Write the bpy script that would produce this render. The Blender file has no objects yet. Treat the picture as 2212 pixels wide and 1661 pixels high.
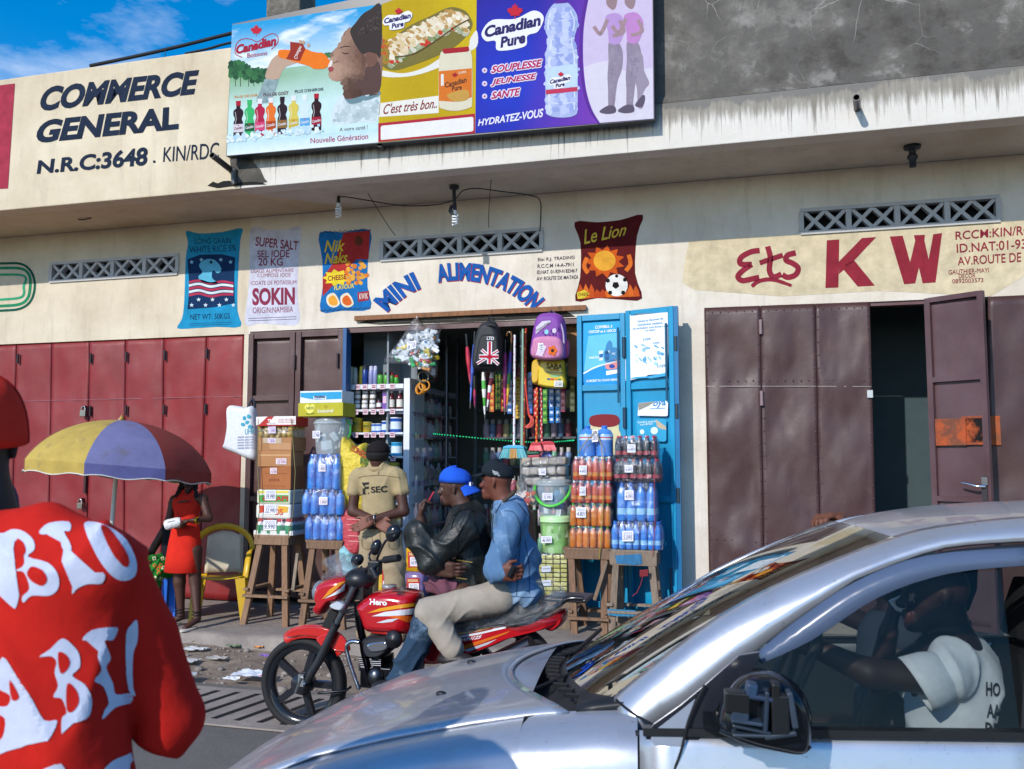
import bpy,bmesh,math,random
import numpy as np
from mathutils import Vector,Matrix
from mathutils.bvhtree import BVHTree
R=math.radians
scene=bpy.context.scene
COL=scene.collection
# camera, sky, sun, exposure
YAW,PITCH,FPX=R(15.4),R(4.8),1900.0
CAM=Vector((0.0,-8.8,1.65))
CROT=Matrix.Rotation(YAW,3,'Z')@Matrix.Rotation(R(90)+PITCH,3,'X')
cam=bpy.data.objects.new('camera',bpy.data.cameras.new('camera'))
cam.location=CAM
cam.rotation_euler=CROT.to_euler()
cam.data.sensor_width=36.0
cam.data.lens=36.0*FPX/2212
cam.data.clip_start=0.05
cam.data.clip_end=3000
cam.data.dof.use_dof=True
cam.data.dof.focus_distance=7.0
cam.data.dof.aperture_fstop=6.0
COL.objects.link(cam)
scene.camera=cam
SUN_AZ=(-0.36,-1.0,0.62)
sd=Vector(SUN_AZ).normalized()
world=bpy.data.worlds.new('World')
scene.world=world
world.use_nodes=True
wn,wl=world.node_tree.nodes,world.node_tree.links
bg=wn['Background']
sky=wn.new('ShaderNodeTexSky')
sky.sky_type='NISHITA'
sky.sun_disc=False
sky.sun_elevation=math.asin(sd.z)
sky.sun_rotation=math.atan2(sd.x,sd.y)
sky.air_density=1.0;sky.dust_density=0.35;sky.ozone_density=3.2
tcw=wn.new('ShaderNodeTexCoord');mpw=wn.new('ShaderNodeMapping');nzw=wn.new('ShaderNodeTexNoise')
mpw.inputs['Scale'].default_value=(2.2,2.2,6.0)
mpw.inputs['Rotation'].default_value=(0.5,0.3,0.2)
nzw.inputs['Scale'].default_value=1.6;nzw.inputs['Detail'].default_value=7;nzw.inputs['Roughness'].default_value=.62
crw=wn.new('ShaderNodeValToRGB');crw.color_ramp.elements[0].position=.52;crw.color_ramp.elements[1].position=.95
mxw=wn.new('ShaderNodeMixRGB');mxw.inputs['Color2'].default_value=(5.2,5.6,6.2,1)
hsw=wn.new('ShaderNodeHueSaturation');hsw.inputs['Saturation'].default_value=1.45
wl.new(tcw.outputs['Generated'],mpw.inputs['Vector']);wl.new(mpw.outputs['Vector'],nzw.inputs['Vector'])
wl.new(nzw.outputs['Fac'],crw.inputs['Fac']);wl.new(crw.outputs['Color'],mxw.inputs['Fac'])
wl.new(sky.outputs['Color'],hsw.inputs['Color'])
wl.new(hsw.outputs['Color'],mxw.inputs['Color1']);wl.new(mxw.outputs['Color'],bg.inputs['Color'])
bg.inputs['Strength'].default_value=0.15
sl=bpy.data.lights.new('sun','SUN')
sl.energy=2.8;sl.angle=R(0.6);sl.color=(1.0,0.95,0.89)
sun=bpy.data.objects.new('sun',sl)
sun.rotation_euler=sd.to_track_quat('Z','Y').to_euler()
COL.objects.link(sun)
scene.view_settings.view_transform='Standard'
scene.view_settings.look='None'
scene.view_settings.gamma=1
scene.view_settings.exposure=0.48
scene.view_settings.use_curve_mapping=False
scene.cycles.max_bounces=8
scene.cycles.transparent_max_bounces=24
scene.cycles.caustics_reflective=False
scene.cycles.caustics_refractive=False
scene.cycles.sample_clamp_indirect=6
# picture point -> point in the place
def ray(px,py):
 return CROT@Vector(((px-1106)/FPX,-(py-830.5)/FPX,-1.0))
def at(px,py,Y=0.0):
 d=ray(px,py)
 return CAM+d*((Y-CAM.y)/d.y)
def atz(px,py,z=0.0):
 d=ray(px,py)
 return CAM+d*((z-CAM.z)/d.z)
def mpp(Y,px=1106):
 return(at(px+.5,990,Y)-at(px-.5,990,Y)).length
def pix(p):
 q=CROT.transposed()@(Vector(p)-CAM)
 return(1106+FPX*q.x/-q.z,830.5-FPX*q.y/-q.z)
 # colour
def lin(c):
 return c/12.92 if c<=.04045 else((c+.055)/1.055)**2.4
def hx(s):
 if not isinstance(s,str):return s
 s=s.lstrip('#')
 if len(s)==3:s=''.join(c*2 for c in s)
 return tuple(lin(int(s[i:i+2],16)/255)for i in(0,2,4))
def mixc(a,b,t):
 a,b=hx(a),hx(b)
 return tuple(x+(y-x)*t for x,y in zip(a,b))
 # materials: all read the paint colour of the face, then add their own grain
MATS={}
def mat(name,rough=.8,metal=0.,grain=6.,amt=.12,bump=.0,bscale=30.,spec=.5,coat=0.,trans=0.,ior=1.45,
emit=0.,alpha=1.,stain=None,sheen=0.,detail=5.,stretch=None,dens=1.):
 if name in MATS:return MATS[name]
 m=bpy.data.materials.new(name);m.use_nodes=True
 n,l=m.node_tree.nodes,m.node_tree.links
 b=n['Principled BSDF']
 a=n.new('ShaderNodeAttribute');a.attribute_name='Col'
 tc=n.new('ShaderNodeTexCoord');src=tc.outputs['Object']
 if stretch:
  mp=n.new('ShaderNodeMapping');mp.inputs['Scale'].default_value=stretch
  l.new(src,mp.inputs['Vector']);src=mp.outputs['Vector']
 col=a.outputs['Color']
 if amt>0:
  nz=n.new('ShaderNodeTexNoise');nz.inputs['Scale'].default_value=grain
  nz.inputs['Detail'].default_value=detail;nz.inputs['Roughness'].default_value=.65
  l.new(src,nz.inputs['Vector'])
  mr=n.new('ShaderNodeMapRange');mr.inputs['From Min'].default_value=.25;mr.inputs['From Max'].default_value=.75
  mr.inputs['To Min'].default_value=(1-amt)*dens;mr.inputs['To Max'].default_value=(1+amt*.6)*dens
  l.new(nz.outputs['Fac'],mr.inputs['Value'])
  mx=n.new('ShaderNodeVectorMath');mx.operation='SCALE'
  l.new(col,mx.inputs[0]);l.new(mr.outputs['Result'],mx.inputs['Scale'])
  col=mx.outputs['Vector']
 if stain:
  ns=n.new('ShaderNodeTexNoise');ns.inputs['Scale'].default_value=stain[1];ns.inputs['Detail'].default_value=8
  ns.inputs['Roughness'].default_value=.7
  l.new(src,ns.inputs['Vector'])
  ms=n.new('ShaderNodeMapRange');ms.inputs['From Min'].default_value=stain[2];ms.inputs['From Max'].default_value=stain[3]
  l.new(ns.outputs['Fac'],ms.inputs['Value'])
  mm=n.new('ShaderNodeMixRGB');mm.inputs['Color2'].default_value=(*hx(stain[0]),1)
  l.new(ms.outputs['Result'],mm.inputs['Fac']);l.new(col,mm.inputs['Color1'])
  col=mm.outputs['Color']
 l.new(col,b.inputs['Base Color'])
 b.inputs['Roughness'].default_value=rough
 b.inputs['Metallic'].default_value=metal
 b.inputs['Specular IOR Level'].default_value=spec
 b.inputs['Coat Weight'].default_value=coat;b.inputs['Coat Roughness'].default_value=.06
 b.inputs['Transmission Weight'].default_value=trans
 b.inputs['IOR'].default_value=ior
 b.inputs['Alpha'].default_value=alpha
 b.inputs['Sheen Weight'].default_value=sheen
 if emit:
  l.new(a.outputs['Color'],b.inputs['Emission Color']);b.inputs['Emission Strength'].default_value=emit
 if bump:
  nb=n.new('ShaderNodeTexNoise');nb.inputs['Scale'].default_value=bscale;nb.inputs['Detail'].default_value=4
  l.new(src,nb.inputs['Vector'])
  bp=n.new('ShaderNodeBump');bp.inputs['Strength'].default_value=min(1,bump*20);bp.inputs['Distance'].default_value=bump
  l.new(nb.outputs['Fac'],bp.inputs['Height']);l.new(bp.outputs['Normal'],b.inputs['Normal'])
 MATS[name]=m
 return m
matte=mat('matte_paint',.85,grain=5,amt=.14)
wallp=mat('wall_lettering_paint',.9,spec=.15,grain=7,amt=.3,bump=.003,bscale=40,dens=.9,stain=('#b9ad9c',16,.66,.74))
vinyl=mat('printed_vinyl',.7,grain=12,amt=.07,bump=.006,bscale=3.0,dens=.8,spec=.12)
paper=mat('paper',.8,grain=20,amt=.08,bump=.001,bscale=30)
card=mat('cardboard',.85,grain=9,amt=.14,bump=.0015,bscale=25)
plastic=mat('plastic',.35,grain=10,amt=.08)
gloss=mat('glossy_plastic',.16,grain=10,amt=.08,bump=.002,bscale=14)
wrap=mat('shrink_wrapped_goods',.12,grain=24,amt=.2,bump=.006,bscale=22,coat=.6)
wood=mat('worn_wood',.8,grain=16,amt=.38,bump=.003,bscale=40,stretch=(3,3,.6),stain=('#3a2c22',5,.56,.75))
cloth=mat('cloth',.92,grain=14,amt=.14,bump=.016,bscale=13,spec=.2)
denim=mat('denim_cloth',.9,grain=8,amt=.2,bump=.02,bscale=13,spec=.2,stain=('#9fb3c6',4,.5,.8))
leather=mat('leather',.48,grain=16,amt=.2,bump=.03,bscale=11,spec=.5)
skin=mat('skin',.58,grain=22,amt=.1,bump=.0015,bscale=80,spec=.45)
metal=mat('metal',.32,metal=.95,grain=14,amt=.12)
chrome=mat('chrome',.08,metal=1.,grain=10,amt=.05)
bikepaint=mat('motorcycle_paint',.22,grain=8,amt=.05,coat=1.)
rubber=mat('rubber',.75,grain=20,amt=.2,bump=.001,bscale=70)
blackmetal=mat('black_metal',.4,grain=18,amt=.2)
lamp=mat('lamp_glow',.4,amt=0,emit=2.5)
led=mat('led_glow',.4,amt=0,emit=.9)
# mesh builder
class MB:
 def __init__(s):
  s.v=[];s.f=[];s.c=[];s.sm=[]
 def add(s,vs,fs,col,smooth=False):
  k=len(s.v);s.v.extend([tuple(v)for v in vs])
  many=isinstance(col,list)
  c=None if many else hx(col)
  for i,f in enumerate(fs):
   s.f.append([k+j for j in f]);s.c.append(hx(col[i])if many else c);s.sm.append(smooth)
  return s
 def sheet(s,pts,col):
  return s.add(pts,[list(range(len(pts)))],col)
 def prism(s,pts,vec,col,colside=None):
  n=len(pts);vec=Vector(vec)
  vs=[Vector(p)for p in pts]+[Vector(p)+vec for p in pts]
  fs=[list(range(n))[::-1],list(range(n,2*n))]+[[i,(i+1)%n,n+(i+1)%n,n+i]for i in range(n)]
  return s.add(vs,fs,[col,col]+[colside or col]*n)
 def box(s,c,size,col,rot=None,taper=1.):
  x,y,z=(q/2 for q in size)
  vs=[Vector((sx*x*(taper if sz>0 else 1),sy*y*(taper if sz>0 else 1),sz*z))for sz in(-1,1)for sy in(-1,1)for sx in(-1,1)]
  if rot is not None:vs=[rot@v for v in vs]
  c=Vector(c)
  fs=[[0,2,3,1],[4,5,7,6],[0,1,5,4],[2,6,7,3],[0,4,6,2],[1,3,7,5]]
  return s.add([v+c for v in vs],fs,col)
 def bar(s,a,b,w,d,col,up=(0,0,1)):
  a,b=Vector(a),Vector(b);z=(b-a).normalized();u=Vector(up)
  if abs(z.dot(u))>.97:u=Vector((0,1,0))
  x=u.cross(z).normalized();y=z.cross(x)
  vs=[p+x*(i*w/2)+y*(j*d/2)for p in(a,b)for i,j in((-1,-1),(1,-1),(1,1),(-1,1))]
  return s.add(vs,[[3,2,1,0],[4,5,6,7]]+[[i,(i+1)%4,4+(i+1)%4,4+i]for i in range(4)],col)
 def tube(s,pts,r,col,n=8,closed=False,caps=True,flat=1.):
  pts=[Vector(p)for p in pts];m=len(pts)
  rs=r if isinstance(r,(list,tuple))else[r]*m
  vs=[];prev=None
  for i,p in enumerate(pts):
   t=(pts[(i+1)%m]-pts[i-1])if closed else(pts[min(i+1,m-1)]-pts[max(i-1,0)])
   t.normalize()
   if prev is None:
    u=Vector((0,0,1))if abs(t.z)<.9 else Vector((0,1,0))
   else:u=prev
   x=(u-t*u.dot(t)).normalized();prev=x;y=t.cross(x)
   vs+=[p+(x*math.cos(2*math.pi*k/n)+y*(flat*math.sin(2*math.pi*k/n)))*rs[i]for k in range(n)]
  fs=[]
  for i in range(m if closed else m-1):
   j=(i+1)%m
   fs+=[[i*n+k,i*n+(k+1)%n,j*n+(k+1)%n,j*n+k]for k in range(n)]
  s.add(vs,fs,col,True)
  if caps and not closed:
   s.add(vs[:n][::-1],[list(range(n))],col);s.add(vs[-n:],[list(range(n))],col)
  return s
 def lathe(s,prof,col,n=16,c=(0,0,0),rot=None,sx=1.,sy=1.):
  c=Vector(c);vs=[]
  for p in prof:
   for k in range(n):
    a=2*math.pi*k/n;q=Vector((p[0]*sx*math.cos(a),p[0]*sy*math.sin(a),p[1]))
    vs.append((rot@q if rot is not None else q)+c)
  fs=[];cs=[]
  for i in range(len(prof)-1):
   cc=prof[i][2]if len(prof[i])>2 else col
   for k in range(n):
    fs.append([i*n+k,i*n+(k+1)%n,(i+1)*n+(k+1)%n,(i+1)*n+k]);cs.append(cc)
  return s.add(vs,fs,cs,True)
 def ell(s,c,r,col,rot=None,n=16,m=10):
  prof=[(math.sin(math.pi*i/m),-math.cos(math.pi*i/m))for i in range(m+1)]
  c=Vector(c);r=(r,r,r)if not isinstance(r,(tuple,list))else r
  vs=[]
  for p in prof:
   for k in range(n):
    a=2*math.pi*k/n;q=Vector((r[0]*p[0]*math.cos(a),r[1]*p[0]*math.sin(a),r[2]*p[1]))
    vs.append((rot@q if rot is not None else q)+c)
  fs=[[i*n+k,i*n+(k+1)%n,(i+1)*n+(k+1)%n,(i+1)*n+k]for i in range(m)for k in range(n)]
  return s.add(vs,fs,col,True)
 def grid(s,fn,nu,nv,col,smooth=True):
  vs=[fn(i/nu,j/nv)for j in range(nv+1)for i in range(nu+1)]
  fs=[[j*(nu+1)+i,j*(nu+1)+i+1,(j+1)*(nu+1)+i+1,(j+1)*(nu+1)+i]for j in range(nv)for i in range(nu)]
  cs=[col((i+.5)/nu,(j+.5)/nv)for j in range(nv)for i in range(nu)]if callable(col)else col
  return s.add(vs,fs,cs,smooth)
 def loft(s,rings,col,smooth=True,closed=True,caps=True):
  n=len(rings[0]);vs=[v for r in rings for v in r];fs=[];cs=[]
  many=isinstance(col,list)
  for i in range(len(rings)-1):
   for k in range(n if closed else n-1):
    fs.append([i*n+k,i*n+(k+1)%n,(i+1)*n+(k+1)%n,(i+1)*n+k]);cs.append(col[i]if many else col)
  s.add(vs,fs,cs,smooth)
  if caps and closed:
   s.add(rings[0][::-1],[list(range(n))],cs[0],False);s.add(rings[-1],[list(range(n))],cs[-1],False)
  return s
 def puff(s,pts,vec,col,rounds=4,inset=.35,both=True):
  vec=Vector(vec);n=len(pts);pts=[Vector(p)for p in pts];c=sum(pts,Vector())/n
  rings=[]
  steps=[math.pi/2*i/rounds for i in range(rounds+1)]
  seq=[(-math.sin(a),1-inset*(1-math.cos(a)))for a in reversed(steps)]+[(math.sin(a),1-inset*(1-math.cos(a)))for a in steps[1:]]
  if not both:seq=seq[rounds:]
  for w,k in seq:rings.append([c+(p-c)*k+vec*w for p in pts])
  return s.loft(rings,col)
 def build(s,name,m=None,parent=None,bevel=0.,seg=2,loc=None,sub=0,wn=False,solid=0.):
  me=bpy.data.meshes.new(name)
  base=Vector((0,0,0))
  if parent is not None and loc is None:base=wloc(parent)
  elif loc is not None:base=Vector(loc)
  vs=[(v[0]-base.x,v[1]-base.y,v[2]-base.z)for v in s.v]
  me.from_pydata(vs,[],s.f);me.validate(clean_customdata=False)
  if len(me.polygons)==len(s.f):
   ca=me.color_attributes.new('Col','FLOAT_COLOR','CORNER')
   buf=np.ones((len(me.loops),4),dtype=np.float32)
   lt=np.array([len(f)for f in s.f]);buf[:,:3]=np.repeat(np.array(s.c,dtype=np.float32).reshape(-1,3),lt,axis=0)
   ca.data.foreach_set('color',buf.ravel())
   me.polygons.foreach_set('use_smooth',s.sm)
  else:print('BAD MESH',name)
  me.materials.append(m or matte)
  o=bpy.data.objects.new(name,me);COL.objects.link(o)
  if parent is not None:
   o.parent=parent
   if loc is not None:o.location=base-wloc(parent)
  elif loc is not None:o.location=base
  if solid:
   q=o.modifiers.new('t','SOLIDIFY');q.thickness=solid;q.offset=0
  if bevel:
   q=o.modifiers.new('b','BEVEL');q.width=bevel;q.segments=seg;q.limit_method='ANGLE';q.angle_limit=R(40)
  if sub:
   q=o.modifiers.new('s','SUBSURF');q.levels=sub;q.render_levels=sub
  return o
def wloc(o):
 p=Vector((0,0,0))
 while o is not None:
  p+=Vector(o.location);o=o.parent
 return p
def tag(o,label=None,cat=None,group=None,kind=None):
 if label:o['label']=label
 if cat:o['category']=cat
 if group:o['group']=group
 if kind:o['kind']=kind
 return o
def thing(name,label,cat,loc=(0,0,0),group=None):
 o=bpy.data.objects.new(name,None);COL.objects.link(o);o.location=loc;o.empty_display_size=.1
 return tag(o,label,cat,group)
KIDS={}
def kids(o):
 return[c for c in COL.objects if c.parent==o]
def dup(o,loc=None,rz=None,label=None,group=None,sc=None,parent=None,first=[0]):
 c=o.copy();COL.objects.link(c)
 if parent is not None:c.parent=parent
 if loc is not None:c.location=loc
 if rz is not None:c.rotation_euler=(0,0,rz)if not isinstance(rz,tuple)else rz
 if sc is not None:c.scale=sc if isinstance(sc,tuple)else(sc,sc,sc)
 if label:c['label']=label
 if group:c['group']=group
 for ch in o.children:
  dup(ch,parent=c)
 return c
 # lettering: outline letters fitted into a four-cornered patch
def glyphs(s,bold=0.,shear=0.,cache={}):
 key=(s,bold,shear)
 if key in cache:return cache[key]
 cu=bpy.data.curves.new('t','FONT');cu.body=s;cu.offset=bold;cu.shear=shear;cu.resolution_u=4
 o=bpy.data.objects.new('t',cu);me=bpy.data.meshes.new_from_object(o)
 vs=[(v.co.x,v.co.y)for v in me.vertices];fs=[list(p.vertices)for p in me.polygons]
 bpy.data.objects.remove(o);bpy.data.curves.remove(cu);bpy.data.meshes.remove(me)
 x0,x1=min(v[0]for v in vs),max(v[0]for v in vs);y0,y1=min(v[1]for v in vs),max(v[1]for v in vs)
 cache[key]=([((x-x0)/(x1-x0),(y-y0)/(y1-y0))for x,y in vs],fs)
 return cache[key]
def quadmap(q):
 (ax,ay),(bx,by),(cx,cy),(dx,dy)=q
 return lambda u,v:((1-v)*((1-u)*ax+u*bx)+v*((1-u)*dx+u*cx),(1-v)*((1-u)*ay+u*by)+v*((1-u)*dy+u*cy))
def rect(x0,y0,x1,y1,slope=0.):
 d=slope*(x1-x0)
 return[(x0,y1),(x1,y1+d),(x1,y0+d),(x0,y0)]
def text(mb,s,q,col,P,bold=.02,shear=0.,warp=None,grow=0.):
 """q: patch in picture units, P: (x, y) -> point in the place"""
 vs,fs=glyphs(s,bold,shear)
 f=quadmap(q)
 pts=[f(*(warp(u,v)if warp else(u,v)))for u,v in vs]
 mb.add([P(*p)for p in pts],fs,col)
def stroke2(pts,w,taper=False):
 out=[]
 n=len(pts)
 L=[];Rr=[]
 for i,(x,y)in enumerate(pts):
  x0,y0=pts[max(i-1,0)];x1,y1=pts[min(i+1,n-1)]
  dx,dy=x1-x0,y1-y0;l=math.hypot(dx,dy)or 1
  ww=(w[i]if isinstance(w,(list,tuple))else w)/2
  L.append((x-dy/l*ww,y+dx/l*ww));Rr.append((x+dy/l*ww,y-dx/l*ww))
 return L,Rr
def stroke(mb,pts,w,col,P):
 L,Q=stroke2(pts,w)
 vs=[P(*p)for p in L]+[P(*p)for p in Q];n=len(pts)
 mb.add(vs,[[i,i+1,n+i+1,n+i]for i in range(n-1)],col)
def spline(pts,k=6,closed=False):
 out=[];n=len(pts)
 P=lambda i:pts[i%n]if closed else pts[max(0,min(n-1,i))]
 for i in range(n if closed else n-1):
  a,b,c,d=P(i-1),P(i),P(i+1),P(i+2)
  for j in range(k):
   t=j/k
   out.append(tuple(.5*(2*b[q]+(c[q]-a[q])*t+(2*a[q]-5*b[q]+4*c[q]-d[q])*t*t+(3*b[q]-a[q]-3*c[q]+d[q])*t**3)for q in range(len(b))))
 if not closed:out.append(tuple(pts[-1]))
 return out
def ring2(cx,cy,rx,ry=None,n=24,rot=0.):
 ry=rx if ry is None else ry
 return[(cx+rx*math.cos(a)*math.cos(rot)-ry*math.sin(a)*math.sin(rot),cy+rx*math.cos(a)*math.sin(rot)+ry*math.sin(a)*math.cos(rot))for a in(2*math.pi*i/n for i in range(n))]
def wallP(Y):
 return lambda x,y:at(x,y,Y)
def fill(mb,pts,col,P):
 mb.sheet([P(*p)for p in pts],col)
LEAF=[(0,1),(.12,.72),(.3,.82),(.24,.45),(.42,.58),(.48,.45),(.78,.5),(.68,.3),(.8,.2),(.42,-.12),(.46,-.3),(.05,-.24),(.04,-.62),(-.04,-.62),(-.05,-.24),(-.46,-.3),(-.42,-.12),(-.8,.2),(-.68,.3),(-.78,.5),(-.48,.45),(-.42,.58),(-.24,.45),(-.3,.82),(-.12,.72)]
def leaf(mb,cx,cy,s,col,P,slope=0.):
 fill(mb,[(cx+x*s,cy-y*s+slope*x*s)for x,y in LEAF],col,P)
rnd=random.Random(7)
def fbm(x,y,seed=0):
 t=0;a=.5
 for i in range(4):
  t+=a*(math.sin(x*1.7+seed+math.sin(y*2.3+i*1.9+seed))*math.cos(y*1.9-seed+math.sin(x*1.3+i)))
  x,y,a=x*2.03+1.3,y*2.11-.7,a*.5
 return t
 # special surfaces of the setting
def nodes(name):
 m=bpy.data.materials.new(name);m.use_nodes=True
 return m,m.node_tree.nodes,m.node_tree.links,m.node_tree.nodes['Principled BSDF']
def N(n,t,**kw):
 o=n.new(t)
 for k,v in kw.items():
  if k in o.inputs:o.inputs[k].default_value=v
  else:setattr(o,k,v)
 return o
def ramp(n,stops):
 r=n.new('ShaderNodeValToRGB');e=r.color_ramp.elements
 while len(e)<len(stops):e.new(.5)
 for el,(p,c)in zip(e,stops):
  el.position=p;el.color=(*hx(c),1)if not isinstance(c,float)else(c,c,c,1)
 return r
def noise(n,l,src,scale,detail=6,rough=.6,stretch=None,dist=0.):
 if stretch:
  mp=n.new('ShaderNodeMapping');mp.inputs['Scale'].default_value=stretch;l.new(src,mp.inputs['Vector']);src=mp.outputs['Vector']
 z=N(n,'ShaderNodeTexNoise',Scale=scale,Detail=detail,Roughness=rough,Distortion=dist);l.new(src,z.inputs['Vector'])
 return z.outputs['Fac']
def mix(n,l,fac,a,b,mode='MIX'):
 m=n.new('ShaderNodeMixRGB');m.blend_type=mode
 for k,v in(('Fac',fac),('Color1',a),('Color2',b)):
  if hasattr(v,'links'):l.new(v,m.inputs[k])
  elif k=='Fac':m.inputs[k].default_value=v
  else:m.inputs[k].default_value=(*hx(v),1)
 return m.outputs['Color']
def rng(n,l,v,a,b,c=0.,d=1.):
 m=n.new('ShaderNodeMapRange')
 for k,q in zip(('From Min','From Max','To Min','To Max'),(a,b,c,d)):m.inputs[k].default_value=q
 l.new(v,m.inputs['Value']);return m.outputs['Result']
def math2(n,l,op,a,b):
 m=n.new('ShaderNodeMath');m.operation=op
 for i,v in enumerate((a,b)):
  if hasattr(v,'links'):l.new(v,m.inputs[i])
  else:m.inputs[i].default_value=v
 return m.outputs[0]
def bump(n,l,b,h,dist,strength=1.):
 p=N(n,'ShaderNodeBump',Strength=strength,Distance=dist);l.new(h,p.inputs['Height']);l.new(p.outputs['Normal'],b.inputs['Normal'])
m,n,l,b=nodes('painted_render');facade=m
a=N(n,'ShaderNodeAttribute',attribute_name='Col');g=n.new('ShaderNodeTexCoord').outputs['Object']
c=mix(n,l,rng(n,l,noise(n,l,g,1.1,7,.65),.35,.75,0,.55),a.outputs['Color'],'#b9aa92','MULTIPLY')
c=mix(n,l,rng(n,l,noise(n,l,g,3.0,8,.7,(2.2,2.2,.35)),.52,.8,0,.45),c,'#8f8372')
c=mix(n,l,rng(n,l,noise(n,l,g,26,6,.75),.66,.74,0,.5),c,'#9a8d7b')
l.new(c,b.inputs['Base Color']);b.inputs['Roughness'].default_value=.9
bump(n,l,b,noise(n,l,g,14,8,.7),.006)
m,n,l,b=nodes('streaked_white_fascia');fasciam=m
a=N(n,'ShaderNodeAttribute',attribute_name='Col');g=n.new('ShaderNodeTexCoord').outputs['Object']
sx=n.new('ShaderNodeSeparateXYZ');l.new(g,sx.inputs[0])
h=rng(n,l,sx.outputs['Z'],4.37,4.80)
st=noise(n,l,g,7,9,.78,(2.4,1,.22));st2=noise(n,l,g,10,7,.75,(2.4,1,.07))
edge=noise(n,l,g,2.6,8,.75,(2.2,1,.5))
v=math2(n,l,'ADD',math2(n,l,'MULTIPLY',h,.62),math2(n,l,'MULTIPLY',st,.72))
f1=rng(n,l,v,.66,.80)
v2=math2(n,l,'ADD',math2(n,l,'MULTIPLY',h,.2),st2)
f2=rng(n,l,v2,.60,.72,0,.85)
c=mix(n,l,f2,a.outputs['Color'],'#6d655a')
c=mix(n,l,math2(n,l,'MULTIPLY',f1,.85),c,'#8a8478')
v3=math2(n,l,'ADD',h,math2(n,l,'MULTIPLY',math2(n,l,'SUBTRACT',edge,.5),.9))
c=mix(n,l,rng(n,l,v3,.84,.92),c,'#77746f')
c=mix(n,l,rng(n,l,noise(n,l,g,2,6),.3,.8,0,.35),c,'#c9c0b2','MULTIPLY')
l.new(c,b.inputs['Base Color']);b.inputs['Roughness'].default_value=.9
bump(n,l,b,noise(n,l,g,18,8,.7),.006)
m,n,l,b=nodes('weathered_concrete');concrete=m
a=N(n,'ShaderNodeAttribute',attribute_name='Col');g=n.new('ShaderNodeTexCoord').outputs['Object']
c=mix(n,l,rng(n,l,noise(n,l,g,1.6,9,.68,None,0),.38,.66),'#45413c','#7d7972')
c=mix(n,l,rng(n,l,noise(n,l,g,4.2,9,.72,None,.25),.46,.56,0,.8),c,'#5a5752')
c=mix(n,l,rng(n,l,noise(n,l,g,3.2,7,.7,None,.2),.56,.64,0,.6),c,'#918e88')
c=mix(n,l,rng(n,l,noise(n,l,g,1.0,5,.6,(1.4,1,.5)),.5,.72,0,.5),c,'#4a4743')
vo=N(n,'ShaderNodeTexVoronoi',Scale=2.6,feature='DISTANCE_TO_EDGE')
ds=n.new('ShaderNodeMixRGB');ds.inputs['Fac'].default_value=.14
nzc=N(n,'ShaderNodeTexNoise',Scale=2.4,Detail=5);l.new(g,nzc.inputs['Vector']);l.new(g,ds.inputs['Color1']);l.new(nzc.outputs['Color'],ds.inputs['Color2'])
l.new(ds.outputs['Color'],vo.inputs['Vector'])
cr=math2(n,l,'MULTIPLY',rng(n,l,vo.outputs['Distance'],.001,.007,1,0),rng(n,l,noise(n,l,g,1.3,3),.42,.55))
c=mix(n,l,math2(n,l,'MULTIPLY',cr,.55),c,'#b5b1aa')
c=mix(n,l,1.,c,a.outputs['Color'],'MULTIPLY')
l.new(c,b.inputs['Base Color']);b.inputs['Roughness'].default_value=.92
bump(n,l,b,noise(n,l,g,20,9,.75),.01)
def doormat(name,rust,rough=.42):
 m,n,l,b=nodes(name)
 a=N(n,'ShaderNodeAttribute',attribute_name='Col');g=n.new('ShaderNodeTexCoord').outputs['Object']
 c=mix(n,l,rng(n,l,noise(n,l,g,2.2,7,.65),.3,.75,0,.5),a.outputs['Color'],'#b49c9c','MULTIPLY')
 c=mix(n,l,rng(n,l,noise(n,l,g,6,9,.78,(1,1,.6)),.58,.72,0,.6),c,rust)
 c=mix(n,l,rng(n,l,noise(n,l,g,1.4,6,.6),.5,.85,0,.10),c,'#a58f86')
 l.new(c,b.inputs['Base Color'])
 l.new(rng(n,l,noise(n,l,g,7,6),.2,.8,rough-.08,rough+.16),b.inputs['Roughness'])
 h1=noise(n,l,g,1.15,2,.4,(1,1,.8));h2=noise(n,l,g,22,5,.6)
 p2=N(n,'ShaderNodeBump',Strength=.35,Distance=.004);l.new(h2,p2.inputs['Height'])
 p=N(n,'ShaderNodeBump',Strength=1,Distance=.13);l.new(h1,p.inputs['Height'])
 l.new(p2.outputs['Normal'],p.inputs['Normal']);l.new(p.outputs['Normal'],b.inputs['Normal'])
 return m
reddoor=doormat('red_enamelled_steel','#5a1c1c',.5)
browndoor=doormat('brown_enamelled_steel','#6b4a3c',.42)
bluedoor=mat('blue_enamelled_steel',.42,grain=5,amt=.14,bump=.004,bscale=5,stain=('#2b6f8f',11,.64,.74))
m,n,l,b=nodes('old_asphalt');asphalt=m
g=n.new('ShaderNodeTexCoord').outputs['Object']
c=mix(n,l,rng(n,l,noise(n,l,g,.9,8,.7),.3,.7),'#56524f','#77716b')
c=mix(n,l,rng(n,l,noise(n,l,g,60,4,.8),.45,.75,0,.5),c,'#8b857e')
l.new(c,b.inputs['Base Color']);b.inputs['Roughness'].default_value=.88
bump(n,l,b,noise(n,l,g,90,4,.8),.006)
m,n,l,b=nodes('trodden_dirt');dirt=m
g=n.new('ShaderNodeTexCoord').outputs['Object']
c=mix(n,l,rng(n,l,noise(n,l,g,1.7,9,.72),.32,.68),'#77675a','#ab9985')
c=mix(n,l,rng(n,l,noise(n,l,g,14,9,.75),.5,.72,0,.8),c,'#5a4c42')
c=mix(n,l,rng(n,l,noise(n,l,g,34,6,.8),.6,.74,0,.7),c,'#b8a999')
l.new(c,b.inputs['Base Color']);b.inputs['Roughness'].default_value=.95
bump(n,l,b,noise(n,l,g,24,9,.75),.03)
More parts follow.
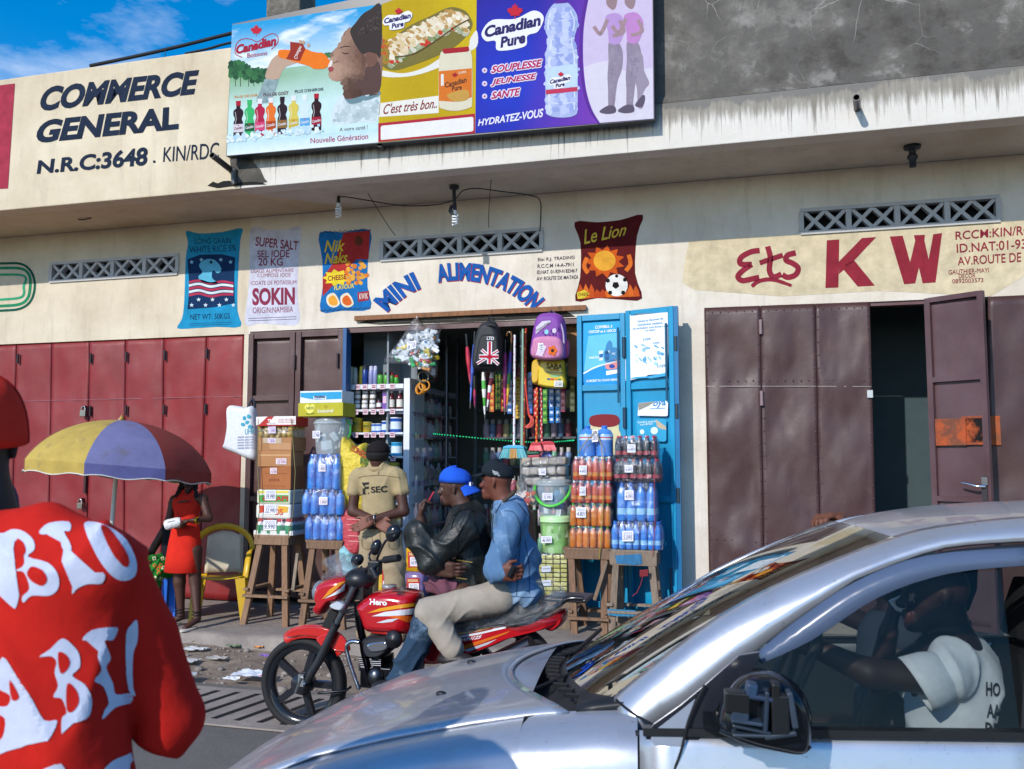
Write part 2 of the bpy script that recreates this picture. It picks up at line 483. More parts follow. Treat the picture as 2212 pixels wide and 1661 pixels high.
m,n,l,b=nodes('worn_cement');cement=m
g=n.new('ShaderNodeTexCoord').outputs['Object']
c=mix(n,l,rng(n,l,noise(n,l,g,1.5,9,.7),.32,.7),'#7b716a','#a69a8f')
c=mix(n,l,rng(n,l,noise(n,l,g,8,9,.78),.55,.72,0,.7),c,'#544a43')
c=mix(n,l,rng(n,l,noise(n,l,g,45,5,.8),.6,.75,0,.5),c,'#a89c90')
l.new(c,b.inputs['Base Color']);b.inputs['Roughness'].default_value=.92
bump(n,l,b,noise(n,l,g,30,9,.75),.012)
# ground
mb=MB();mb.grid(lambda u,v:(-400+800*u,-400+(400-3.0)*v,0),8,8,'#555555')
tag(mb.build('road',asphalt),kind='structure')
mb=MB();mb.sheet([(-400,-3.2,-.3),(400,-3.2,-.3),(400,400,-.3),(-400,400,-.3)],'#6b5a4a')
tag(mb.build('ground',dirt),kind='structure')
rd=random.Random(3)
def dz(x,y):
 t=min(1,max(0,(y+3.12)/.35));k=min(1,max(0,(-1.62-y)/.2))
 return(.012-.075*t)+.03*fbm(x*1.9,y*2.6)*t+.013*fbm(x*7,y*8,2)*t+(1-k)*.02
mb=MB();mb.grid(lambda u,v:(-13+19*u,-3.16+1.56*v+(.05*math.sin(u*60)if v==0 else 0),dz(-13+19*u,-3.16+1.56*v)),260,30,'#6b5a4a')
tag(mb.build('dirt_verge',dirt),kind='structure')
mb=MB()
def pave(u,v):
 x=-13+19*u;y0=-1.66+.02*math.sin(x*3.1)+.015*math.sin(x*11)
 if v<.08:return(x,y0+.01*math.sin(x*23),-.25)
 return(x,y0+.03+(0.25-y0)*(v-.08)/.92,.05+.006*fbm(x*2,v*9)-(.02 if v<.12 else 0))
mb.grid(pave,240,24,'#888888')
tag(mb.build('pavement',cement),kind='structure')
# the shop building
X=lambda px,py,Y=0.:at(px,py,Y).x
bld=thing('shop_building','long flat roofed cream shop building with overhanging canopy and painted lettering','building',(-3,0,0.05))
CREAM,WHITE='#d8ccb6','#dfd7ca'
ZS,ZF,ZP,YF=4.42,4.85,5.95,-1.0
xa,xb=-13.0,5.0
vents=[(at(110,565).x,at(386,545).x),(at(823,517).x,at(1172,493).x),(at(1728,456).x,at(2158,425).x)]
VZ0,VZ1=3.80,4.06
DT=3.08
SX0,SX1=X(541,705),X(1256,690)
op=[(-9.9,X(528,720),.0,3.065),(SX0,SX1,.0,3.09),(X(1521,665),3.6,.0,3.12)]+[(v[0],v[1],VZ0,VZ1)for v in vents]
xs=sorted({xa,xb,-5.55}|{o[0]for o in op}|{o[1]for o in op});zs=sorted({0.,ZS}|{o[2]for o in op}|{o[3]for o in op})
isop=lambda x,z:any(o[0]<x<o[1]and o[2]<z<o[3]for o in op)
mb=MB()
for i in range(len(xs)-1):
 for j in range(len(zs)-1):
  x0,x1,z0,z1=xs[i],xs[i+1],zs[j],zs[j+1];xm,zm=(x0+x1)/2,(z0+z1)/2
  if isop(xm,zm):continue
  col=CREAM if xm<-5.56 else WHITE
  mb.sheet([(x0,0,z0),(x1,0,z0),(x1,0,z1),(x0,0,z1)],col)
  mb.sheet([(x0,.2,z0),(x0,.2,z1),(x1,.2,z1),(x1,.2,z0)],'#4a4744')
  if i+1<len(xs)-1 and isop((x1+xs[i+2])/2,zm):mb.sheet([(x1,0,z0),(x1,.2,z0),(x1,.2,z1),(x1,0,z1)],col)
  if i>0 and isop((x0+xs[i-1])/2,zm):mb.sheet([(x0,0,z0),(x0,0,z1),(x0,.2,z1),(x0,.2,z0)],col)
  if j+1<len(zs)-1 and isop(xm,(z1+zs[j+2])/2):mb.sheet([(x0,0,z1),(x1,0,z1),(x1,.2,z1),(x0,.2,z1)],col)
  if j>0 and isop(xm,(z0+zs[j-1])/2):mb.sheet([(x0,0,z0),(x0,.2,z0),(x1,.2,z0),(x1,0,z0)],col)
wall=mb.build('wall',facade,bld)
mb=MB()
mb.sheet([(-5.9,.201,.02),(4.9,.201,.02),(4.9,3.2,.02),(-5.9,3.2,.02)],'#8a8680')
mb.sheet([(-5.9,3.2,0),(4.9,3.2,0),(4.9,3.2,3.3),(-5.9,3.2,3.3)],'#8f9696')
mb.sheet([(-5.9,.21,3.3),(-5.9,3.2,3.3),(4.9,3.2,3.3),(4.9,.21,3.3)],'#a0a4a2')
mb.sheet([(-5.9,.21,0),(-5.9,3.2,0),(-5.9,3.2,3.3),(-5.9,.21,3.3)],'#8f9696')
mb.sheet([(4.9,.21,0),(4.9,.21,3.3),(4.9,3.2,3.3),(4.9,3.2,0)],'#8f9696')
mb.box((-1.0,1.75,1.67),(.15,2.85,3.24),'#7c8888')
mb.sheet([(-.9,1.3,.03),(4.8,1.3,.03),(4.8,1.3,3.29),(-.9,1.3,3.29)],'#3c4c50');mb.build('interior_room',matte,bld)  # last sheet is a dark backdrop, standing in for deep shade in the right room
xm=X(520,380,YF)
mb=MB()
mb.sheet([(xa,YF+.19,ZS+.004),(xa,0,ZS+.004),(-4.2,0,ZS+.004),(xm,YF+.19,ZS+.004)],'#d3c09f')
mb.sheet([(xm,YF+.19,ZS+.004),(-4.2,0,ZS+.004),(xb,0,ZS+.004),(xb,YF+.19,ZS+.004)],'#cfc8bb')
mb.sheet([(xa,0,ZS+.3),(xa,3.4,ZS+.3),(xb,3.4,ZS+.3),(xb,0,ZS+.3)],'#8a8478')
mb.sheet([(xa,0,ZS+.3),(xb,0,ZS+.3),(xb,YF+.1,ZS+.3),(xa,YF+.1,ZS+.3)],'#8a8478')
mb.build('canopy_soffit',facade,bld)
mb=MB();mb.box(((xa+xm)/2,YF+.1,(ZS+ZP)/2),(xm-xa,.2,ZP-ZS),'#d9cbb0')
par=mb.build('parapet',facade,bld,bevel=.012)
mb=MB();mb.box(((xb+xm+.004)/2,YF+.1,(ZS+ZF)/2),(xb-xm-.004,.2,ZF-ZS),'#d8d3ca')
fas=mb.build('fascia',fasciam,bld,bevel=.008)
mb=MB();x0=X(545,300,YF)
mb.box(((xm+X(1080,100,YF))/2,YF+.11,(ZF+ZP)/2+.002),(X(1080,100,YF)-xm-.004,.17,ZP-ZF-.03),'#d9cbb0')
mb.build('parapet',facade,bld)
mb=MB();x0=X(1080,100,YF)+.003
mb.box(((x0+xb)/2,YF+.16,(ZF+8.4)/2+.002),(xb-x0,.2,8.4-ZF),'#ffffff')
mb.prism([(x0,YF+.06,ZF+.002),(x0,YF+.005,ZF+.002),(x0,YF+.03,ZF+.06),(x0,YF+.06,ZF+.09)],(xb-x0,0,0),'#f4f2ee')
mb.build('upper_wall',concrete,bld)
P=wallP(YF-.004)
mb=MB();fill(mb,[(496,334),(543,342),(556,360),(562,365),(571,385),(578,393),(545,397),(509,399),(499,372)],'#d8d6d2',P)
mb.build('bare_concrete_patch',concrete,fas)
mb=MB();P=wallP(YF-.006)
fill(mb,[(448,401),(460,392),(470,396),(482,391),(497,390),(503,396),(520,394),(545,392),(566,394),(575,398),(540,399),(500,402),(470,406)],'#4a463f',P)
mb.build('broken_edge',concrete,fas)
mb=MB();p=at(610,60,-.55);mb.box((p.x,-.37,6.9),(.41,.36,3.0),'#f4efe6');mb.build('concrete_column',concrete,bld,bevel=.01)
for vx0,vx1 in vents:
 mb=MB();w=vx1-vx0;fr=.035
 G='#b8b6b4'
 yb,yc=-.012,.06
 for bx,bz,sx_,sz_ in(((vx0+vx1)/2,VZ1-fr/2,w,fr),((vx0+vx1)/2,VZ0+fr/2,w,fr)):
  mb.box((bx,.03,bz),(sx_,.10,sz_),G)
 n4=4;bw=(w-.02)/n4
 for k in range(n4+1):mb.box((vx0+.01+k*bw,.032,(VZ0+VZ1)/2),(.05 if 0<k<n4 else .045,.098,VZ1-VZ0-2*fr-.002),G)
 za,zb=VZ0+fr,VZ1-fr
 for k in range(n4):
  c0=vx0+.01+k*bw+.027;c1=c0+bw-.054;cm=(c0+c1)/2
  for q,(a0,a1)in enumerate(((c0,cm),(cm,c1))):
   for s_,yo in((0,.03),(1,.034)):
    z0_,z1_=(za,zb)if s_==0 else(zb,za)
    mb.bar((a0,yo,z0_),(a1,yo,z1_),.034,.07,G,up=(0,1,0))
 mb.sheet([(vx0,.15,VZ0),(vx1,.15,VZ0),(vx1,.15,VZ1),(vx0,.15,VZ1)],'#15181c')
 mb.build('ventilation_grille',matte,bld)
P=wallP(-.02)
mb=MB();mb.bar(at(767,688,-.03),at(1266,664.5,-.03),.045,.05,'#8a5f40');mb.build('lintel_batten',wood,bld)
mb=MB();mb.sheet([at(x,y,-.004)for x,y in((775,697),(800,690),(1120,676),(1222,671),(1243,684),(1000,696),(820,701))],'#8f8b85')
mb.sheet([at(x,y,-.008)for x,y in((804,697),(905,688),(1088,682),(1092,686),(900,694),(808,700))],'#dcd8d0')
mb.build('broken_plaster',concrete,wall)
mb=MB();z0=3.055
mb.box(((SX0+SX1)/2,.03,z0),(SX1-SX0,.07,.05),'#5d3f3e');mb.build('lintel_frame',browndoor,bld)
def pipe(base,tip,r):
 mb=MB();base,tip=Vector(base),Vector(tip)
 d=(tip-base).normalized();t2=tip-d*.0
 mb.tube([base,t2],r,'#3b3a3c',14,caps=False);mb.tube([t2,base],r*.8,'#0c0c0c',14,caps=False)
 u=d.orthogonal().normalized();v=d.cross(u)
 o=[t2+(u*math.cos(a)+v*math.sin(a))*r for a in(2*math.pi*k/14 for k in range(14))]
 q=[t2+(u*math.cos(a)+v*math.sin(a))*r*.8 for a in(2*math.pi*k/14 for k in range(14))]
 mb.add(o+q,[[k,(k+1)%14,14+(k+1)%14,14+k]for k in range(14)],'#3b3a3c')
 mb.build('drain_pipe',plastic,bld)
pipe(at(505,372,YF+.05),at(458,335,YF-.33),.032)
pipe(at(829,322,YF+.02),at(820,311,YF-.13),.028)
pipe(at(1852,236,YF+.02),at(1850,210,YF-.24),.030)
mb=MB();mb.tube([at(506,366,YF-.02),at(505,385,YF-.02),at(507,398,YF-.02)],.03,'#55524e',10);mb.build('pipe_bracket',plastic,bld)
# red folding doors
def leaf_panel(pq,Y,nx,nz,pillow,seed):
 f=quadmap(pq)
 def fn(u,v):
  x,y=f(u,v);p=at(x,y,Y)
  e=min(1,6*min(u,1-u))*min(1,12*min(v,1-v))
  p.y-=pillow*e*(fbm(u*1.6+seed*3,v*4.2+seed*1.7,seed)-.25*fbm(u*4+seed,v*9,seed));return p
 return fn
redx_t=[-60,37,113,194,272,355,447,528];redx_b=[-72,24,104,188,268,349,431,519]
rt=lambda x:745-25*x/528;rb=lambda x:1303-(x-600)*-.06*1
RED='#8a1c1e'
for k in range(7):
 x0,x1,y0,y1=redx_t[k],redx_t[k+1],redx_b[k],redx_b[k+1]
 q=[(y0+1,rb(y0)),(y1-1,rb(y1)),(x1-.8,rt(x1)),(x0+.8,rt(x0))]
 mb=MB();mb.grid(leaf_panel(q,.03,0,0,.022,k+1),14,40,mixc(RED,'#7a2630',rd.random()*.5))
 d=mb.build('door',reddoor,bld,solid=.012)
 mb=MB();f=quadmap(q);zz=lambda u,v,Y=.0:at(*f(u,v),Y)
 mb.bar(zz(0,.765,.018),zz(1,.765,.018),.005,.006,'#a0606a');mb.build('sheet_seam',reddoor,d)
 if k in(1,3,4,5,6):
  for vv in((.93,.72)if k!=1 else(.94,)):
   p=zz(.0 if k>3 else .02,vv,-.005);mb=MB();mb.tube([p+Vector((0,0,-.06)),p+Vector((0,0,.06))],.014,'#2b1c20',8);mb.build('hinge',blackmetal,d)
mb=MB();mb.sheet([(-9.9,.12,0),(X(540,1300),.12,0),(X(530,720),.12,3.07),(-9.9,.12,3.07)],'#101010');mb.build('light_leak_sheet',matte,bld)  # black sheet added behind the red leaves to stop light leaking through
def padlock(px,py,Y=-.03,s=1.):
 p=at(px,py,Y);t=thing('padlock','','padlock',p)
 mb=MB();mb.box(p+Vector((0,0,-.03*s)),(.062*s,.024*s,.06*s),'#8d8a84');mb.build('body',metal,t,bevel=.006)
 mb=MB();mb.tube([p+Vector((.022*s*math.cos(a),0,.035*s*math.sin(a)+.002))for a in[math.pi*i/8 for i in range(9)]],.006*s,'#c9c7c2',8);mb.build('shackle',chrome,t)
 mb=MB();mb.box(p+Vector((-.005,.03,.03)),(.03,.04,.05),'#6a4038');mb.build('hasp',blackmetal,t)
 return t
tag(padlock(180,886,-.03,1.3),'steel padlock on the red door just above the umbrella canopy')
tag(padlock(173,1086,-.03,1.2),'steel padlock on the red door low under the umbrella edge')
mb=MB();q=at(184,1040,.0);mb.box(q,(.03,.02,.28),'#3c1a1e');mb.bar(q+Vector((-.02,-.02,.12)),q+Vector((.16,-.03,.16)),.018,.018,'#2a2326')
mb.build('bolt',blackmetal,bld)
# brown sheet steel doors on the right
BROWN='#4a3232'
bx_t=[(1521,665),(1642,660.5),(1761,656),(1879,652)];bb=[(1534,1372),(1652,1386),(1776,1400),(1899,1414)]
for k in range(3):
 q=[(bb[k][0]+.6,bb[k][1]-25),(bb[k+1][0]-.6,bb[k+1][1]-25),(bx_t[k+1][0]-.5,bx_t[k+1][1]),(bx_t[k][0]+.5,bx_t[k][1])]
 mb=MB();mb.grid(leaf_panel(q,-.012,0,0,.032,11+k),16,44,BROWN);d=mb.build('door',browndoor,bld,solid=.012)
 f=quadmap(q);zz=lambda u,v,Y=-.024:at(*f(u,v),Y)
 mb=MB();mb.bar(zz(.01,.752,-.022),zz(.99,.752,-.022),.006,.004,'#b9a9a4');mb.build('sheet_seam',metal,d)
 mb=MB()
 for vv in[i/26 for i in range(1,26)]:
  for uu in(.035,.965):p=zz(uu,vv,-.022);mb.ell(p,(.008,.006,.008),'#5e464a',n=6,m=4)
 for uu in[i/7 for i in range(1,7)]:
  for vv in(.985,.77,.27):p=zz(uu,vv,-.022);mb.ell(p,(.008,.006,.008),'#5e464a',n=6,m=4)
 mb.build('rivets',browndoor,d)
 if k==1:
  for vv in(.965,.745):
   p=zz(-.0,vv-.03,-.04);mb=MB();mb.tube([p+Vector((0,0,-.07)),p+Vector((0,0,.07))],.018,'#8a7478',8);mb.build('hinge',browndoor,d)
 if k==2:
  mb=MB();p=zz(.96,.73,-.03);mb.box(p,(.05,.02,.07),'#cfc9c6');mb.build('latch',metal,d)
  mb=MB();p=zz(.95,.23,-.03);mb.box(p,(.06,.03,.07),'#7d7274');mb.build('latch',metal,d)
mb=MB();q=[(1880,652),(2003,647),(2003,656),(1880,661)]
mb.prism([at(x,y,.02)for x,y in q],(0,.1,0),'#6a4a48');mb.build('lintel_frame',browndoor,bld)
lt=[(2006,645,-.30),(2126,629,-.62)]
def leafpt(u,z):
 a=at(2003,646,-.06);bq=at(2124,629,-.36)
 p=a.lerp(bq,u);return Vector((p.x,p.y,z))
zt,zb_=at(2003,646,-.06).z,.17
mb=MB();mb.grid(lambda u,v:leafpt(u,zb_+(zt-zb_)*v)+Vector((0,.012*fbm(u*2,v*5,4),0)),10,30,'#5c4448');dl=mb.build('door',browndoor,bld,solid=.006)
mb=MB();fw=.06
nrm=(leafpt(1,0)-leafpt(0,0)).cross(Vector((0,0,1))).normalized()
if nrm.y>0:nrm=-nrm
off=nrm*.022
for u in(.03,.97):mb.bar(leafpt(u,zb_)+off,leafpt(u,zt)+off,.05,.045,'#5a4044',up=nrm)
for z in(zt-.02,at(2060,818,-.2).z,at(2070,1078,-.2).z,zb_+.02):mb.bar(leafpt(.06,z)+off,leafpt(.94,z)+off,.045,.04,'#5a4044',up=nrm)
mb.build('door_frame',browndoor,dl)
mb=MB()
for(x,y,w,h,c)in((2050,933,.27,.24,'#7a4a38'),):
 p=leafpt(.36,at(x,y,-.2).z);mb.box(p+off*1.3,(w,.02,h),c,Matrix.Rotation(math.atan2(leafpt(1,0).y-leafpt(0,0).y,leafpt(1,0).x-leafpt(0,0).x),3,'Z'))
mb.build('rusty_plate',mat('rusty_steel',.75,metal=.3,grain=8,amt=.3,bump=.004,bscale=20,stain=('#b5552b',6,.45,.6)),dl)
mb=MB();p=leafpt(.78,at(2100,930,-.25).z);rz=Matrix.Rotation(math.atan2(leafpt(1,0).y-leafpt(0,0).y,leafpt(1,0).x-leafpt(0,0).x),3,'Z')
mb.box(p+off*.9,(.2,.012,.22),'#0a0808',rz)
for dx_,dz_,w,h in((0,.115,.22,.02),(0,-.115,.22,.02),(-.11,0,.02,.23)):mb.box(p+off*1.1+rz@Vector((dx_,0,dz_)),(w,.02,h),'#8a4a34',rz)
mb.build('lock_opening',MATS['rusty_steel'],dl)
mb=MB();p=leafpt(.92,at(2120,1050,-.3).z)+off*2.2
mb.box(p+Vector((0,0,-.06)),(.045,.02,.3),'#3a3336',rz);mb.build('lock_plate',blackmetal,dl)
mb=MB();mb.tube([p+Vector((0,-.02,0)),p+rz@Vector((-.04,-.05,.0)),p+rz@Vector((-.11,-.06,.02)),p+rz@Vector((-.17,-.055,.03))],[.014,.012,.010,.009],'#d8d8da',10);mb.box(p+Vector((0,-.012,.045)),(.05,.012,.07),'#d2d4d8',rz);mb.build('handle',chrome,dl)
mb=MB();q=[(2134,1420),(2330,1440),(2330,634),(2134,641)]
mb.grid(leaf_panel(q,-.012,0,0,.022,21),16,40,BROWN);d=mb.build('door',browndoor,bld,solid=.012)
mb=MB();p=at(2145,930,-.035);mb.box(p,(.12,.012,.26),'#9a5a3a');mb.build('rusty_plate',MATS['rusty_steel'],d)
mb=MB();p=at(2140,1065,-.035);mb.box(p,(.03,.015,.05),'#c9c5c2');mb.box(p+Vector((0,0,-.12)),(.025,.012,.12),'#c9c5c2');mb.build('latch',metal,d)
mb=MB();mb.box((1.2,-.02,.1),(5,.16,.1),'#8a8078');mb.build('threshold',cement,bld)
# brown folding door folded back at the left of the shop opening
xl,xr=X(541,705),X(746,703);LB='#523634'
for(u0,u1)in((0,.5),(.505,1)):
 a0,a1=xl+(xr-xl)*u0,xl+(xr-xl)*u1
 def fn(u,v,a0=a0,a1=a1):return Vector((a0+(a1-a0)*u,.02+.006*fbm(u*2+u0*5,v*5,2),.13+(3.06-.13)*v))
 mb=MB();mb.grid(fn,8,24,LB);d=mb.build('door',browndoor,bld,solid=.008)
 mb=MB()
 for xx in(a0+.035,a1-.035):mb.box((xx,-.012,1.6),(.065,.055,2.92),LB)
 for z in(3.03,at(600,860).z,at(600,1078).z,.16):mb.box(((a0+a1)/2,-.010,z),(a1-a0-.14,.045,.06),LB)
 mb.build('door_frame',browndoor,d,bevel=.004)
 for z in(2.72,1.2):
  mb=MB();mb.tube([(a1+(.005 if u0==0 else-.06),-.055,z-.08),(a1+(.005 if u0==0 else-.06),-.055,z+.08)],.016,'#3d2a2c',8);mb.build('hinge',browndoor,d)
mb=MB();mb.box((xr+.025,.0,1.6),(.04,.12,2.95),'#1a5288');mb.build('door_jamb',bluedoor,bld)
# painted lettering and adverts on the building
INK,MAROON='#242f42','#8c2a3c'
mb=MB();P=wallP(YF-.004)
def sag(k):return lambda u,v:(u,v+k*math.sin(u*9)*.02)
text(mb,'COMMERCE',[(84,241),(427,203),(430,150),(92,188)],INK,P,.045,.18)
text(mb,'GENERAL',[(76,310),(388,279),(379,229),(84,260)],INK,P,.045,.18)
mb.build('painted_lettering',wallp,par)['label']='big dark hand painted company name on the parapet';mb=MB()
text(mb,'N.R.C:3648',[(79,376),(319,357),(319,316),(80,346)],INK,P,.035,.08)
fill(mb,ring2(333,349,3,3,10),INK,P)
text(mb,'KIN/RDC',[(352,350),(474,342),(473,307),(352,318)],INK,P,.004,.1)
mb.build('painted_lettering',wallp,par)['label']='dark hand painted registration number on the parapet'
mb=MB();fill(mb,[(-60,192),(32,180),(17,407),(-60,410)],'#a83a4c',P);mb.build('painted_band',wallp,par)
P=wallP(-.004);P0=wallP(-.002)
mb=MB()
def arch(v0,rad,cx,cy,a0,a1,h):
 return lambda x,y:(cx+(rad+y*h)*math.sin(a0+(a1-a0)*x),cy-(rad+y*h)*math.cos(a0+(a1-a0)*x)*.95)
def atext(s,c,Pq,dx,dy,a0,a1):
 vs,fs=glyphs(s,.05,0)
 w=arch(0,205,993+dx,801+dy,a0,a1,42)
 mb.add([Pq(*w(u,v))for u,v in vs],fs,c)
atext('MINI','#a8333c',P0,1.6,2,R(-49.5),R(-24));atext('ALIMENTATION','#a8333c',P0,1.6,2,R(-13),R(48.5))
atext('MINI','#1f5aa8',P,0,0,R(-49.5),R(-24));atext('ALIMENTATION','#1f5aa8',P,0,0,R(-13),R(48.5))
mb.build('painted_lettering',wallp,wall)['label']='blue arched shop title over the shop opening';mb=MB()
for s,q in(('Ets: R.J. TRADING',[(1162,566),(1241,561),(1241,552),(1162,557)]),('R.C.C.M 14-A-7911',[(1161,579),(1239,575),(1239,567),(1161,571)]),
('ID.NAT. 01-929-N 82546 F',[(1160,592),(1247,588),(1247,580),(1160,584)]),('AV: ROUTE DE MATADI',[(1159,606),(1248,602),(1248,594),(1159,598)])):
 text(mb,s,q,'#4a4650',P,.01,.05)
mb.build('painted_lettering',wallp,wall)['label']='small dark registration lines beside the blue shop title'
mb=MB()
fill(mb,[(1489,521),(1600,514),(1725,507),(2230,474),(2230,585),(2140,640),(1900,628),(1690,640),(1500,626),(1474,610),(1480,560)],'#d3c4a4',P0)
E=lambda p,w:stroke(mb,spline(p,6),w,MAROON,P)
E([(1641,541),(1622,544),(1601,556),(1600,570),(1624,571)],12);E([(1624,571),(1605,584),(1594,597),(1603,606),(1622,603),(1640,599)],12)
E([(1658,532),(1664,556),(1662,584),(1671,598),(1688,592)],12);E([(1641,568),(1664,560),(1691,551)],11)
E([(1719,546),(1702,551),(1698,562),(1713,569),(1724,579),(1719,593),(1702,599),(1690,593)],12);E([(1624,619),(1640,607),(1670,604),(1710,617)],[7,8,9,9,9,9,9,9,9,9,9,9,9,8,8,8,7,7,6][:19])
for q in([(1786,519),(1813,517),(1811,621),(1783,622)],[(1862,514),(1893,512),(1838,570),(1812,592),(1812,565)],[(1826,572),(1845,562),(1890,617),(1853,619),(1822,582)],
[(1922,511),(1950,509),(1966,566),(1977,520),(1974,508),(1998,507),(1997,520),(2006,560),(2016,506),(2035,503),(2021,610),(1993,612),(1985,578),(1977,612),(1953,614)]):
 fill(mb,q,'#8f2c3a',P)
mb.build('painted_lettering',wallp,wall)['label']='big maroon shop name on a tan patch above the brown doors';mb=MB()
P1=wallP(-.006)
for s,q,bo in(('RCCM:KIN/RC',[(2064,518),(2228,506),(2228,486),(2064,500)],.008),('ID.NAT:01-93-',[(2067,546),(2226,536),(2226,515),(2066,527)],.008),('AV.ROUTE DE N',[(2069,573),(2228,564),(2228,543),(2068,555)],.008),
('GAUTHIER-MAYI',[(2049,593),(2136,588),(2136,578),(2049,583)],0),('DECOR',[(2071,601),(2107,599),(2107,590),(2071,592)],0),('0892003573',[(2057,612),(2124,609),(2124,600),(2057,603)],0)):
 text(mb,s,q,MAROON,P1,bo)
mb.build('painted_lettering',wallp,wall)['label']='small maroon registration lines at the right edge'
mb=MB()
for(r,w,c)in((0,5,'#1d5c4a'),(10,6,'#2d8a62'),(24,5,'#3aa57a')):
 pts=spline([(-80,570+r),(0,569+r),(45,570+r),(68-r*.5,588+r*.6),(75-r,618),(66-r*.6,650-r*.7),(42,667-r),(0,671-r),(-80,676-r)],5)
 stroke(mb,pts,w,c,P)
mb.build('painted_emblem',wallp,wall)
def advert(label,fn):
 mb=MB();fn(mb);mb.build('painted_advert',wallp,wall)['label']=label
P2,P3,P4=wallP(-.0015),wallP(-.0025),wallP(-.0035)
def rice(mb):
 fill(mb,spline([(402,499),(430,504),(480,501),(523,493),(519,520),(514,600),(513,670),(520,705),(470,706),(420,709),(383,709),(393,688),(398,650),(401,560),(406,525)],3,True),'#2390bd',P2)
 for s,q,bo in(('LONG GRAIN',rect(421,515,499,527,-.02),0),('WHITE RICE 5%',rect(409,533,510,547,-.05),0),('NET WT: 50KGS',rect(411,679,497,691,-.03),.01)):text(mb,s,q,'#173a5c',P3,bo)
 fill(mb,[(405,560),(432,550),(480,549),(508,556),(506,600),(507,655),(460,664),(405,668),(409,620)],'#16345c',P3)
 fill(mb,spline([(430,572),(445,560),(462,561),(474,572),(478,584),(470,590),(460,584),(458,600),(470,612),(440,610),(428,598),(437,588)],4,True),'#5fb3d3',P4)
 for k in range(5):
  c=('#b33a55','#d6e3ea')[k%2];y=606+k*7
  stroke(mb,spline([(408,y+4),(430,y),(455,y+6),(480,y+2),(504,y+6-k)],5),5,c,P4)
 for k in range(7):
  cx,cy=(414+15*k,655-(k%2)*12+4);st=[(cx+(5 if i%2==0 else 2.1)*math.sin(i*math.pi/5),cy-(5 if i%2==0 else 2.1)*math.cos(i*math.pi/5))for i in range(10)]
  fill(mb,st,'#cfe2ee',P4)
 for k in range(5):
  cx,cy=(414+21*k,566-(k%2)*5);st=[(cx+(5 if i%2==0 else 2.1)*math.sin(i*math.pi/5),cy-(5 if i%2==0 else 2.1)*math.cos(i*math.pi/5))for i in range(10)]
  fill(mb,st,'#8fc3dd',P4)
 for k in range(2):stroke(mb,[(410,699+4*k),(500,696+4*k)],1,'#15507a',P3)
advert('blue painted rice sack advert on the wall above the left doors',rice)
def salt(mb):
 fill(mb,spline([(541,494),(580,496),(620,495),(650,492),(645,560),(643,640),(646,698),(600,701),(560,698),(530,701),(535,640),(540,570)],3,True),'#cfcfdf',P2)
 for s,q,bo in(('SUPER SALT',[(551,531),(644,541),(645,521),(553,511)],.02),('SEL IODE',[(556,556),(625,556),(626,539),(556,541)],.015),('20 KG',rect(558,557,611,574),.015),('USAGE ALIMENTAIRE',rect(542,582,634,590,-.03),0),('COMPOSE IODE',rect(556,591,628,599,-.02),0),
 ('IODATE DE POTASSIUM',rect(542,607,640,616,-.02),0),('SOKIN',rect(545,622,637,660,-.02),.04),('ORIGIN:NAMIBIA',rect(546,664,633,677,-.03),0)):text(mb,s,q,'#8a3550',P3,bo)
 for k in range(2):stroke(mb,[(536,688+5*k),(640,684+5*k)],1.2,'#5d4a68',P3)
advert('white painted salt sack advert beside the blue one',salt)
def nik(mb):
 fill(mb,spline([(690,503),(740,502),(800,497),(795,560),(794,620),(800,667),(740,671),(693,673),(697,620),(696,560)],3,True),'#1f6fb2',P2)
 fill(mb,[(742,503),(799,498),(796,560),(770,560),(735,600),(697,640),(697,600),(725,560)],'#b23434',P3)
 text(mb,'Nik',rect(700,520,745,545,-.06),'#e6c33c',P4,.02,.3);text(mb,'Naks',rect(701,547,751,571,-.08),'#e6c33c',P4,.02,.3)
 bs=[(727+(30 if i%2 else 21)*math.cos(i*math.pi/9)*1.05,600+(19 if i%2 else 13)*math.sin(i*math.pi/9))for i in range(18)]
 fill(mb,bs,'#e8cf3a',P4);P5=wallP(-.005)
 text(mb,'CHEESE',rect(708,596,748,607,-.1),'#8a2a2a',P5,.02);text(mb,'FLAVOUR',rect(722,617,765,627,-.12),'#e8cf3a',P4,.02)
 for i in range(46):
  a=rnd.random()*6.28;r=rnd.random()**.5
  fill(mb,ring2(768+26*r*math.cos(a),590+28*r*math.sin(a),3+2.5*rnd.random(),n=7),mixc('#d9722c','#e9b04a',rnd.random()),wallP(-.0036-.00002*i))
 for cx,c1 in((718,'#e8a23c'),(748,'#d9662c')):
  fill(mb,spline([(cx-12,640),(cx+4,633),(cx+16,655),(cx+4,664),(cx-10,658)],4,True),'#e8dcc0',P4);fill(mb,spline([(cx-8,644),(cx+3,638),(cx+12,654),(cx+3,660),(cx-7,655)],4,True),c1,P5)
 fill(mb,[(772,632),(797,628),(797,648),(774,652)],'#a82c3a',P4);text(mb,'KWIK',rect(776,634,795,647,-.1),'#efe4d8',P5,.01)
 fill(mb,ring2(775,520,9,11,14),'#6d3a2a',P4)
 for yy in(502,671):stroke(mb,[(691+5.5*k,yy-k*.28+(2 if k%2 else-2))for k in range(21)],1.3,'#2a2a33',P4)
advert('blue and red painted snack packet advert with yellow lettering',nik)
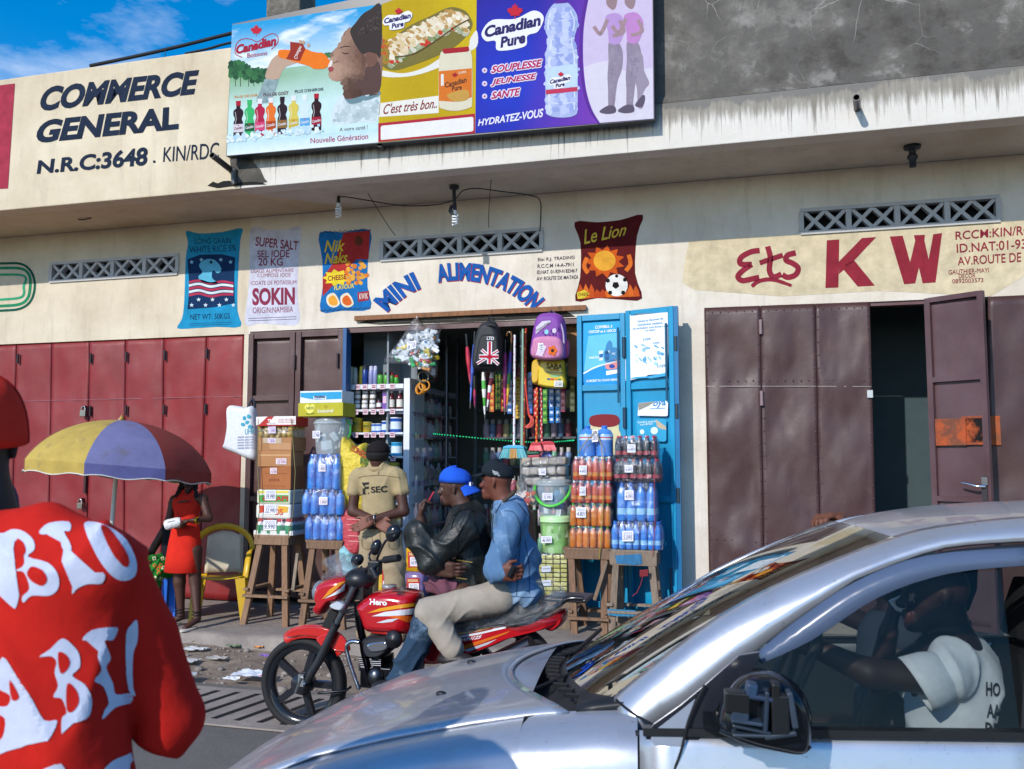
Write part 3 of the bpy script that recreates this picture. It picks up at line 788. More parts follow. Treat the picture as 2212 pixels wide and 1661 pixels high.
def lion(mb):
 fill(mb,spline([(1241,480),(1290,480),(1340,475),(1389,464),(1376,510),(1372,590),(1387,645),(1340,647),(1290,644),(1243,650),(1253,600),(1254,525)],3,True),'#5d1c1e',P2)
 for i in range(11):
  x=1250+12*i;h=12+16*rnd.random();fill(mb,[(x,645-i*.4),(x-3,640-h*.4),(x+3,640-h),(x+9,636-h*.4),(x+12,644-i*.4)],mixc('#b5381f','#d9702a',rnd.random()),P3)
 fill(mb,[(1306+(44 if i%2 else 30)*math.cos(i*math.pi/11),565+(36 if i%2 else 25)*math.sin(i*math.pi/11))for i in range(22)],'#c8571f',P3)
 fill(mb,ring2(1306,563,24,22,20),'#e2a238',P4)
 for p in([(1270,590),(1262,575),(1268,556)],[(1352,585),(1362,570),(1358,550)]):stroke(mb,spline(p,5),9,'#d9702a',P4)
 text(mb,'Le Lion',[(1262,528),(1352,508),(1354,482),(1256,497)],'#e3c04a',P4,.01,.35)
 fill(mb,ring2(1332,616,24,24,24),'#e5e2dc',P4);P5=wallP(-.005)
 for cx,cy,r in((1330,616,8),(1313,606,5),(1350,604,5),(1318,632,5),(1346,632,5),(1332,596,4)):fill(mb,ring2(cx,cy,r,n=5,rot=.3),'#1c1a1c',P5)
 fill(mb,[(1246,632),(1262,626),(1274,634),(1262,644),(1248,646)],'#d8c13c',P4);text(mb,'CHEESE',rect(1249,633,1271,640,-.05),'#5d1c1e',P5,.01)
advert('dark red painted crisp packet advert with a football',lion)
# the billboard on the parapet
BY=-1.16
bb_=thing('billboard','long printed drinks billboard of three panels fixed over the canopy edge','billboard',at(950,300,BY))
B=lambda x,y:(475.2+.4394*x,.4394*y)
def fields(quad,nu,nv,cf,name,label):
 f=quadmap([B(*q)for q in quad]);mb=MB()
 mb.grid(lambda u,v:at(*f(u,v),BY),nu,nv,cf,False)
 o=mb.build(name,vinyl,bb_);o['label']=label;return o
q1,q2,q3=[(33,765),(778,700),(793,20),(60,122)],[(778,700),(1255,655),(1263,-150),(795,20)],[(1255,655),(2133,584),(2123,-300),(1265,-140)]
def sky1(u,v):
 v2=v
 if v<.10:return mixc('#e6f0f4','#bfe0ea',v*10)
 if v<.62:
  t=(v-.10)/.52;c=mixc('#d2ecee','#6fa06a',min(1,max(0,(t-.45)*2.2))*(1-.4*u));return mixc(c,'#b8dbc8',.25+.2*fbm(u*6,v*9))
 t=(v-.62)/.38;c=mixc('#cfe6ef','#2a9fd8',min(1,t*1.1))
 k=fbm(u*5,v*9,3)+.25-abs(t-.35)*.8;return mixc(c,'#f2f6f8',min(1,max(0,k*1.6)))
pa=fields(q1,130,100,sky1,'poster_panel','sky blue panel of a person drinking from an orange bottle over a row of bottles')
pb=fields(q2,20,20,lambda u,v:mixc('#d6bb1e','#bd9f16',.5+.5*math.sin(u*3+v)),'poster_panel','mustard yellow panel with a sandwich and a jar')
def pur(u,v):
 r=math.hypot(u-.22,v-.3);c=mixc('#2440c4','#2f2290',min(1,r*1.5));return mixc(c,'#7a3fb0',max(0,min(1,(u-.3)*2.2+.2-v*.4)))
pc=fields(q3,40,30,pur,'poster_panel','purple panel with a large water bottle and two joggers')
def LP(k):return lambda x,y:at(*B(x,y),BY-.0008*k)
mb=MB()
b1,b2,b3=LP(1),LP(2),LP(3)
for i in range(150):
 x=52+190*rnd.random()**1.3;y=330+60*rnd.random()-(x<130)*30*rnd.random()+(x>150)*10
 fill(mb,ring2(x,y,9+8*rnd.random(),8+9*rnd.random(),7,rnd.random()),mixc('#1e4a35','#3f7a4a',rnd.random()),lambda a,c,i=i:at(*B(a,c),BY-.0006-.000003*i))
for x in(75,100,140,165):stroke(mb,[(x,380),(x+1,425)],3,'#2a3a2c',b1)
for i in range(26):fill(mb,ring2(490+70*rnd.random(),262+20*rnd.random(),9,8,7),mixc('#2a5a40','#4f8a55',rnd.random()),lambda a,c,i=i:at(*B(a,c),BY-.0006-.000003*i))
def scat(poly,n,r,cf,k):
 xs_=[p[0]for p in poly];ys_=[p[1]for p in poly];i=0
 while i<n:
  x,y=rnd.uniform(min(xs_),max(xs_)),rnd.uniform(min(ys_),max(ys_));c=False
  for(x0,y0),(x1,y1)in zip(poly,poly[1:]+poly[:1]):
   if(y0>y)!=(y1>y)and x<(x1-x0)*(y-y0)/(y1-y0)+x0:c=not c
  i+=1
  if c:fill(mb,ring2(x,y,r*rnd.uniform(.6,1.2),r*rnd.uniform(.5,1.),7,rnd.random()*3),cf(x,y),LP(k+i*.0034))
fill(mb,spline([(545,600),(560,520),(600,470),(640,470),(700,455),(780,440),(776,590),(690,600),(600,612)],4,True),'#d5e2e4',b1)
fill(mb,spline([(612,480),(640,488),(700,470),(780,446),(782,470),(700,500),(640,510)],4,True),'#6d8a94',b2)
fill(mb,spline([(610,480),(606,400),(588,397),(552,393),(534,372),(536,350),(530,338),(545,322),(541,300),(548,285),(540,270),(566,240),(592,215),(600,180),(640,140),(788,130),(786,440),(700,470),(640,488)],5,True),'#8b6a5c',b2)
fill(mb,spline([(606,400),(640,392),(700,380),(720,330),(760,300),(786,320),(785,440),(700,470),(630,480)],4,True),'#5a4340',b3)
fill(mb,spline([(715,270),(735,255),(765,262),(772,300),(755,325),(728,325)],4,True),'#755448',LP(4))
fill(mb,spline([(640,150),(668,110),(700,70),(740,45),(792,28),(790,270),(765,262),(730,255),(700,265),(672,230),(655,200)],4,True),'#3d3432',LP(4))
for i in range(240):
 a=rnd.random();x=680+108*a;y=60+110*rnd.random()-25*a
 if y>140-100*a+10 and y<200:fill(mb,ring2(x,y,2+3*rnd.random(),n=5),mixc('#5d524e','#2a2322',rnd.random()),LP(4.5+i*.001))
FC=[(612,470),(608,396),(590,390),(556,388),(540,372),(545,352),(552,322),(550,300),(560,285),(572,244),(600,215),(608,185),(640,150),(660,210),(700,270),(720,340),(700,380),(640,400),(690,460)]
scat(FC,520,18,lambda x,y:mixc(mixc('#b8947e','#6a4c40',min(1,max(0,(x-560)/150+.12*math.sin(y*.03)))),'#46302a',min(.8,max(0,(y-350)/60))*min(1,max(0,(x-560)/70))),2.2)
scat([(560,600),(575,530),(620,485),(700,475),(778,445),(775,585),(690,596)],260,12,lambda x,y:mixc('#dbe6e6','#93aab2',.5+.5*fbm(x*.03,y*.02)),1.2)
scat([(186,500),(205,440),(226,380),(280,376),(275,420),(258,470),(236,500)],160,8,lambda x,y:mixc('#a9bcbc','#6f8a90',.5+.5*fbm(x*.05,y*.04)),1.2)
stroke(mb,spline([(590,236),(612,228),(640,228)],4),4,'#2a1f1e',LP(4.3));stroke(mb,spline([(602,258),(615,264),(632,260)],4),5,'#3a2824',LP(4.3))
fill(mb,spline([(534,330),(552,328),(560,340),(548,352),(535,348)],4,True),'#a04a50',LP(4.3))
fill(mb,spline([(180,500),(200,440),(222,375),(250,362),(290,372),(282,420),(262,470),(240,505)],4,True),'#8aa2a4',b1)
fill(mb,spline([(222,376),(250,300),(285,268),(320,272),(340,292),(392,282),(402,290),(380,308),(330,326),(305,350),(290,385),(250,390)],4,True),'#c0a28c',b2)
fill(mb,spline([(286,255),(300,244),(360,245),(420,240),(450,252),(480,258),(510,262),(540,300),(530,326),(505,338),(460,338),(440,325),(400,314),(330,292),(290,280)],4,True),'#ee7a22',b3)
fill(mb,[(345,205),(405,212),(420,240),(392,300),(325,290),(345,250)],'#9a3428',LP(4));text(mb,'Canadian',[(362,285),(392,225),(408,232),(378,292)],'#f0e4dc',LP(5),.01)
fill(mb,spline([(545,296),(553,306),(540,338),(530,330)],3,True),'#e8e2da',LP(4))
stroke(mb,spline([(318,210),(330,196),(350,205)],4),14,'#d8dfe0',b2)
for x,y in((395,205),(410,208),(435,222)):fill(mb,ring2(x,y,8,10,10),'#c0a28c',LP(5))
P_=b2;stroke(mb,spline([(110,282),(75,262),(82,215),(110,192),(150,192),(185,205),(225,178),(262,165),(285,185),(280,215),(252,243)],6),4,'#a8203c',P_)
text(mb,'Canadian',[(78,268),(276,222),(276,175),(78,222)],'#a8203c',LP(3),.05,.12);leaf(mb,178,155,36,'#c4263a',LP(3));text(mb,'Boissons',[(134,284),(232,270),(232,250),(134,262)],'#a8305a',LP(3),.01)
for s,q,c in(('PLUS DE JOIE',[(72,486),(184,476),(184,461),(72,471)],'#d88a3c'),('PLUS DE GOÛT',[(213,474),(337,465),(337,444),(213,455)],'#5a2a3a'),('PLUS D\'ENERGIE',[(368,458),(508,444),(508,430),(368,442)],'#2a4a54')):text(mb,s,q,c,b3,.018)
for i,(x,c,lc,cap)in enumerate(((90,'#2a1a26','#d8d0d8','#b02038'),(145,'#3ab56a','#1f5a3a','#3ab56a'),(196,'#b51f48','#d8487a','#e6e6ea'),(250,'#e8742a','#b04a1f','#e6e6ea'),(306,'#2a1c26','#8a6a3c','#2a1c26'),(362,'#d8c558','#c8b040','#e6e6ea'),(417,'#d2e4ee','#5aa5d8','#e0eaf0'),(474,'#301722','#a01f3a','#b02038'))):
 dy=-5.1*i;y=520+dy
 body=spline([(x-9,y),(x-10,y+12),(x-23,y+25),(x-24,y+45),(x-17,y+66),(x-23,y+85),(x-24,y+145),(x-18,y+158),(x+18,y+157),(x+24,y+143),(x+23,y+83),(x+17,y+64),(x+24,y+43),(x+23,y+23),(x+10,y+11),(x+9,y)],3,True)
 fill(mb,body,c,b2);fill(mb,[(x-12,y-24),(x+12,y-25),(x+11,y),(x-11,y)],cap,b3)
 fill(mb,[(x-24,y+92),(x+24,y+88),(x+24,y+128),(x-24,y+131)],lc,b3);stroke(mb,[(x-15,y+30),(x-10,y+66),(x-15,y+90)],4,mixc(c,'#ffffff',.35),b3)
 text(mb,'Canadian',[(x-20,y+120),(x+20,y+112),(x+20,y+98),(x-20,y+106)],'#f0ecec' if i not in(0,)else '#7a1f38',LP(4),.01,.2);leaf(mb,x,y+97,5,'#c4263a',LP(4))
for i in range(150):
 x=40+470*rnd.random();y=682-.11*x+34*(rnd.random()-.4);s_=7+6*rnd.random();a=rnd.random()*6
 fill(mb,[(x+s_*math.cos(a+k*1.57),y+s_*math.sin(a+k*1.57))for k in range(4)],mixc('#a8cfe4','#eaf4f8',rnd.random()),LP(5+.002*i))
text(mb,'A votre santé !',[(588,646),(726,634),(726,614),(588,628)],'#4a4a6a',b2,.0);text(mb,'Nouvelle Génération',[(445,705),(728,684),(728,655),(445,678)],'#a8204a',b2,.005)
mb.build('printed_picture',vinyl,pa)
mb=MB()
def logo2(mb,cx,cy,s,k,dark='#2f2a62'):
 k0=LP(k);fill(mb,spline([(cx-75*s,cy+5*s),(cx-50*s,cy-25*s),(cx+5*s,cy-28*s),(cx+50*s,cy-48*s),(cx+74*s,cy-32*s),(cx+60*s,cy+2*s),(cx+35*s,cy+12*s),(cx+28*s,cy+38*s),(cx-35*s,cy+48*s),(cx-42*s,cy+25*s),(cx-65*s,cy+25*s)],5,True),'#efeef4',k0)
 text(mb,'Canadian',[(cx-68*s,cy+18*s),(cx+67*s,cy-12*s),(cx+66*s,cy-40*s),(cx-68*s,cy-10*s)],dark,LP(k+1),.045,.1)
 text(mb,'Pure',[(cx-30*s,cy+42*s),(cx+30*s,cy+30*s),(cx+30*s,cy+2*s),(cx-30*s,cy+16*s)],dark,LP(k+1),.045,.1);leaf(mb,cx+5*s,cy-42*s,24*s,'#c8283a',LP(k+2))
fill(mb,spline([(787,345),(900,360),(1010,330),(1110,270),(1215,235),(1230,190),(1262,150),(1262,230),(1180,270),(1080,330),(960,370),(850,380),(787,370)],4,True),'#e6e3da',b1)
fill(mb,spline([(800,290),(850,210),(910,140),(1040,75),(1130,35),(1200,50),(1230,85),(1240,130),(1190,200),(1100,260),(950,320),(860,345),(805,330)],4,True),'#7a7038',b2)
for i in range(520):
 u,v=rnd.random(),rnd.random();x=838+380*u;top=195-150*min(1,u*1.25)+(40*(u-.8)*5 if u>.8 else 0);h=130-40*u;y=top+h*v
 c=mixc('#d8c092','#efe6d2',rnd.random())if rnd.random()<.8 else mixc('#b08a50','#c49a5c',rnd.random())
 if v>.78:c=mixc('#5f7a2c','#d8d4c0',rnd.random())if rnd.random()<.85 else hx('#c83a28')
 fill(mb,ring2(x,y,10+9*rnd.random(),7+6*rnd.random(),7,rnd.random()),c,LP(3+.002*i))
for i in range(40):fill(mb,ring2(795+35*rnd.random(),200+110*rnd.random(),8,9,6),mixc('#c84a2a','#7a9a3a',rnd.random()),LP(3+.01*i))
stroke(mb,spline([(860,280),(950,265),(1060,200),(1160,130),(1225,95)],5),7,'#5f4a2a',LP(5))
fill(mb,[(780,508),(1075,470),(1075,555),(780,575)],'#e9e6da',b1);text(mb,'C\'est très bon..',[(803,562),(1066,530),(1066,480),(803,512)],'#8a2230',LP(3),.008,.45)
fill(mb,spline([(1082,275),(1100,250),(1225,240),(1234,262),(1240,300),(1240,500),(1225,530),(1160,545),(1095,535),(1076,505),(1076,320)],3,True),'#ddd5bb',LP(4))
fill(mb,[(1095,240),(1222,228),(1226,248),(1215,254),(1105,264),(1096,258)],'#a82430',LP(5));fill(mb,[(1076,350),(1238,335),(1238,478),(1150,500),(1076,495)],'#d9762a',LP(5))
fill(mb,spline([(1115,470),(1140,455),(1200,440),(1225,455),(1215,490),(1150,498)],4,True),'#c89a4a',LP(6));text(mb,'Canadian',[(1105,432),(1212,404),(1212,376),(1105,406)],'#3a2a2a',LP(7),.015);text(mb,'Pure',[(1140,448),(1188,440),(1188,414),(1140,422)],'#3a2a2a',LP(7),.015)
leaf(mb,1155,372,18,'#a82430',LP(6));text(mb,'SUPER',[(1172,364),(1212,358),(1212,347),(1172,353)],'#f0e4c8',LP(7),.01);fill(mb,[(1086,365),(1100,363),(1100,420),(1086,422)],'#e8e4da',LP(6))
fill(mb,[(778,606),(1253,558),(1254,655),(778,698)],'#b02a3c',b1);fill(mb,[(796,618),(1240,574),(1246,580),(1246,640),(1238,646),(792,688),(790,680),(790,626)],'#eceae6',b2)
logo2(mb,873,100,.98,8)
mb.build('printed_picture',vinyl,pb)
mb=MB()
fill(mb,spline([(1838,-120),(1805,30),(1788,150),(1786,300),(1800,440),(1830,540),(1868,604)],4)+[(2132,583),(2124,-200)],'#cfc0dc',b2)
stroke(mb,spline([(1825,-120),(1794,30),(1776,150),(1774,300),(1790,440),(1820,540),(1868,606)],5),14,'#5a2f92',b1)
fill(mb,spline([(1788,330),(1900,300),(2000,350),(2127,330)],3)+[(2131,582),(1868,603),(1830,540),(1800,440)],'#d9d2e0',LP(2.5))
for fx in(0,1):
 o=lambda pts:[(x+fx*90,y-fx*4)for x,y in pts]
 fill(mb,spline(o([(1900,20),(1905,-30),(1930,-45),(1952,-20),(1948,30),(1930,48)]),4,True),'#9a8086',LP(3+fx))
 fill(mb,spline(o([(1895,85),(1930,65),(1965,70),(1990,110),(1985,165),(1960,215),(1915,210),(1908,160)]),4,True),('#b896cc','#c088c4')[fx],LP(4+fx))
 fill(mb,spline(o([(1912,205),(1960,210),(1980,260),(1976,340),(1955,400),(1945,470),(1935,540),(1910,540),(1908,440),(1905,380),(1910,300)]),4,True),'#94889a',LP(3.5+fx))
 if fx:fill(mb,spline(o([(1940,260),(1985,270),(1995,350),(2020,410),(2000,440),(1985,480),(1990,530),(1965,530),(1960,440),(1945,380)]),4,True),'#9c90a2',LP(3.6+fx))
 scat([(x+fx*90,y)for x,y in[(1918,205),(1958,210),(1972,300),(1950,400),(1938,530),(1915,530),(1912,400),(1914,300)]],160,7,lambda x,y:mixc('#a89cac','#7f7289',.5+.5*fbm(x*.06,y*.02)),3.7+fx)
 stroke(mb,spline(o([(1905,95),(1880,150),(1865,165),(1838,130)]),5),18,'#a58a90',LP(5+fx));stroke(mb,spline(o([(1965,100),(1985,150),(1960,170),(1930,175)]),5),17,'#a58a90',LP(5+fx))
 fill(mb,spline(o([(1865,548),(1905,520),(1940,522),(1945,552),(1900,560)]),4,True),'#5f5668',LP(4.5+fx))
 if fx:fill(mb,spline(o([(1950,520),(1990,470),(2000,490),(1985,530)]),4,True),'#5f5668',LP(5))
fill(mb,spline([(1650,15),(1622,40),(1600,85),(1598,130),(1615,190),(1606,240),(1600,290),(1601,520),(1612,565),(1680,578),(1745,566),(1758,520),(1758,280),(1750,235),(1742,190),(1757,130),(1757,80),(1735,40),(1705,12)],4,True),'#a9b6dc',LP(4))
fill(mb,[(1650,-20),(1704,-22),(1704,14),(1650,18)],'#5a2f9a',LP(5))
scat([(1640,40),(1604,110),(1620,190),(1606,300),(1608,550),(1680,570),(1750,555),(1752,290),(1742,190),(1752,110),(1720,40)],300,19,lambda x,y:mixc('#93a2d8','#c6cfec',.5+.5*math.sin(x*.09+fbm(x*.01,y*.03)*2)),4.1)
for pts,w in(([(1625,60),(1612,130),(1628,195),(1618,300),(1618,540)],9),([(1722,50),(1742,110),(1728,195),(1742,290),(1742,540)],6),([(1605,250),(1680,262),(1755,245)],4),([(1603,500),(1680,510),(1757,498)],4),([(1612,190),(1680,200),(1744,186)],4),([(1608,90),(1680,100),(1750,86)],3)):stroke(mb,spline(pts,4),w,'#d5dcf0',LP(5))
fill(mb,[(1602,332),(1757,312),(1757,425),(1602,440)],'#c2d6ee',LP(6));fill(mb,[(1602,442),(1757,427),(1757,448),(1602,464)],'#c43a5a',LP(6))
logo2(mb,1672,400,.75,8);logo2(mb,1440,150,2.05,4)
for s,y,w in(('SOUPLESSE',360,248),('JEUNESSE',425,220),('SANTE',487,140)):
 q=[(1332,y),(1332+w,y-w*.13),(1332+w+4,y-w*.13-38),(1338,y-36)]
 for dx_,dy_ in((-5,0),(5,0),(0,-5),(0,5),(4,4),(-4,-4)):text(mb,s,[(x+dx_,yy+dy_)for x,yy in q],'#e6def0',LP(4+.01*(dx_+7*dy_)),.04,.15)
 text(mb,s,q,'#b8285a',LP(6),.03,.15)
 fill(mb,ring2(1301,y-14,13,13,14),'#dcd4ee',LP(4));fill(mb,[(1301+(8 if i%2 else 3)*math.cos(i*math.pi/5),y-14+(8 if i%2 else 3)*math.sin(i*math.pi/5))for i in range(10)],'#b8285a',LP(5))
text(mb,'HYDRATEZ-VOUS',[(1268,620),(1590,575),(1590,532),(1268,588)],'#e8e4f4',LP(4),.03,.2)
mb.build('printed_picture',vinyl,pc)
mb=MB()
mb.prism([at(*B(x,y),BY+.004)for x,y in[(30,768),(2136,587),(2126,-305),(60,118)]],(0,.09,0),'#30343c')
mb.build('frame',blackmetal,bb_)
# overhead cables, lamps and their wire
def cable(pts,r,label,name='power_cable',cat='cable',m=rubber,col='#15161c'):
 mb=MB();mb.tube(spline([tuple(p)for p in pts],6),r,col,8);return tag(mb.build(name,m,loc=pts[0]),label,cat)
cable([at(195,142,-.8),at(300,120,-.78),at(400,97,-.75),at(499,72,-.75),at(600,48,-.75),at(680,27,-.75),at(760,12,-.75),at(850,-12,-.75)],.02,'thick twisted black power cable running along the top of the parapet')
cable([at(400,116,-.72),at(450,105,-.7),at(499,92,-.7),at(620,70,-.7)],.014,'thinner black power cable disappearing behind the billboard')
mb=MB();mb.tube([at(357,106,-.77),at(357,130,-.8)],.004,'#222',6);tag(mb.build('cable_hook',blackmetal,loc=at(357,126,-1.1)),'thin hook tying the black cable to the parapet top','hook')
def bulb(px,py,Y,top,label):
 p=at(px,py,Y);s=mpp(Y,px);t=thing('energy_saving_bulb',label,'light bulb',p,'bare bulbs under the canopy')
 mb=MB();mb.lathe([(.001,.075),(.016,.07),(.019,.02),(.019,.0),(.001,.0)],'#23242a',12,p+Vector((0,0,.03)));mb.build('socket',blackmetal,t)
 mb=MB();mb.lathe([(.014,0),(.022,-.01),(.022,-.045),(.01,-.05)],'#d8dce0',12,p+Vector((0,0,.03)));mb.build('base',plastic,t)
 mb=MB();mb.tube([p+Vector((.026*math.cos(a),.026*math.sin(a),-.02-.0045*a))for a in[i*.4 for i in range(56)]],.0095,'#e6ecf2',7);mb.build('spiral_tube',gloss,t)
 return t
bulb(731,444,-.5,None,'spiral energy saving bulb hanging alone from the wire above the snack packet advert')
bulb(983,460,-.5,None,'spiral energy saving bulb hanging below the black ceiling rose in the middle of the canopy')
mb=MB();p=at(981,408,-.5);mb.lathe([(.05,.0),(.05,-.03),(.02,-.04),(.016,-.2)],'#1c1d22',12,Vector((p.x,p.y,ZS-.001)));mb.tube([at(976,445,-.5),at(972,455,-.52),at(985,470,-.5)],.02,'#26262c',8)
tag(mb.build('ceiling_rose',blackmetal,loc=p),'black ceiling rose with dangling socket in the middle of the canopy','light fitting')
mb=MB()
for pts in([(731,428),(745,425),(790,432),(870,444),(940,442),(980,432),(1000,412),(1030,407),(1080,413),(1140,421),(1166,432),(1168,470),(1166,500)],[(981,400),(984,430),(981,448)]):
 mb.tube([at(x,y,-.5 if x<1150 else-.5+.44*(x-1150)/18)for x,y in spline(pts,5)],.006,'#1d1e24',6)
tag(mb.build('lamp_wire',rubber,loc=at(870,444,-.5)),'slack black wire linking the two hanging bulbs to the grille','wire')
mb=MB();mb.tube([at(x,y,-1.15+1.1*k/14)for k,(x,y)in enumerate(spline([(732,310),(750,350),(790,410),(840,490),(862,517)],4)[:15])],.004,'#26262c',5)
tag(mb.build('hanging_wire',rubber,loc=at(750,350,-1.1)),'thin loose wire dropping from the left of the billboard to the wall grille','wire')
mb=MB();mb.tube([at(x,y,-1.15+1.1*k/14)for k,(x,y)in enumerate(spline([(1083,290),(1068,330),(1060,400),(1056,460),(1056,515)],4)[:15])],.004,'#26262c',5)
tag(mb.build('hanging_wire',rubber,loc=at(1068,330,-1.1)),'thin loose wire hanging straight down from the purple billboard panel','wire')
mb=MB();p=at(1971,335,-.5);p.z=ZS
mb.lathe([(.001,0),(.075,-.001),(.07,-.025),(.03,-.04),(.03,-.07),(.045,-.09),(.045,-.11),(.03,-.13),(.03,-.19),(.001,-.19)],'#1f232b',14,p)
tag(mb.build('lamp_holder',blackmetal,loc=p),'empty black lamp holder under the right of the canopy','light fitting')
mb=MB();p=at(182,461,-.5);p.z=ZS;mb.tube([p+Vector((-.08,0,-.012)),p+Vector((0,0,-.02)),p+Vector((.1,0,-.008))],.008,'#222',6);tag(mb.build('wire_stub',blackmetal,loc=p),'short cut black wire stub under the left canopy','wire')
# clear film and glass
def filmmat(name,tr,rough=.08,tint='#ffffff',bscale=9.,bd=.02):
 m,n,l,b=nodes(name)
 g=n.new('ShaderNodeTexCoord').outputs['Object']
 t=n.new('ShaderNodeBsdfTransparent');t.inputs['Color'].default_value=(*hx(tint),1)
 gl=n.new('ShaderNodeBsdfGlossy');gl.inputs['Roughness'].default_value=rough;gl.inputs['Color'].default_value=(.9,.92,.95,1)
 bp=N(n,'ShaderNodeBump',Strength=1.,Distance=bd);l.new(noise(n,l,g,bscale,5,.6,None,.6),bp.inputs['Height']);l.new(bp.outputs['Normal'],gl.inputs['Normal'])
 lw=n.new('ShaderNodeLayerWeight');lw.inputs['Blend'].default_value=.35;l.new(bp.outputs['Normal'],lw.inputs['Normal'])
 mx=n.new('ShaderNodeMixShader');l.new(rng(n,l,lw.outputs['Facing'],0,1,tr,min(1,tr+.45)),mx.inputs[0]);l.new(t.outputs[0],mx.inputs[1]);l.new(gl.outputs[0],mx.inputs[2])
 l.new(mx.outputs[0],n['Material Output'].inputs['Surface']);return m
film=filmmat('clear_wrapping_film',.04,.1,'#f4f8ff',11,.03)
crinkle=filmmat('crinkled_film',.12,.12,'#ffffff',16,.05)
paneglass=filmmat('shelf_glass',.02,.01,'#fafcfc',1,.0)
clearpl=mat('clear_plastic',.2,amt=.05,alpha=.4)
liquid=mat('coloured_bottle_plastic',.1,grain=9,amt=.12,coat=.5,bump=.003,bscale=30)
def R3(x0,y0,x1,y1,Y):
 ym,xm=(y0+y1)/2,(x0+x1)/2
 return at(x0,ym,Y).x,at(x1,ym,Y).x,at(xm,y1,Y).z,at(xm,y0,Y).z
def tagtext(mb,x,y,w,h,s,Y,col='#2a3a6a',paper_='#e8e6ee',tilt=0.):
 """a hand written price card; picture units"""
 Pq=lambda a,c:at(a,c,Y);P2_=lambda a,c:at(a,c,Y-.0015)
 fill(mb,[(x-w/2,y-h/2+tilt),(x+w/2,y-h/2-tilt),(x+w/2,y+h/2-tilt),(x-w/2,y+h/2+tilt)],paper_,Pq)
 text(mb,s,[(x-w*.42,y+h*.36+tilt),(x+w*.42,y+h*.36-tilt),(x+w*.42,y-h*.08-tilt),(x-w*.42,y-h*.08+tilt)],col,P2_,.006,.2)
 for k in range(2):
  yy=y-h*(.34-.14*k);stroke(mb,[(x-w*.38+w*.76*i/8,yy+(1.0 if i%2 else-1.0)*h*.05)for i in range(9)],max(.5,h*.035),col,P2_)
  # blue folding door with posters, folded against the wall
BLUE='#148cb8'
a0,a1,a2=at(1249,683,-.035),at(1351,673,-.09),at(1457,660,-.27)
z0_=.19
def bleaf(p,q,name='door'):
 zt_,zt2=p.z,q.z
 d=Vector((q.x-p.x,q.y-p.y,0));L=d.length;d.normalize();nr=Vector((d.y,-d.x,0));nr=nr if nr.y<0 else-nr
 W=lambda u,z,o=0.:Vector((p.x,p.y,z))+d*(u*L)+nr*o
 mb=MB();mb.grid(lambda u,v:W(u,z0_+(p.z-z0_)*v,.004*fbm(u*2,v*4,1)),8,24,BLUE);o=mb.build(name,bluedoor,bld,solid=.006)
 mb=MB()
 for u in(.045,.955):mb.bar(W(u,z0_,.022),W(u,p.z,.022),.05,.045,BLUE,up=nr)
 for z in(p.z-.03,at(1300,838,-.06).z,at(1300,1075,-.06).z,z0_+.03):mb.bar(W(.10,z,.02),W(.90,z,.02),.06,.04,BLUE,up=nr)
 mb.build('door_frame',bluedoor,o,bevel=.004)
 mb=MB();mb.tube([W(.87,2.95,.06),W(.87,2.2,.06)],.011,'#14506e',8);mb.tube([W(.9,.62,.06),W(.9,.3,.06)],.011,'#173f58',8);mb.build('bolt',blackmetal,o)
 return o,W
d1,W1=bleaf(a0,a1);d2,W2=bleaf(a1+Vector((.02,-.004,0)),a2)
mb=MB()
for z in(2.75,2.05,1.2):p=W2(-.02,z,.06);mb.tube([p+Vector((0,0,-.1)),p+Vector((0,0,.1))],.02,'#173a52',8)
mb.build('hinge',bluedoor,d2)
mb=MB();mb.bar(W2(1.0,z0_,-.02),W2(1.0,a2.z-.01,-.02),.05,.1,'#116a9c',up=(0,1,0))
for z in(2.75,2.1,1.3):p=W2(1.02,z,0);mb.tube([p+Vector((0,-.02,-.07)),p+Vector((0,-.02,.07))],.02,'#2a3a44',8)
mb.build('door_edge',bluedoor,d2)
def onleaf(W,o):
 a,b_,c=W(0,0,o),W(1,0,o),W(0,1,o);nn=(b_-a).cross(c-a).normalized()
 def f(x,y):
  r=ray(x,y);return CAM+r*((a-CAM).dot(nn)/r.dot(nn))
 return f
PB=lambda x,y:(1026+.26*x,648+.26*y)
def post(W,o):
 g_=onleaf(W,o);return lambda x,y:g_(*PB(x,y))
mb=MB();q0,q1_,q2_=post(W1,.010),post(W1,.012),post(W1,.014)
fill(mb,[(900,190),(1170,165),(1205,170),(1206,695),(1100,700),(1090,718),(915,716),(898,640)],'#2fa3da',q0)
fill(mb,[(940,300),(1190,270),(1195,500),(1100,520),(905,600)],'#67bfe6',q1_)
fill(mb,spline([(905,600),(980,560),(1070,530),(1200,500),(1200,690),(915,700)],3,True),'#1d8fd0',q1_)
fill(mb,spline([(905,602),(980,560),(1070,530),(1200,500),(1200,506),(1075,540),(985,572),(908,614)],3,True),'#dcecf4',q2_)
for s,q in(('COWBELL à',[(998,240),(1140,228),(1140,204),(998,214)]),('150CDF et à 100CD',[(946,277),(1172,264),(1172,242),(946,254)]),('100CDF',[(950,488),(1030,484),(1030,468),(950,472)]),('150C',[(1120,455),(1168,452),(1168,436),(1120,439)]),
('LE SECRET DU COACH IBENGE!',[(926,683),(1200,668),(1200,650),(926,664)])):text(mb,s,q,'#eef4f8',q2_,.025)
fill(mb,spline([(1095,360),(1120,335),(1140,360),(1145,390),(1200,410),(1200,500),(1090,520),(1070,450),(1085,400)],4,True),'#3f83b4',q2_)
for x in(1028,1080):fill(mb,[(x,425),(x+38,418),(x+34,500),(x+4,505)],'#d4e8f2',q2_);fill(mb,[(x+3,450),(x+36,444),(x+34,475),(x+5,480)],'#2a6aa8',post(W1,.0155))
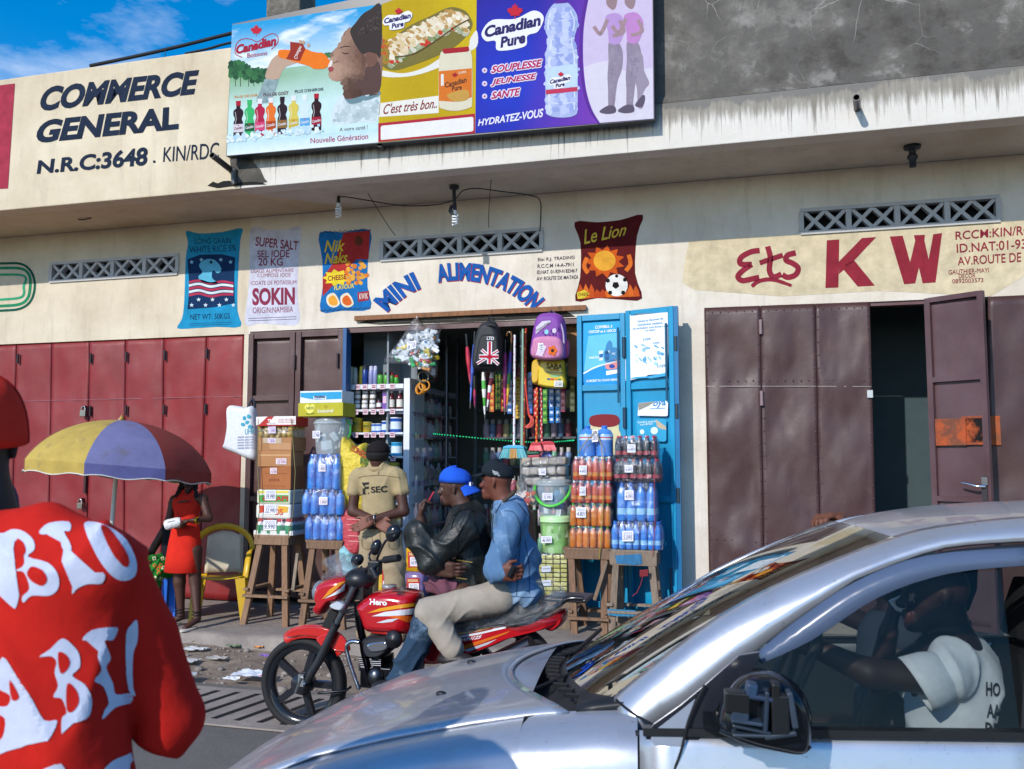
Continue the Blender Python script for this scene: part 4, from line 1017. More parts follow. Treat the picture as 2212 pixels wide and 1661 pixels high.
fill(mb,spline([(1085,525),(1140,498),(1195,500),(1196,560),(1140,575),(1090,570)],4,True),'#d98a8a',q2_);fill(mb,ring2(1138,550,24,17),'#2a4a9a',post(W1,.0155))
fill(mb,[(1090,590),(1200,575),(1200,605),(1090,625)],'#e8f0f4',q2_)
mb.build('poster',paper,d1)['label']='light blue milk poster with white price lettering'
mb=MB();q0,q1_,q2_=post(W2,.040),post(W2,.042),post(W2,.044)
fill(mb,[(1285,122),(1380,112),(1602,102),(1606,430),(1600,610),(1440,622),(1410,640),(1284,668),(1220,672),(1212,600),(1206,310),(1284,296)],'#e3e6ea',q0)
fill(mb,[(1270,660),(1330,640),(1450,632),(1604,600),(1600,630),(1480,645),(1400,648)],'#3fa3d4',q1_)
for s,q in(('Venez et Recevez de',[(1350,188),(1562,162),(1562,142),(1350,168)]),('nombreux cadeaux',[(1352,217),(1560,197),(1560,176),(1352,196)]),('en achetant une boite Loya',[(1312,252),(1606,226),(1606,203),(1312,230)]),('de 400gr',[(1415,266),(1502,258),(1502,240),(1415,248)]),
('Loya',[(1395,345),(1460,335),(1460,305),(1395,313)]),('Loya',[(1478,375),(1533,368),(1533,338),(1478,346)]),('loya',[(1408,415),(1455,410),(1455,385),(1408,390)]),('Loya',[(1512,570),(1585,563),(1585,525),(1512,530)])):text(mb,s,q,'#4a8fc0',q1_,.015,.15)
for i in range(46):
 x=1300+260*rnd.random()**.8;y=360+170*rnd.random();fill(mb,ring2(x,y,8+16*rnd.random(),5+12*rnd.random(),8,rnd.random()),mixc('#a9d2e6','#3f8fbc',rnd.random())if rnd.random()<.7 else hx('#f2f4f6'),post(W2,.0410+.00002*i))
mb.build('poster',paper,d2)['label']='torn white milk powder poster with blue lettering'
mb=MB();fill(mb,[(1358,858),(1470,845),(1590,838),(1604,850),(1602,958),(1590,966),(1352,960)],'#dfe6ea',q0);text(mb,'oya',[(1465,900),(1585,892),(1585,835),(1490,845)],'#1f7ab8',q1_,.02);fill(mb,[(1356,860),(1500,842),(1440,880),(1360,918)],'#8d8a80',q1_);stroke(mb,spline([(1455,903),(1510,902),(1580,898)],4),5,'#1f7ab8',q1_)
mb.build('sticker',paper,d2)['label']='half peeled white sticker'
mb=MB();fill(mb,[(1340,1000),(1355,990),(1570,985),(1590,1000),(1590,1165),(1575,1178),(1350,1160)],'#2d9ac2',q0);text(mb,'Cowbell le secret du',[(1352,1024),(1505,1014),(1505,998),(1352,1008)],'#e2eef2',q1_,.01);text(mb,'coach IBENGE!',[(1372,1042),(1475,1034),(1475,1020),(1372,1028)],'#e2eef2',q1_,.01)
fill(mb,[(1500,990),(1585,1050),(1590,1078),(1540,1070),(1512,1050)],'#b9a890',q1_);fill(mb,ring2(1388,1095,18,20),'#d4e6ee',q1_);fill(mb,ring2(1490,1085,30,30),'#cfe2ea',q1_)
mb.build('sticker',paper,d2)['label']='small blue sticker with one corner peeled'
mb=MB();q0,q1_=post(W1,.010),post(W1,.013)
fill(mb,spline([(950,985),(985,958),(1070,948),(1165,955),(1197,985),(1192,1030),(1140,1052),(1020,1054),(958,1035)],4,True),'#7d1f26',q1_)
fill(mb,spline([(962,1036),(1020,1056),(1140,1054),(1190,1032),(1196,1080),(1212,1120),(1214,1230),(1190,1300),(960,1300),(955,1100)],4,True),'#cfc79a',q0)
mb.build('painted_jar',paper,d1)
# white shelf cabinet at the front left of the shop, and what stands on it
FY=.10
xl,xr=X(752,830,FY),X(887,830,FY)
cab=thing('shelf_unit','white shelf cabinet just inside the shop behind the uniformed man','shelf',((xl+xr)/2,.3,.05))
LEV=[at(812,y,FY).z for y in(830,884,934,985,1027,1085,1140,1200)]
for i,z in enumerate(LEV):
 mb=MB();th=.05 if i==0 else .022
 mb.box(((xl+xr)/2-.04,.29,z-th/2),(xr-xl-.09,.38,th),'#d9dde4');mb.build('shelf',matte,cab,bevel=.003)
mb=MB();mb.box((xr-.035,.30,1.27),(.07,.44,2.5),'#dfe2ea');mb.build('side_panel',matte,cab,bevel=.003)
mb=MB();mb.box(((xl+xr)/2-.04,.5,1.6),(xr-xl-.08,.02,3.0),'#7c868c');mb.build('back_panel',matte,cab)
for i in range(4):
 z=LEV[i]
 for k in range(5):
  x=xl+.08+.105*k+rnd.uniform(-.02,.02);mb=MB();mb.sheet([(x,.093,z-.055),(x+.06,.093,z-.055),(x+.06,.093,z+.002),(x,.093,z+.002)],'#e3c2cc')
  for j in range(2):mb.sheet([(x+.008,.091,z-.02-.018*j),(x+.05,.091,z-.022-.018*j),(x+.05,.091,z-.014-.018*j),(x+.008,.091,z-.012-.018*j)],'#5a2a3a')
  mb.build('price_card',paper,cab)
def tin(r,h,body,band,lid='#c9ccd0'):return MB().lathe([(.001,0,body),(r,0,body),(r,h*.22,band),(r,h*.72,body),(r,h*.93,lid),(r*1.03,h*.94,lid),(r*1.03,h,lid),(.001,h)],body,14)
def spray(r,h,c,cap):return MB().lathe([(.001,0,c),(r,0,c),(r,h*.72,c),(r*.8,h*.76,cap),(r*.75,h*.97,cap),(.001,h)],c,12)
def jar(r,h,c,lid):return MB().lathe([(.001,0,c),(r,.0,c),(r,h*.25,'#e4e2de'),(r,h*.6,c),(r*.95,h*.76,lid),(r*.9,h*.78,lid),(r*.9,h,lid),(.001,h)],c,12)
def sauce(r,h,c,cap,lab='#d9d4c8'):return MB().lathe([(.001,0,c),(r,0,c),(r,h*.12,lab),(r,h*.5,c),(r*.9,h*.6,c),(r*.35,h*.84,cap),(r*.38,h*.85,cap),(r*.36,h,cap),(.001,h)],c,12)
def vial(r,h,c,cap):return MB().lathe([(.001,0,c),(r,0,c),(r,h*.68,c),(r*.6,h*.76,cap),(r*.6,h,cap),(.001,h)],c,8)
PROTO={}
def stock(key,mbf,m,name,loc,label,cat,group,rz=0,sc=1.):
 if key not in PROTO:
  o=mbf().build(name,m);PROTO[key]=o;o.location=loc
  tag(o,label,cat,group)
 else:o=dup(PROTO[key],loc,label=label,group=group);o['category']=cat
 o.rotation_euler=(0,0,rz);o.scale=(sc,sc,sc);return o
FX=lambda c:X(729+.2602*c,850,FY+.08)
G1='tins, jars and bottles on the white shelf cabinet'
for c,w,h,body,cap,lb in((105,42,170,'#c3c6b8','#d8d0a0','pale spray can at the left end of the top cabinet shelf'),(138,40,160,'#b9bcb2','#c8c4b0','second pale spray can on the top cabinet shelf'),(190,36,170,'#c8b23c','#d8c24a','yellow spray can beside the blue one on the top cabinet shelf'),(222,46,180,'#1d3f8a','#2a2f3c','dark blue spray can on the top cabinet shelf'),
(272,38,170,'#8f94c2','#b9bcd6','left lavender spray can on the top cabinet shelf'),(307,36,170,'#8a90be','#b9bcd6','right lavender spray can on the top cabinet shelf'),(350,46,115,'#4f9a3a','#1c2a1c','fat green spray can with black cap on the top cabinet shelf'),(400,40,110,'#57a53c','#1c2a1c','second green spray can on the top cabinet shelf'),(443,36,105,'#3f8a34','#8a2a2a','third green spray can on the top cabinet shelf'),(483,36,82,'#3f9a3c','#b02a2a','short green spray can with red cap at the right end of the top cabinet shelf')):
 s=.00128;stock(('sp',c),lambda:spray(w*s/2+.004,h*s,body,cap),plastic,'spray_can',(FX(c),.2,LEV[0]),lb,'spray can',G1)
for k,c in enumerate((160,222,287)):
 for j in range(2):
  stock('jar',lambda:jar(.036,.105,'#8a8078','#dfe0e2'),gloss,'jar',(FX(c),.2+.01*j,LEV[1]+.106*j),'%s white lidded jar in the %s layer on the second cabinet shelf'%(('left','middle','right')[k],('lower','upper')[j]),'jar',G1)
stock('jam',lambda:jar(.032,.125,'#5a2030','#2a2426'),gloss,'jar',(FX(343),.2,LEV[1]),'dark lidded jam jar beside the white lidded jars','jar',G1)
o=MB().box((0,0,.1),(.055,.04,.2),'#6a3f9a').box((0,-.022,.11),(.04,.005,.08),'#d8b0c8').build('biscuit_packet',gloss);o.location=(FX(393),.2,LEV[1]);tag(o,'purple packet standing between jam jar and sauce bottles','packet')
for c,lb in((443,'left dark red sauce bottle on the second cabinet shelf'),(512,'right dark red sauce bottle on the second cabinet shelf')):stock('sauce',lambda:sauce(.036,.22,'#5a1a20','#e2e0dc'),gloss,'sauce_bottle',(FX(c),.2,LEV[1]),lb,'bottle',G1)
for c,r,h,a,b_,lid,lb in((158,.062,.165,'#b5a02c','#a88f22','#c8b84a','large yellow milk powder tin on the third cabinet shelf'),(247,.05,.12,'#b5a02c','#a08020','#c8b84a','smaller yellow milk powder tin on the third cabinet shelf'),(306,.036,.1,'#2a62b5','#c8d6e8','#dfe4ea','left small blue tin on the third cabinet shelf'),(342,.034,.1,'#2a62b5','#c8d6e8','#dfe4ea','right small blue tin on the third cabinet shelf'),(402,.05,.128,'#1f55b0','#d4dfec','#e4e8ee','mid sized blue tin on the third cabinet shelf'),(483,.062,.165,'#1f55b0','#d4dfec','#e4e8ee','large blue tin on the third cabinet shelf')):
 stock(('t3',c),lambda:tin(r,h,a,b_,lid),plastic,'tin',(FX(c),.2,LEV[2]),lb,'tin',G1)
for c,r,h,a,b_,lid,lb in((318,.06,.13,'#c2b442','#dfd8b0','#c8bc50','yellow lidded tin above the uniformed man\'s cap'),(412,.042,.115,'#2f8fc8','#cfe2ee','#dfe6ea','small light blue tin beside the uniformed man\'s head'),(490,.06,.15,'#2f9ad0','#d8e8f0','#4fb0dc','large light blue tin on the fourth cabinet shelf')):stock(('t4',c),lambda:tin(r,h,a,b_,lid),plastic,'tin',(FX(c),.2,LEV[3]),lb,'tin',G1)
for c,r,h,a,b_,lid,lb in((468,.066,.14,'#b8b040','#e4e2c8','#cfc860','yellow green tin behind the uniformed man\'s shoulder'),):stock(('t5',c),lambda:tin(r,h,a,b_,lid),plastic,'tin',(FX(c),.2,LEV[4]),lb,'tin',G1)
for i in range(3,8):
 for j in range(5):
  if i<5 and j>2:continue
  kc=(i*2+j)%5;stock(('lo',kc),lambda:tin(.05,.13,*(('#b8402f','#e0d8c8'),('#c8a83a','#efe6c0'),('#3a6ab8','#d8e2ee'),('#4f9a4a','#e2e8d8'),('#d8d4cc','#a83a4a'))[kc]),plastic,'tin',(xl+.1+.115*j,.2,LEV[i]),'tin on the lower cabinet shelves behind the uniformed man','tin','tins on the lower cabinet shelves')
for s,c,z,h,w,col in(('NIDO',158,LEV[2]+.09,.035,.09,'#2f6a2a'),('NIDO',247,LEV[2]+.065,.028,.07,'#2f6a2a')):
 pass
for k,o in enumerate([t for t in COL.objects if t.name.startswith('tin')and abs(t.location.z-LEV[2])<.01][:2]):
 mbx=MB();x=o.location.x;w,h,z=((.085,.035,LEV[2]+.085),(.066,.028,LEV[2]+.06))[k];r=(.0628,.0508)[k]
 vs,fs=glyphs('NIDO',.03);mbx.add([(x+r*math.sin((u-.5)*w/r),.2-r*math.cos((u-.5)*w/r),z+h*v)for u,v in vs],fs,'#2f6a2a');mbx.build('label_lettering',paper,o)
 # glazed side shelving running back into the shop
sx0=X(888,900,.12)
def ysolve(px,x):
 lo,hi=0.,6.
 for _ in range(40):
  m_=(lo+hi)/2
  if at(px,900,m_).x>x:hi=m_
  else:lo=m_
 d=ray(px,900);t=(x-CAM.x)/d.x;return CAM.y+d.y*t
Ya,Yb,Yc=.14,ysolve(962,sx0),min(1.62,ysolve(1020,sx0))
sd_=thing('shelf_unit','grey glazed shelving of toiletries running back into the dark shop','shelf',(sx0,(Ya+Yb)/2,.05))
SL=[at(888,y,Ya).z for y in(830,889,937,986,1040,1090,1140,1195,1245)]
for i,z in enumerate(SL):
 mb=MB();th=.06 if i in(0,4)else .018;mb.box((sx0-.14,(Ya+Yc)/2,z-th/2),(.28,Yc-Ya,th),'#b4b9cc' if th>.03 else '#b9bfcc');mb.build('shelf',matte,sd_)
for yy,px in((Yb,965),(Yc,1022)):
 mb=MB();mb.box((sx0+.008,yy+.03,1.6),(.03,.07,3.1),'#8f95a8');mb.build('post',metal,sd_)
mb=MB();mb.box((sx0-.29,(Ya+Yc)/2,1.6),(.02,Yc-Ya,3.0),'#8a9298');mb.build('back_panel',matte,sd_)
mb=MB();mb.sheet([(sx0+.016,Ya+.04,.1),(sx0+.016,Yb,.1),(sx0+.016,Yb,3.0),(sx0+.016,Ya+.04,3.0)],'#ffffff');mb.build('glass_pane',paneglass,sd_)
PAL={1:['#cfd8da','#8fb9b8','#d2b0cc','#6a9a9a'],2:['#c2a2b4','#d8d4d8','#6a9a6a','#b0506a'],3:['#c27fae','#d8a8cc','#5a7fc0','#5aa09a'],4:['#6a4a40','#a08a74','#c8b48a','#a04a4a'],5:['#c0508a','#d8d0dc','#6a9ac0','#a8507a'],6:['#8a6ab0','#b08a4a','#d0b0c0','#5a8a7a'],7:['#a03a5a','#c0b8a8','#5a6a9a','#88a05a'],8:['#7a4a6a','#8a9a5a','#b0a090','#4a6a8a']}
for i in range(1,9):
 h0=(SL[i-1]-SL[i])if i else .3
 y=Ya+.05;k=0
 while y<Yb-.04:
  r=rnd.uniform(.024,.034);h=min(h0*.82,rnd.uniform(.13,.21));ci=int(k/3+i)%4
  stock(('v',i,ci,k%2),lambda:vial(.033,.18+.04*(k%2),mixc(PAL[i][ci],'#ffffff',.28),('#e2dfe4','#4a3a44','#b8506a','#d8d4c8')[(ci+k)%4]),plastic,'toiletry_bottle',(sx0-.05,y,SL[i]+.001),'small toiletry bottle in the crowded rows of the grey glazed shelving','bottle','toiletries on the glazed shelving',0,min(1.25,h/.19))
  y+=2*r+.006;k+=1
for i in range(1,9):
 for k in range(5):
  y=Yb+.14+k*(Yc-Yb-.2)/5
  stock(('v',i,k%4,0),lambda:vial(.03,.17,PAL[i][k%4],'#e2dfe4'),plastic,'toiletry_bottle',(sx0-.06,y,SL[i]+.001),'toiletry bottle at the dim far end of the glazed shelving','bottle','toiletries at the far end of the glazed shelving')
for i in range(1,8):
 mb=MB()
 for k in range(12):y=Ya+.06+k*(Yb-Ya-.1)/12;mb.sheet([(sx0+.006,y,SL[i]-.045),(sx0+.006,y+.035,SL[i]-.045),(sx0+.006,y+.035,SL[i]),(sx0+.006,y,SL[i])],mixc('#d8a8b8','#a05068',rnd.random()))
 mb.build('price_cards',paper,sd_)
bx0,bx1=X(1030,900,1.7),X(1250,900,1.7)
bk=thing('shelf_unit','dim shelving along the back wall of the shop','shelf',((bx0+bx1)/2,1.8,.05))
BL=[.5,.85,1.2,1.55,1.9,2.25,2.6]
for z in BL:mb=MB();mb.box(((bx0+bx1)/2,1.83,z),(bx1-bx0,.3,.025),'#5a6268');mb.build('shelf',matte,bk)
for x in(bx0,(bx0+bx1)/2,bx1):mb=MB();mb.box((x,1.66,1.5),(.04,.04,2.8),'#5a6268');mb.build('post',matte,bk)
for i,z in enumerate(BL):
 for k in range(13):
  x=bx0+.1+k*(bx1-bx0-.2)/12.5
  stock(('b',(i+k)%5),lambda:vial(.045,.22,['#6a8aba','#b86a7a','#c0b890','#6aa08a','#c8bad0'][(i+k)%5],'#b8b8b8'),plastic,'household_bottle',(x,1.78,z+.014),'household bottle standing in the dark on the shelves along the back wall','bottle','household bottles on the back shelves')
mb=MB();mb.box((X(1129,950,.3),.3,1.6),(.045,.045,3.0),'#7a8086');tag(mb.build('aluminium_post',metal,loc=(X(1129,950,.3),.3,.05)),'slim aluminium post behind the hanging brooms','post')
mb=MB();pts=[at(937,937,.5),at(1020,945,.9),at(1110,953,1.1),at(1180,955,.9),at(1239,951,.5)];sp=spline([tuple(p)for p in pts],14)
mb.tube(sp,.004,'#1d3a2a',5);ls=mb.build('light_string',rubber,loc=sp[0]);tag(ls,'string of tiny green lights across the dark shop interior','light string')
mb=MB()
for p in sp:mb.ell(p,.008,'#25c884',n=6,m=4)
mb.build('lights',led,ls)
# things hanging from the lintel
HY=-.10
F=lambda x,y:(729+.2602*x,648+.2602*y)
def HP(x,y,Y=HY):return at(*F(x,y),Y)
t=thing('sweet_bag','clear plastic bag full of foil wrapped sweets hanging from the lintel batten','bag',HP(630,420))
mb=MB()
out=spline([(655,150),(672,160),(700,190),(760,240),(835,190),(852,215),(840,300),(825,450),(815,640),(770,615),(680,570),(560,530),(390,522),(440,450),(520,350),(600,230)],3,True)
mb.puff([HP(x,y)for x,y in out],(0,.11,0),'#ffffff',4,.25);mb.build('clear_bag',crinkle,t)
inn=[(460,480),(530,345),(600,300),(700,280),(800,260),(830,330),(815,450),(800,610),(690,560),(580,520)]
import itertools
def inside(p,poly):
 x,y=p;c=False
 for(x0,y0),(x1,y1)in zip(poly,poly[1:]+poly[:1]):
  if(y0>y)!=(y1>y)and x<(x1-x0)*(y-y0)/(y1-y0)+x0:c=not c
 return c
mb=MB();k=0
while k<175:
 x,y=rnd.uniform(430,840),rnd.uniform(260,620)
 if not inside((x,y),inn):continue
 k+=1;p=HP(x,y,HY+rnd.uniform(-.08,.05));rot=Matrix.Rotation(rnd.uniform(0,3.1),3,'Y')@Matrix.Rotation(rnd.uniform(-.6,.6),3,'X')@Matrix.Rotation(rnd.uniform(-.5,.5),3,'Z')
 lowp=(y-260)/360;c=mixc('#c9d2dc','#e8ecf0',rnd.random())if rnd.random()>lowp*.75 else hx(rnd.choice(['#3fa05a','#d88a2a','#2a8ac0','#c8402a','#d8c23a']))
 mb.box(p,(rnd.uniform(.07,.12),.025,rnd.uniform(.03,.05)),c,rot)
sw=mb.build('sweets',gloss,t,bevel=.008);sw['kind']='stuff'
mb=MB();tagtext(mb,*F(615,375),19,17,'8.10',HY-.118,tilt=2);mb.build('price_tag',paper,t)
mb=MB();mb.tube([HP(662,160),at(900,684,-.06)],.006,'#cfd4d8',6);mb.build('string',rubber,t)
for(x,y,c,a,lb)in((712,640,'#6a6a60',.5,'grey roll of tape, topmost of the hanging rolls'),(722,713,'#d8902a',.2,'orange roll of tape hanging at the right of its pair'),(690,740,'#c8862a',-.5,'orange roll of tape hanging lowest at the left')):
 p=HP(x,y,-.02);mb=MB();rot=Matrix.Rotation(a,3,'Z')@Matrix.Rotation(R(80),3,'X')
 mb.lathe([(.062,-.025),(.062,.025),(.05,.025),(.05,-.025),(.062,-.025)],c,20,p,rot);tag(mb.build('tape_roll',gloss,loc=p),lb,'tape roll','tape rolls hanging in the shop front')
mb=MB();mb.tube([HP(690,545,-.02),HP(705,600,-.02),HP(712,680,-.02)],.004,'#3a3a3a',5);tag(mb.build('tape_string',rubber,loc=HP(705,600,-.02)),'short dark string holding the rolls of tape','string')
def umb(pts,cols,hook,label,w=12,hc='#1c1c22',group='folded umbrellas hanging in the shop front'):
 a,b_=HP(*pts[0],.05),HP(*pts[1],.05);t=thing('folded_umbrella',label,'umbrella',a,group);d=b_-a;L=d.length;s=mpp(.05)*.2602
 mb=MB();n=len(cols)
 prof=[]
 for i in range(n*4+1):
  u=i/(n*4);r=(w*s)*1.3*(.62+.5*math.sin(min(1,u*1.5+.1)*2.2))*(1-.72*u**2.2);prof.append((r,u*L*.9,cols[min(n-1,i//4)]))
 rot=d.to_track_quat('Z','Y').to_matrix();mb.lathe(prof,cols[-1],9,a,rot);mb.build('canopy',gloss,t)
 mb=MB();mb.tube([a+d*.88,a+d*1.0],[.007,.004],'#8a8a8a',6);mb.build('tip',metal,t)
 mb=MB();up=-d.normalized()
 if hook:mb.tube([a,a+up*.17,a+up*.2+Vector((-.015,0,.01)),a+up*.2+Vector((-.045,0,.01)),a+up*.17+Vector((-.055,0,0))],.012,hc,8)
 else:mb.tube([a,a+up*.14],[.014,.018],hc,8)
 mb.build('handle',gloss,t)
umb(((1078,390),(1105,720)),['#b8324a','#c03a4a','#b02a44','#c04a5a'],False,'red folded umbrella hanging left of the flag backpack',15)
umb(((1135,370),(1100,900)),['#3f5ab0','#4a6ac8','#2f4aa0','#5a7ad0'],False,'blue patterned folded umbrella crossing the red one',12)
umb(((1392,440),(1388,950)),['#c83a8a','#d84a9a','#b0307a','#c8508a'],False,'bright pink folded umbrella beside the rainbow one',14)
umb(((1438,430),(1404,930)),['#7a5ac0','#4a6ac8','#4aa05a','#d8b83a','#d88a3a'],True,'rainbow striped folded umbrella with brown hook handle',13,'#6a4a2a')
umb(((1212,600),(1224,990)),['#e2e4e0','#5ab04a','#e2e4e0','#4aa03f','#e8eae6'],False,'green and white folded umbrella below the flag backpack',14)
umb(((1285,590),(1240,920)),['#e6e4e4','#c8304a','#e6e4e4','#c8304a','#e6e4e4'],False,'red and white striped folded umbrella below the flag backpack',14)
umb(((1138,740),(1140,900)),['#b03050','#8a2a60','#a03a6a'],False,'short dark pink folded umbrella behind the blue one',9)
def pack(label,out,col,Y,depth):
 t=thing('backpack',label,'backpack',HP(*out[0],Y));mb=MB();mb.puff([HP(x,y,Y)for x,y in spline(out,4,True)],(0,depth,0),col,5,.3);return t,mb
t,mb=pack('black backpack with a flag pocket hanging from the lintel',[(1225,185),(1290,175),(1335,220),(1362,300),(1366,430),(1355,560),(1330,595),(1240,600),(1160,590),(1130,555),(1135,430),(1160,300),(1185,225)],'#23252b',-.16,.12)
mb.build('body',mat('nylon_cloth',.6,grain=14,amt=.12,bump=.006,bscale=14),t)
mb=MB();mb.puff([HP(x,y,-.265)for x,y in spline([(1195,300),(1270,285),(1335,300),(1348,400),(1345,530),(1300,550),(1200,548),(1150,530),(1165,400)],4,True)],(0,.045,0),'#191a1f',4,.2);mb.build('front_pocket',MATS['nylon_cloth'],t)
mb=MB();q=lambda k:(lambda x,y:HP(x,y,-.318-.0015*k))
fl=[(1152,530),(1342,540),(1336,412),(1285,398),(1285,345),(1243,342),(1238,398),(1198,408)]
for pts,w,c,k in(([(1158,528),(1335,420)],26,'#d9d9de',1),([(1196,412),(1338,536)],26,'#d9d9de',1),([(1158,528),(1335,420)],9,'#b3243a',2),([(1196,412),(1338,536)],9,'#b3243a',2),([(1176,470),(1336,470)],36,'#d9d9de',3),([(1264,345),(1262,530)],40,'#d9d9de',3),([(1178,470),(1334,470)],20,'#b3243a',4),([(1264,347),(1262,528)],20,'#b3243a',4)):stroke(mb,pts,w,c,q(k))
text(mb,'LTD',[(1240,332),(1300,332),(1300,305),(1240,303)],'#dcdce0',q(2),.03);mb.build('flag_print',cloth,t)
mb=MB();mb.tube([HP(1240,190,-.2),HP(1255,165,-.2),HP(1262,120,-.06),HP(1275,165,-.2),HP(1300,185,-.2)],.008,'#202228',6);mb.tube([HP(1235,215,-.27),HP(1280,205,-.3),HP(1320,225,-.27)],.01,'#202228',6);mb.build('carry_loop',MATS['nylon_cloth'],t)
t,mb=pack('pink and purple school backpack hanging at the right of the lintel',[(1690,120),(1780,108),(1850,122),(1885,170),(1898,300),(1900,440),(1880,485),(1800,500),(1700,500),(1625,480),(1606,440),(1625,300),(1650,180)],'#7d3f9c',-.2,.13)
mb.build('body',MATS['nylon_cloth'],t)
mb=MB();mb.puff([HP(x,y,-.31)for x,y in spline([(1640,315),(1740,300),(1840,315),(1872,380),(1868,470),(1800,496),(1700,494),(1625,475),(1608,435),(1618,370)],4,True)],(0,.05,0),'#c77fa6',4,.2);mb.build('front_pocket',MATS['nylon_cloth'],t)
mb=MB();q=lambda k:(lambda x,y:HP(x,y,-.335-.0015*k));q5=lambda k:(lambda x,y:HP(x,y,-.366-.0015*k))
fill(mb,[(1648,225),(1700,175),(1768,170),(1768,185),(1690,245),(1645,282)],'#cfc6d4',q(1));text(mb,'Happybag',[(1655,272),(1765,195),(1752,172),(1648,245)],'#6a6a72',q(2),.01)
for i in range(46):
 x,y=rnd.uniform(1700,1850),rnd.uniform(185,295)
 if y>285-(x-1650)*.35:fill(mb,ring2(x,y,6,6,6),'#4f2a78',q(1.5+i*.01))
for x,y,c in((1735,265,'#8fc8dc'),(1800,255,'#d8c8dc')):
 for a in range(5):fill(mb,ring2(x+10*math.cos(a*1.257),y+12*math.sin(a*1.257),9,10,8),c,q(3+.05*a))
for a in range(5):fill(mb,ring2(1785+24*math.cos(a*1.257),420+26*math.sin(a*1.257),17,18,9),'#d8682a',q5(1+.1*a))
fill(mb,ring2(1785,420,14,15,10),'#3a2a2a',q5(2));fill(mb,[(1655,425),(1670,352),(1735,385),(1700,470),(1645,455)],'#d9c2d6',q5(1))
for k in range(9):stroke(mb,[(1620+30*k,480),(1700+24*k,330)],1.3,'#a86088',q5(.5));stroke(mb,[(1615+26*k,340),(1640+26*k,490)],1.3,'#a86088',q5(.6))
fill(mb,[(1665,360),(1708,356),(1712,420),(1670,424)],'#e8e8ec',q5(3))
for s,y in(('58',382),('736',400),('NN',417)):text(mb,s,rect(1676,y-14,1704,y,0),'#26262e',q5(4),.005)
mb.build('printed_front',cloth,t)
mb=MB();mb.tube([HP(1740,130,-.22),HP(1755,110,-.2),HP(1775,85,-.06),HP(1800,105,-.2),HP(1830,128,-.22)],.008,'#4a3a5a',6);mb.tube(spline([tuple(HP(x,y,-.30))for x,y in((1660,300),(1690,175),(1760,145),(1830,165),(1870,250),(1880,360))],5),.009,'#b8a8c4',6);mb.build('carry_loop',MATS['nylon_cloth'],t)
mb=MB();mb.ell(HP(1900,400,-.16),(.035,.08,.1),'#a8306a');mb.build('side_pocket',MATS['nylon_cloth'],t)
t=thing('powder_sack','yellow washing powder sack with printed front hanging under the pink backpack','sack',HP(1760,600,0));mb=MB();Ys=-.08
mb.puff([HP(x,y,Ys+.05)for x,y in spline([(1690,505),(1870,490),(1890,600),(1897,725),(1780,735),(1680,715),(1670,690)],3,True)],(0,.07,0),'#d9bd35',4,.2);mb.build('sack',gloss,t)
mb=MB();q=lambda x,y:HP(x,y,Ys-.024);text(mb,'SABA',[(1735,570),(1870,578),(1870,532),(1735,520)],'#5a4a1c',q,.03);text(mb,'POWER',[(1765,588),(1838,592),(1838,578),(1765,570)],'#b5652a',q,.015);text(mb,'DETERGENT EN POUDRE',[(1728,603),(1870,612),(1870,602),(1728,592)],'#4a6a8a',q,.008);fill(mb,ring2(1805,630,42,10,14),'#8fc08a',q)
for i,c in enumerate(('#3a4a8a','#c8402a','#d8882a','#3f8a4a')):fill(mb,[(1740+30*i,648+i),(1766+30*i,650+i),(1766+30*i,664+i),(1740+30*i,662+i)],c,q)
tagtext(mb,*F(1835,695),18,13,'22.900',Ys-.03,'#2a2a30','#e8e8e8');mb.build('printed_front',paper,t)
t2=thing('powder_sack','yellow powder sack with orange ribbon seen edge on at the left of the printed one','sack',HP(1650,600,0));mb=MB();mb.puff([HP(x,y,-.02)for x,y in spline([(1628,505),(1690,500),(1680,600),(1672,690),(1625,695),(1618,600)],3,True)],(0,.06,0),'#d3a92c',3,.2);mb.build('sack',gloss,t2);mb=MB();stroke(mb,[(1690,510),(1672,690)],16,'#c8582a',lambda x,y:HP(x,y,-.085));mb.build('ribbon',gloss,t2)
def broom(label,a,b_,hc,head,bc,Y=-.06,dots=None,group='brooms hanging in the shop front'):
 t=thing('broom',label,'broom',HP(*a,Y),group);mb=MB();pa_,pb_=HP(*a,Y),HP(*b_,Y);mb.tube([pa_,pb_],.0125,hc,10)
 if dots:
  for i in range(14):u=(i+.5)/14;p=pa_.lerp(pb_,u)+Vector((.006*(1 if i%2 else-1),-.0105,0));mb.ell(p,(.006,.003,.011),dots,n=6,m=4)
 mb.build('handle',gloss,t)
 (x0,y0,x1,y1)=head;mb=MB();c=((x0+x1)/2,y0);w=x1-x0
 mb.prism([HP(x,y,Y-.035)for x,y in((x0+w*.12,y0+12),(x0+w*.3,y0),(x1-w*.3,y0),(x1-w*.12,y0+12),(x1-w*.1,y0+28),(x0+w*.1,y0+28))],(0,.07,0),bc[0]);mb.build('head',plastic,t,bevel=.006)
 mb=MB()
 for i in range(26):
  for j in range(3):
   u=(i+.5)/26;xa_=x0+w*(.12+.76*u);xb_=x0+w*(-.02+1.04*u);cc=bc[1+int(u*3)%(len(bc)-1)]if len(bc)>2 else bc[1]
   mb.tube([HP(xa_,y0+26,Y-.025+.025*j),HP(xb_+rnd.uniform(-2,2),y1+rnd.uniform(-5,3),Y-.04+.04*j)],[.0038,.0045],mixc(cc,'#ffffff',rnd.random()*.18),4,caps=False)
 bo=mb.build('bristles',plastic,t);bo['kind']='stuff'
broom('broom with white dotted handle and turquoise and orange bristles',(1472,290),(1466,1205),'#dfe0e4',(1348,1205,1572,1315),['#4aa8d0','#58c2c8','#d8a04a','#58c2c8'],-.12,'#c85a7a')
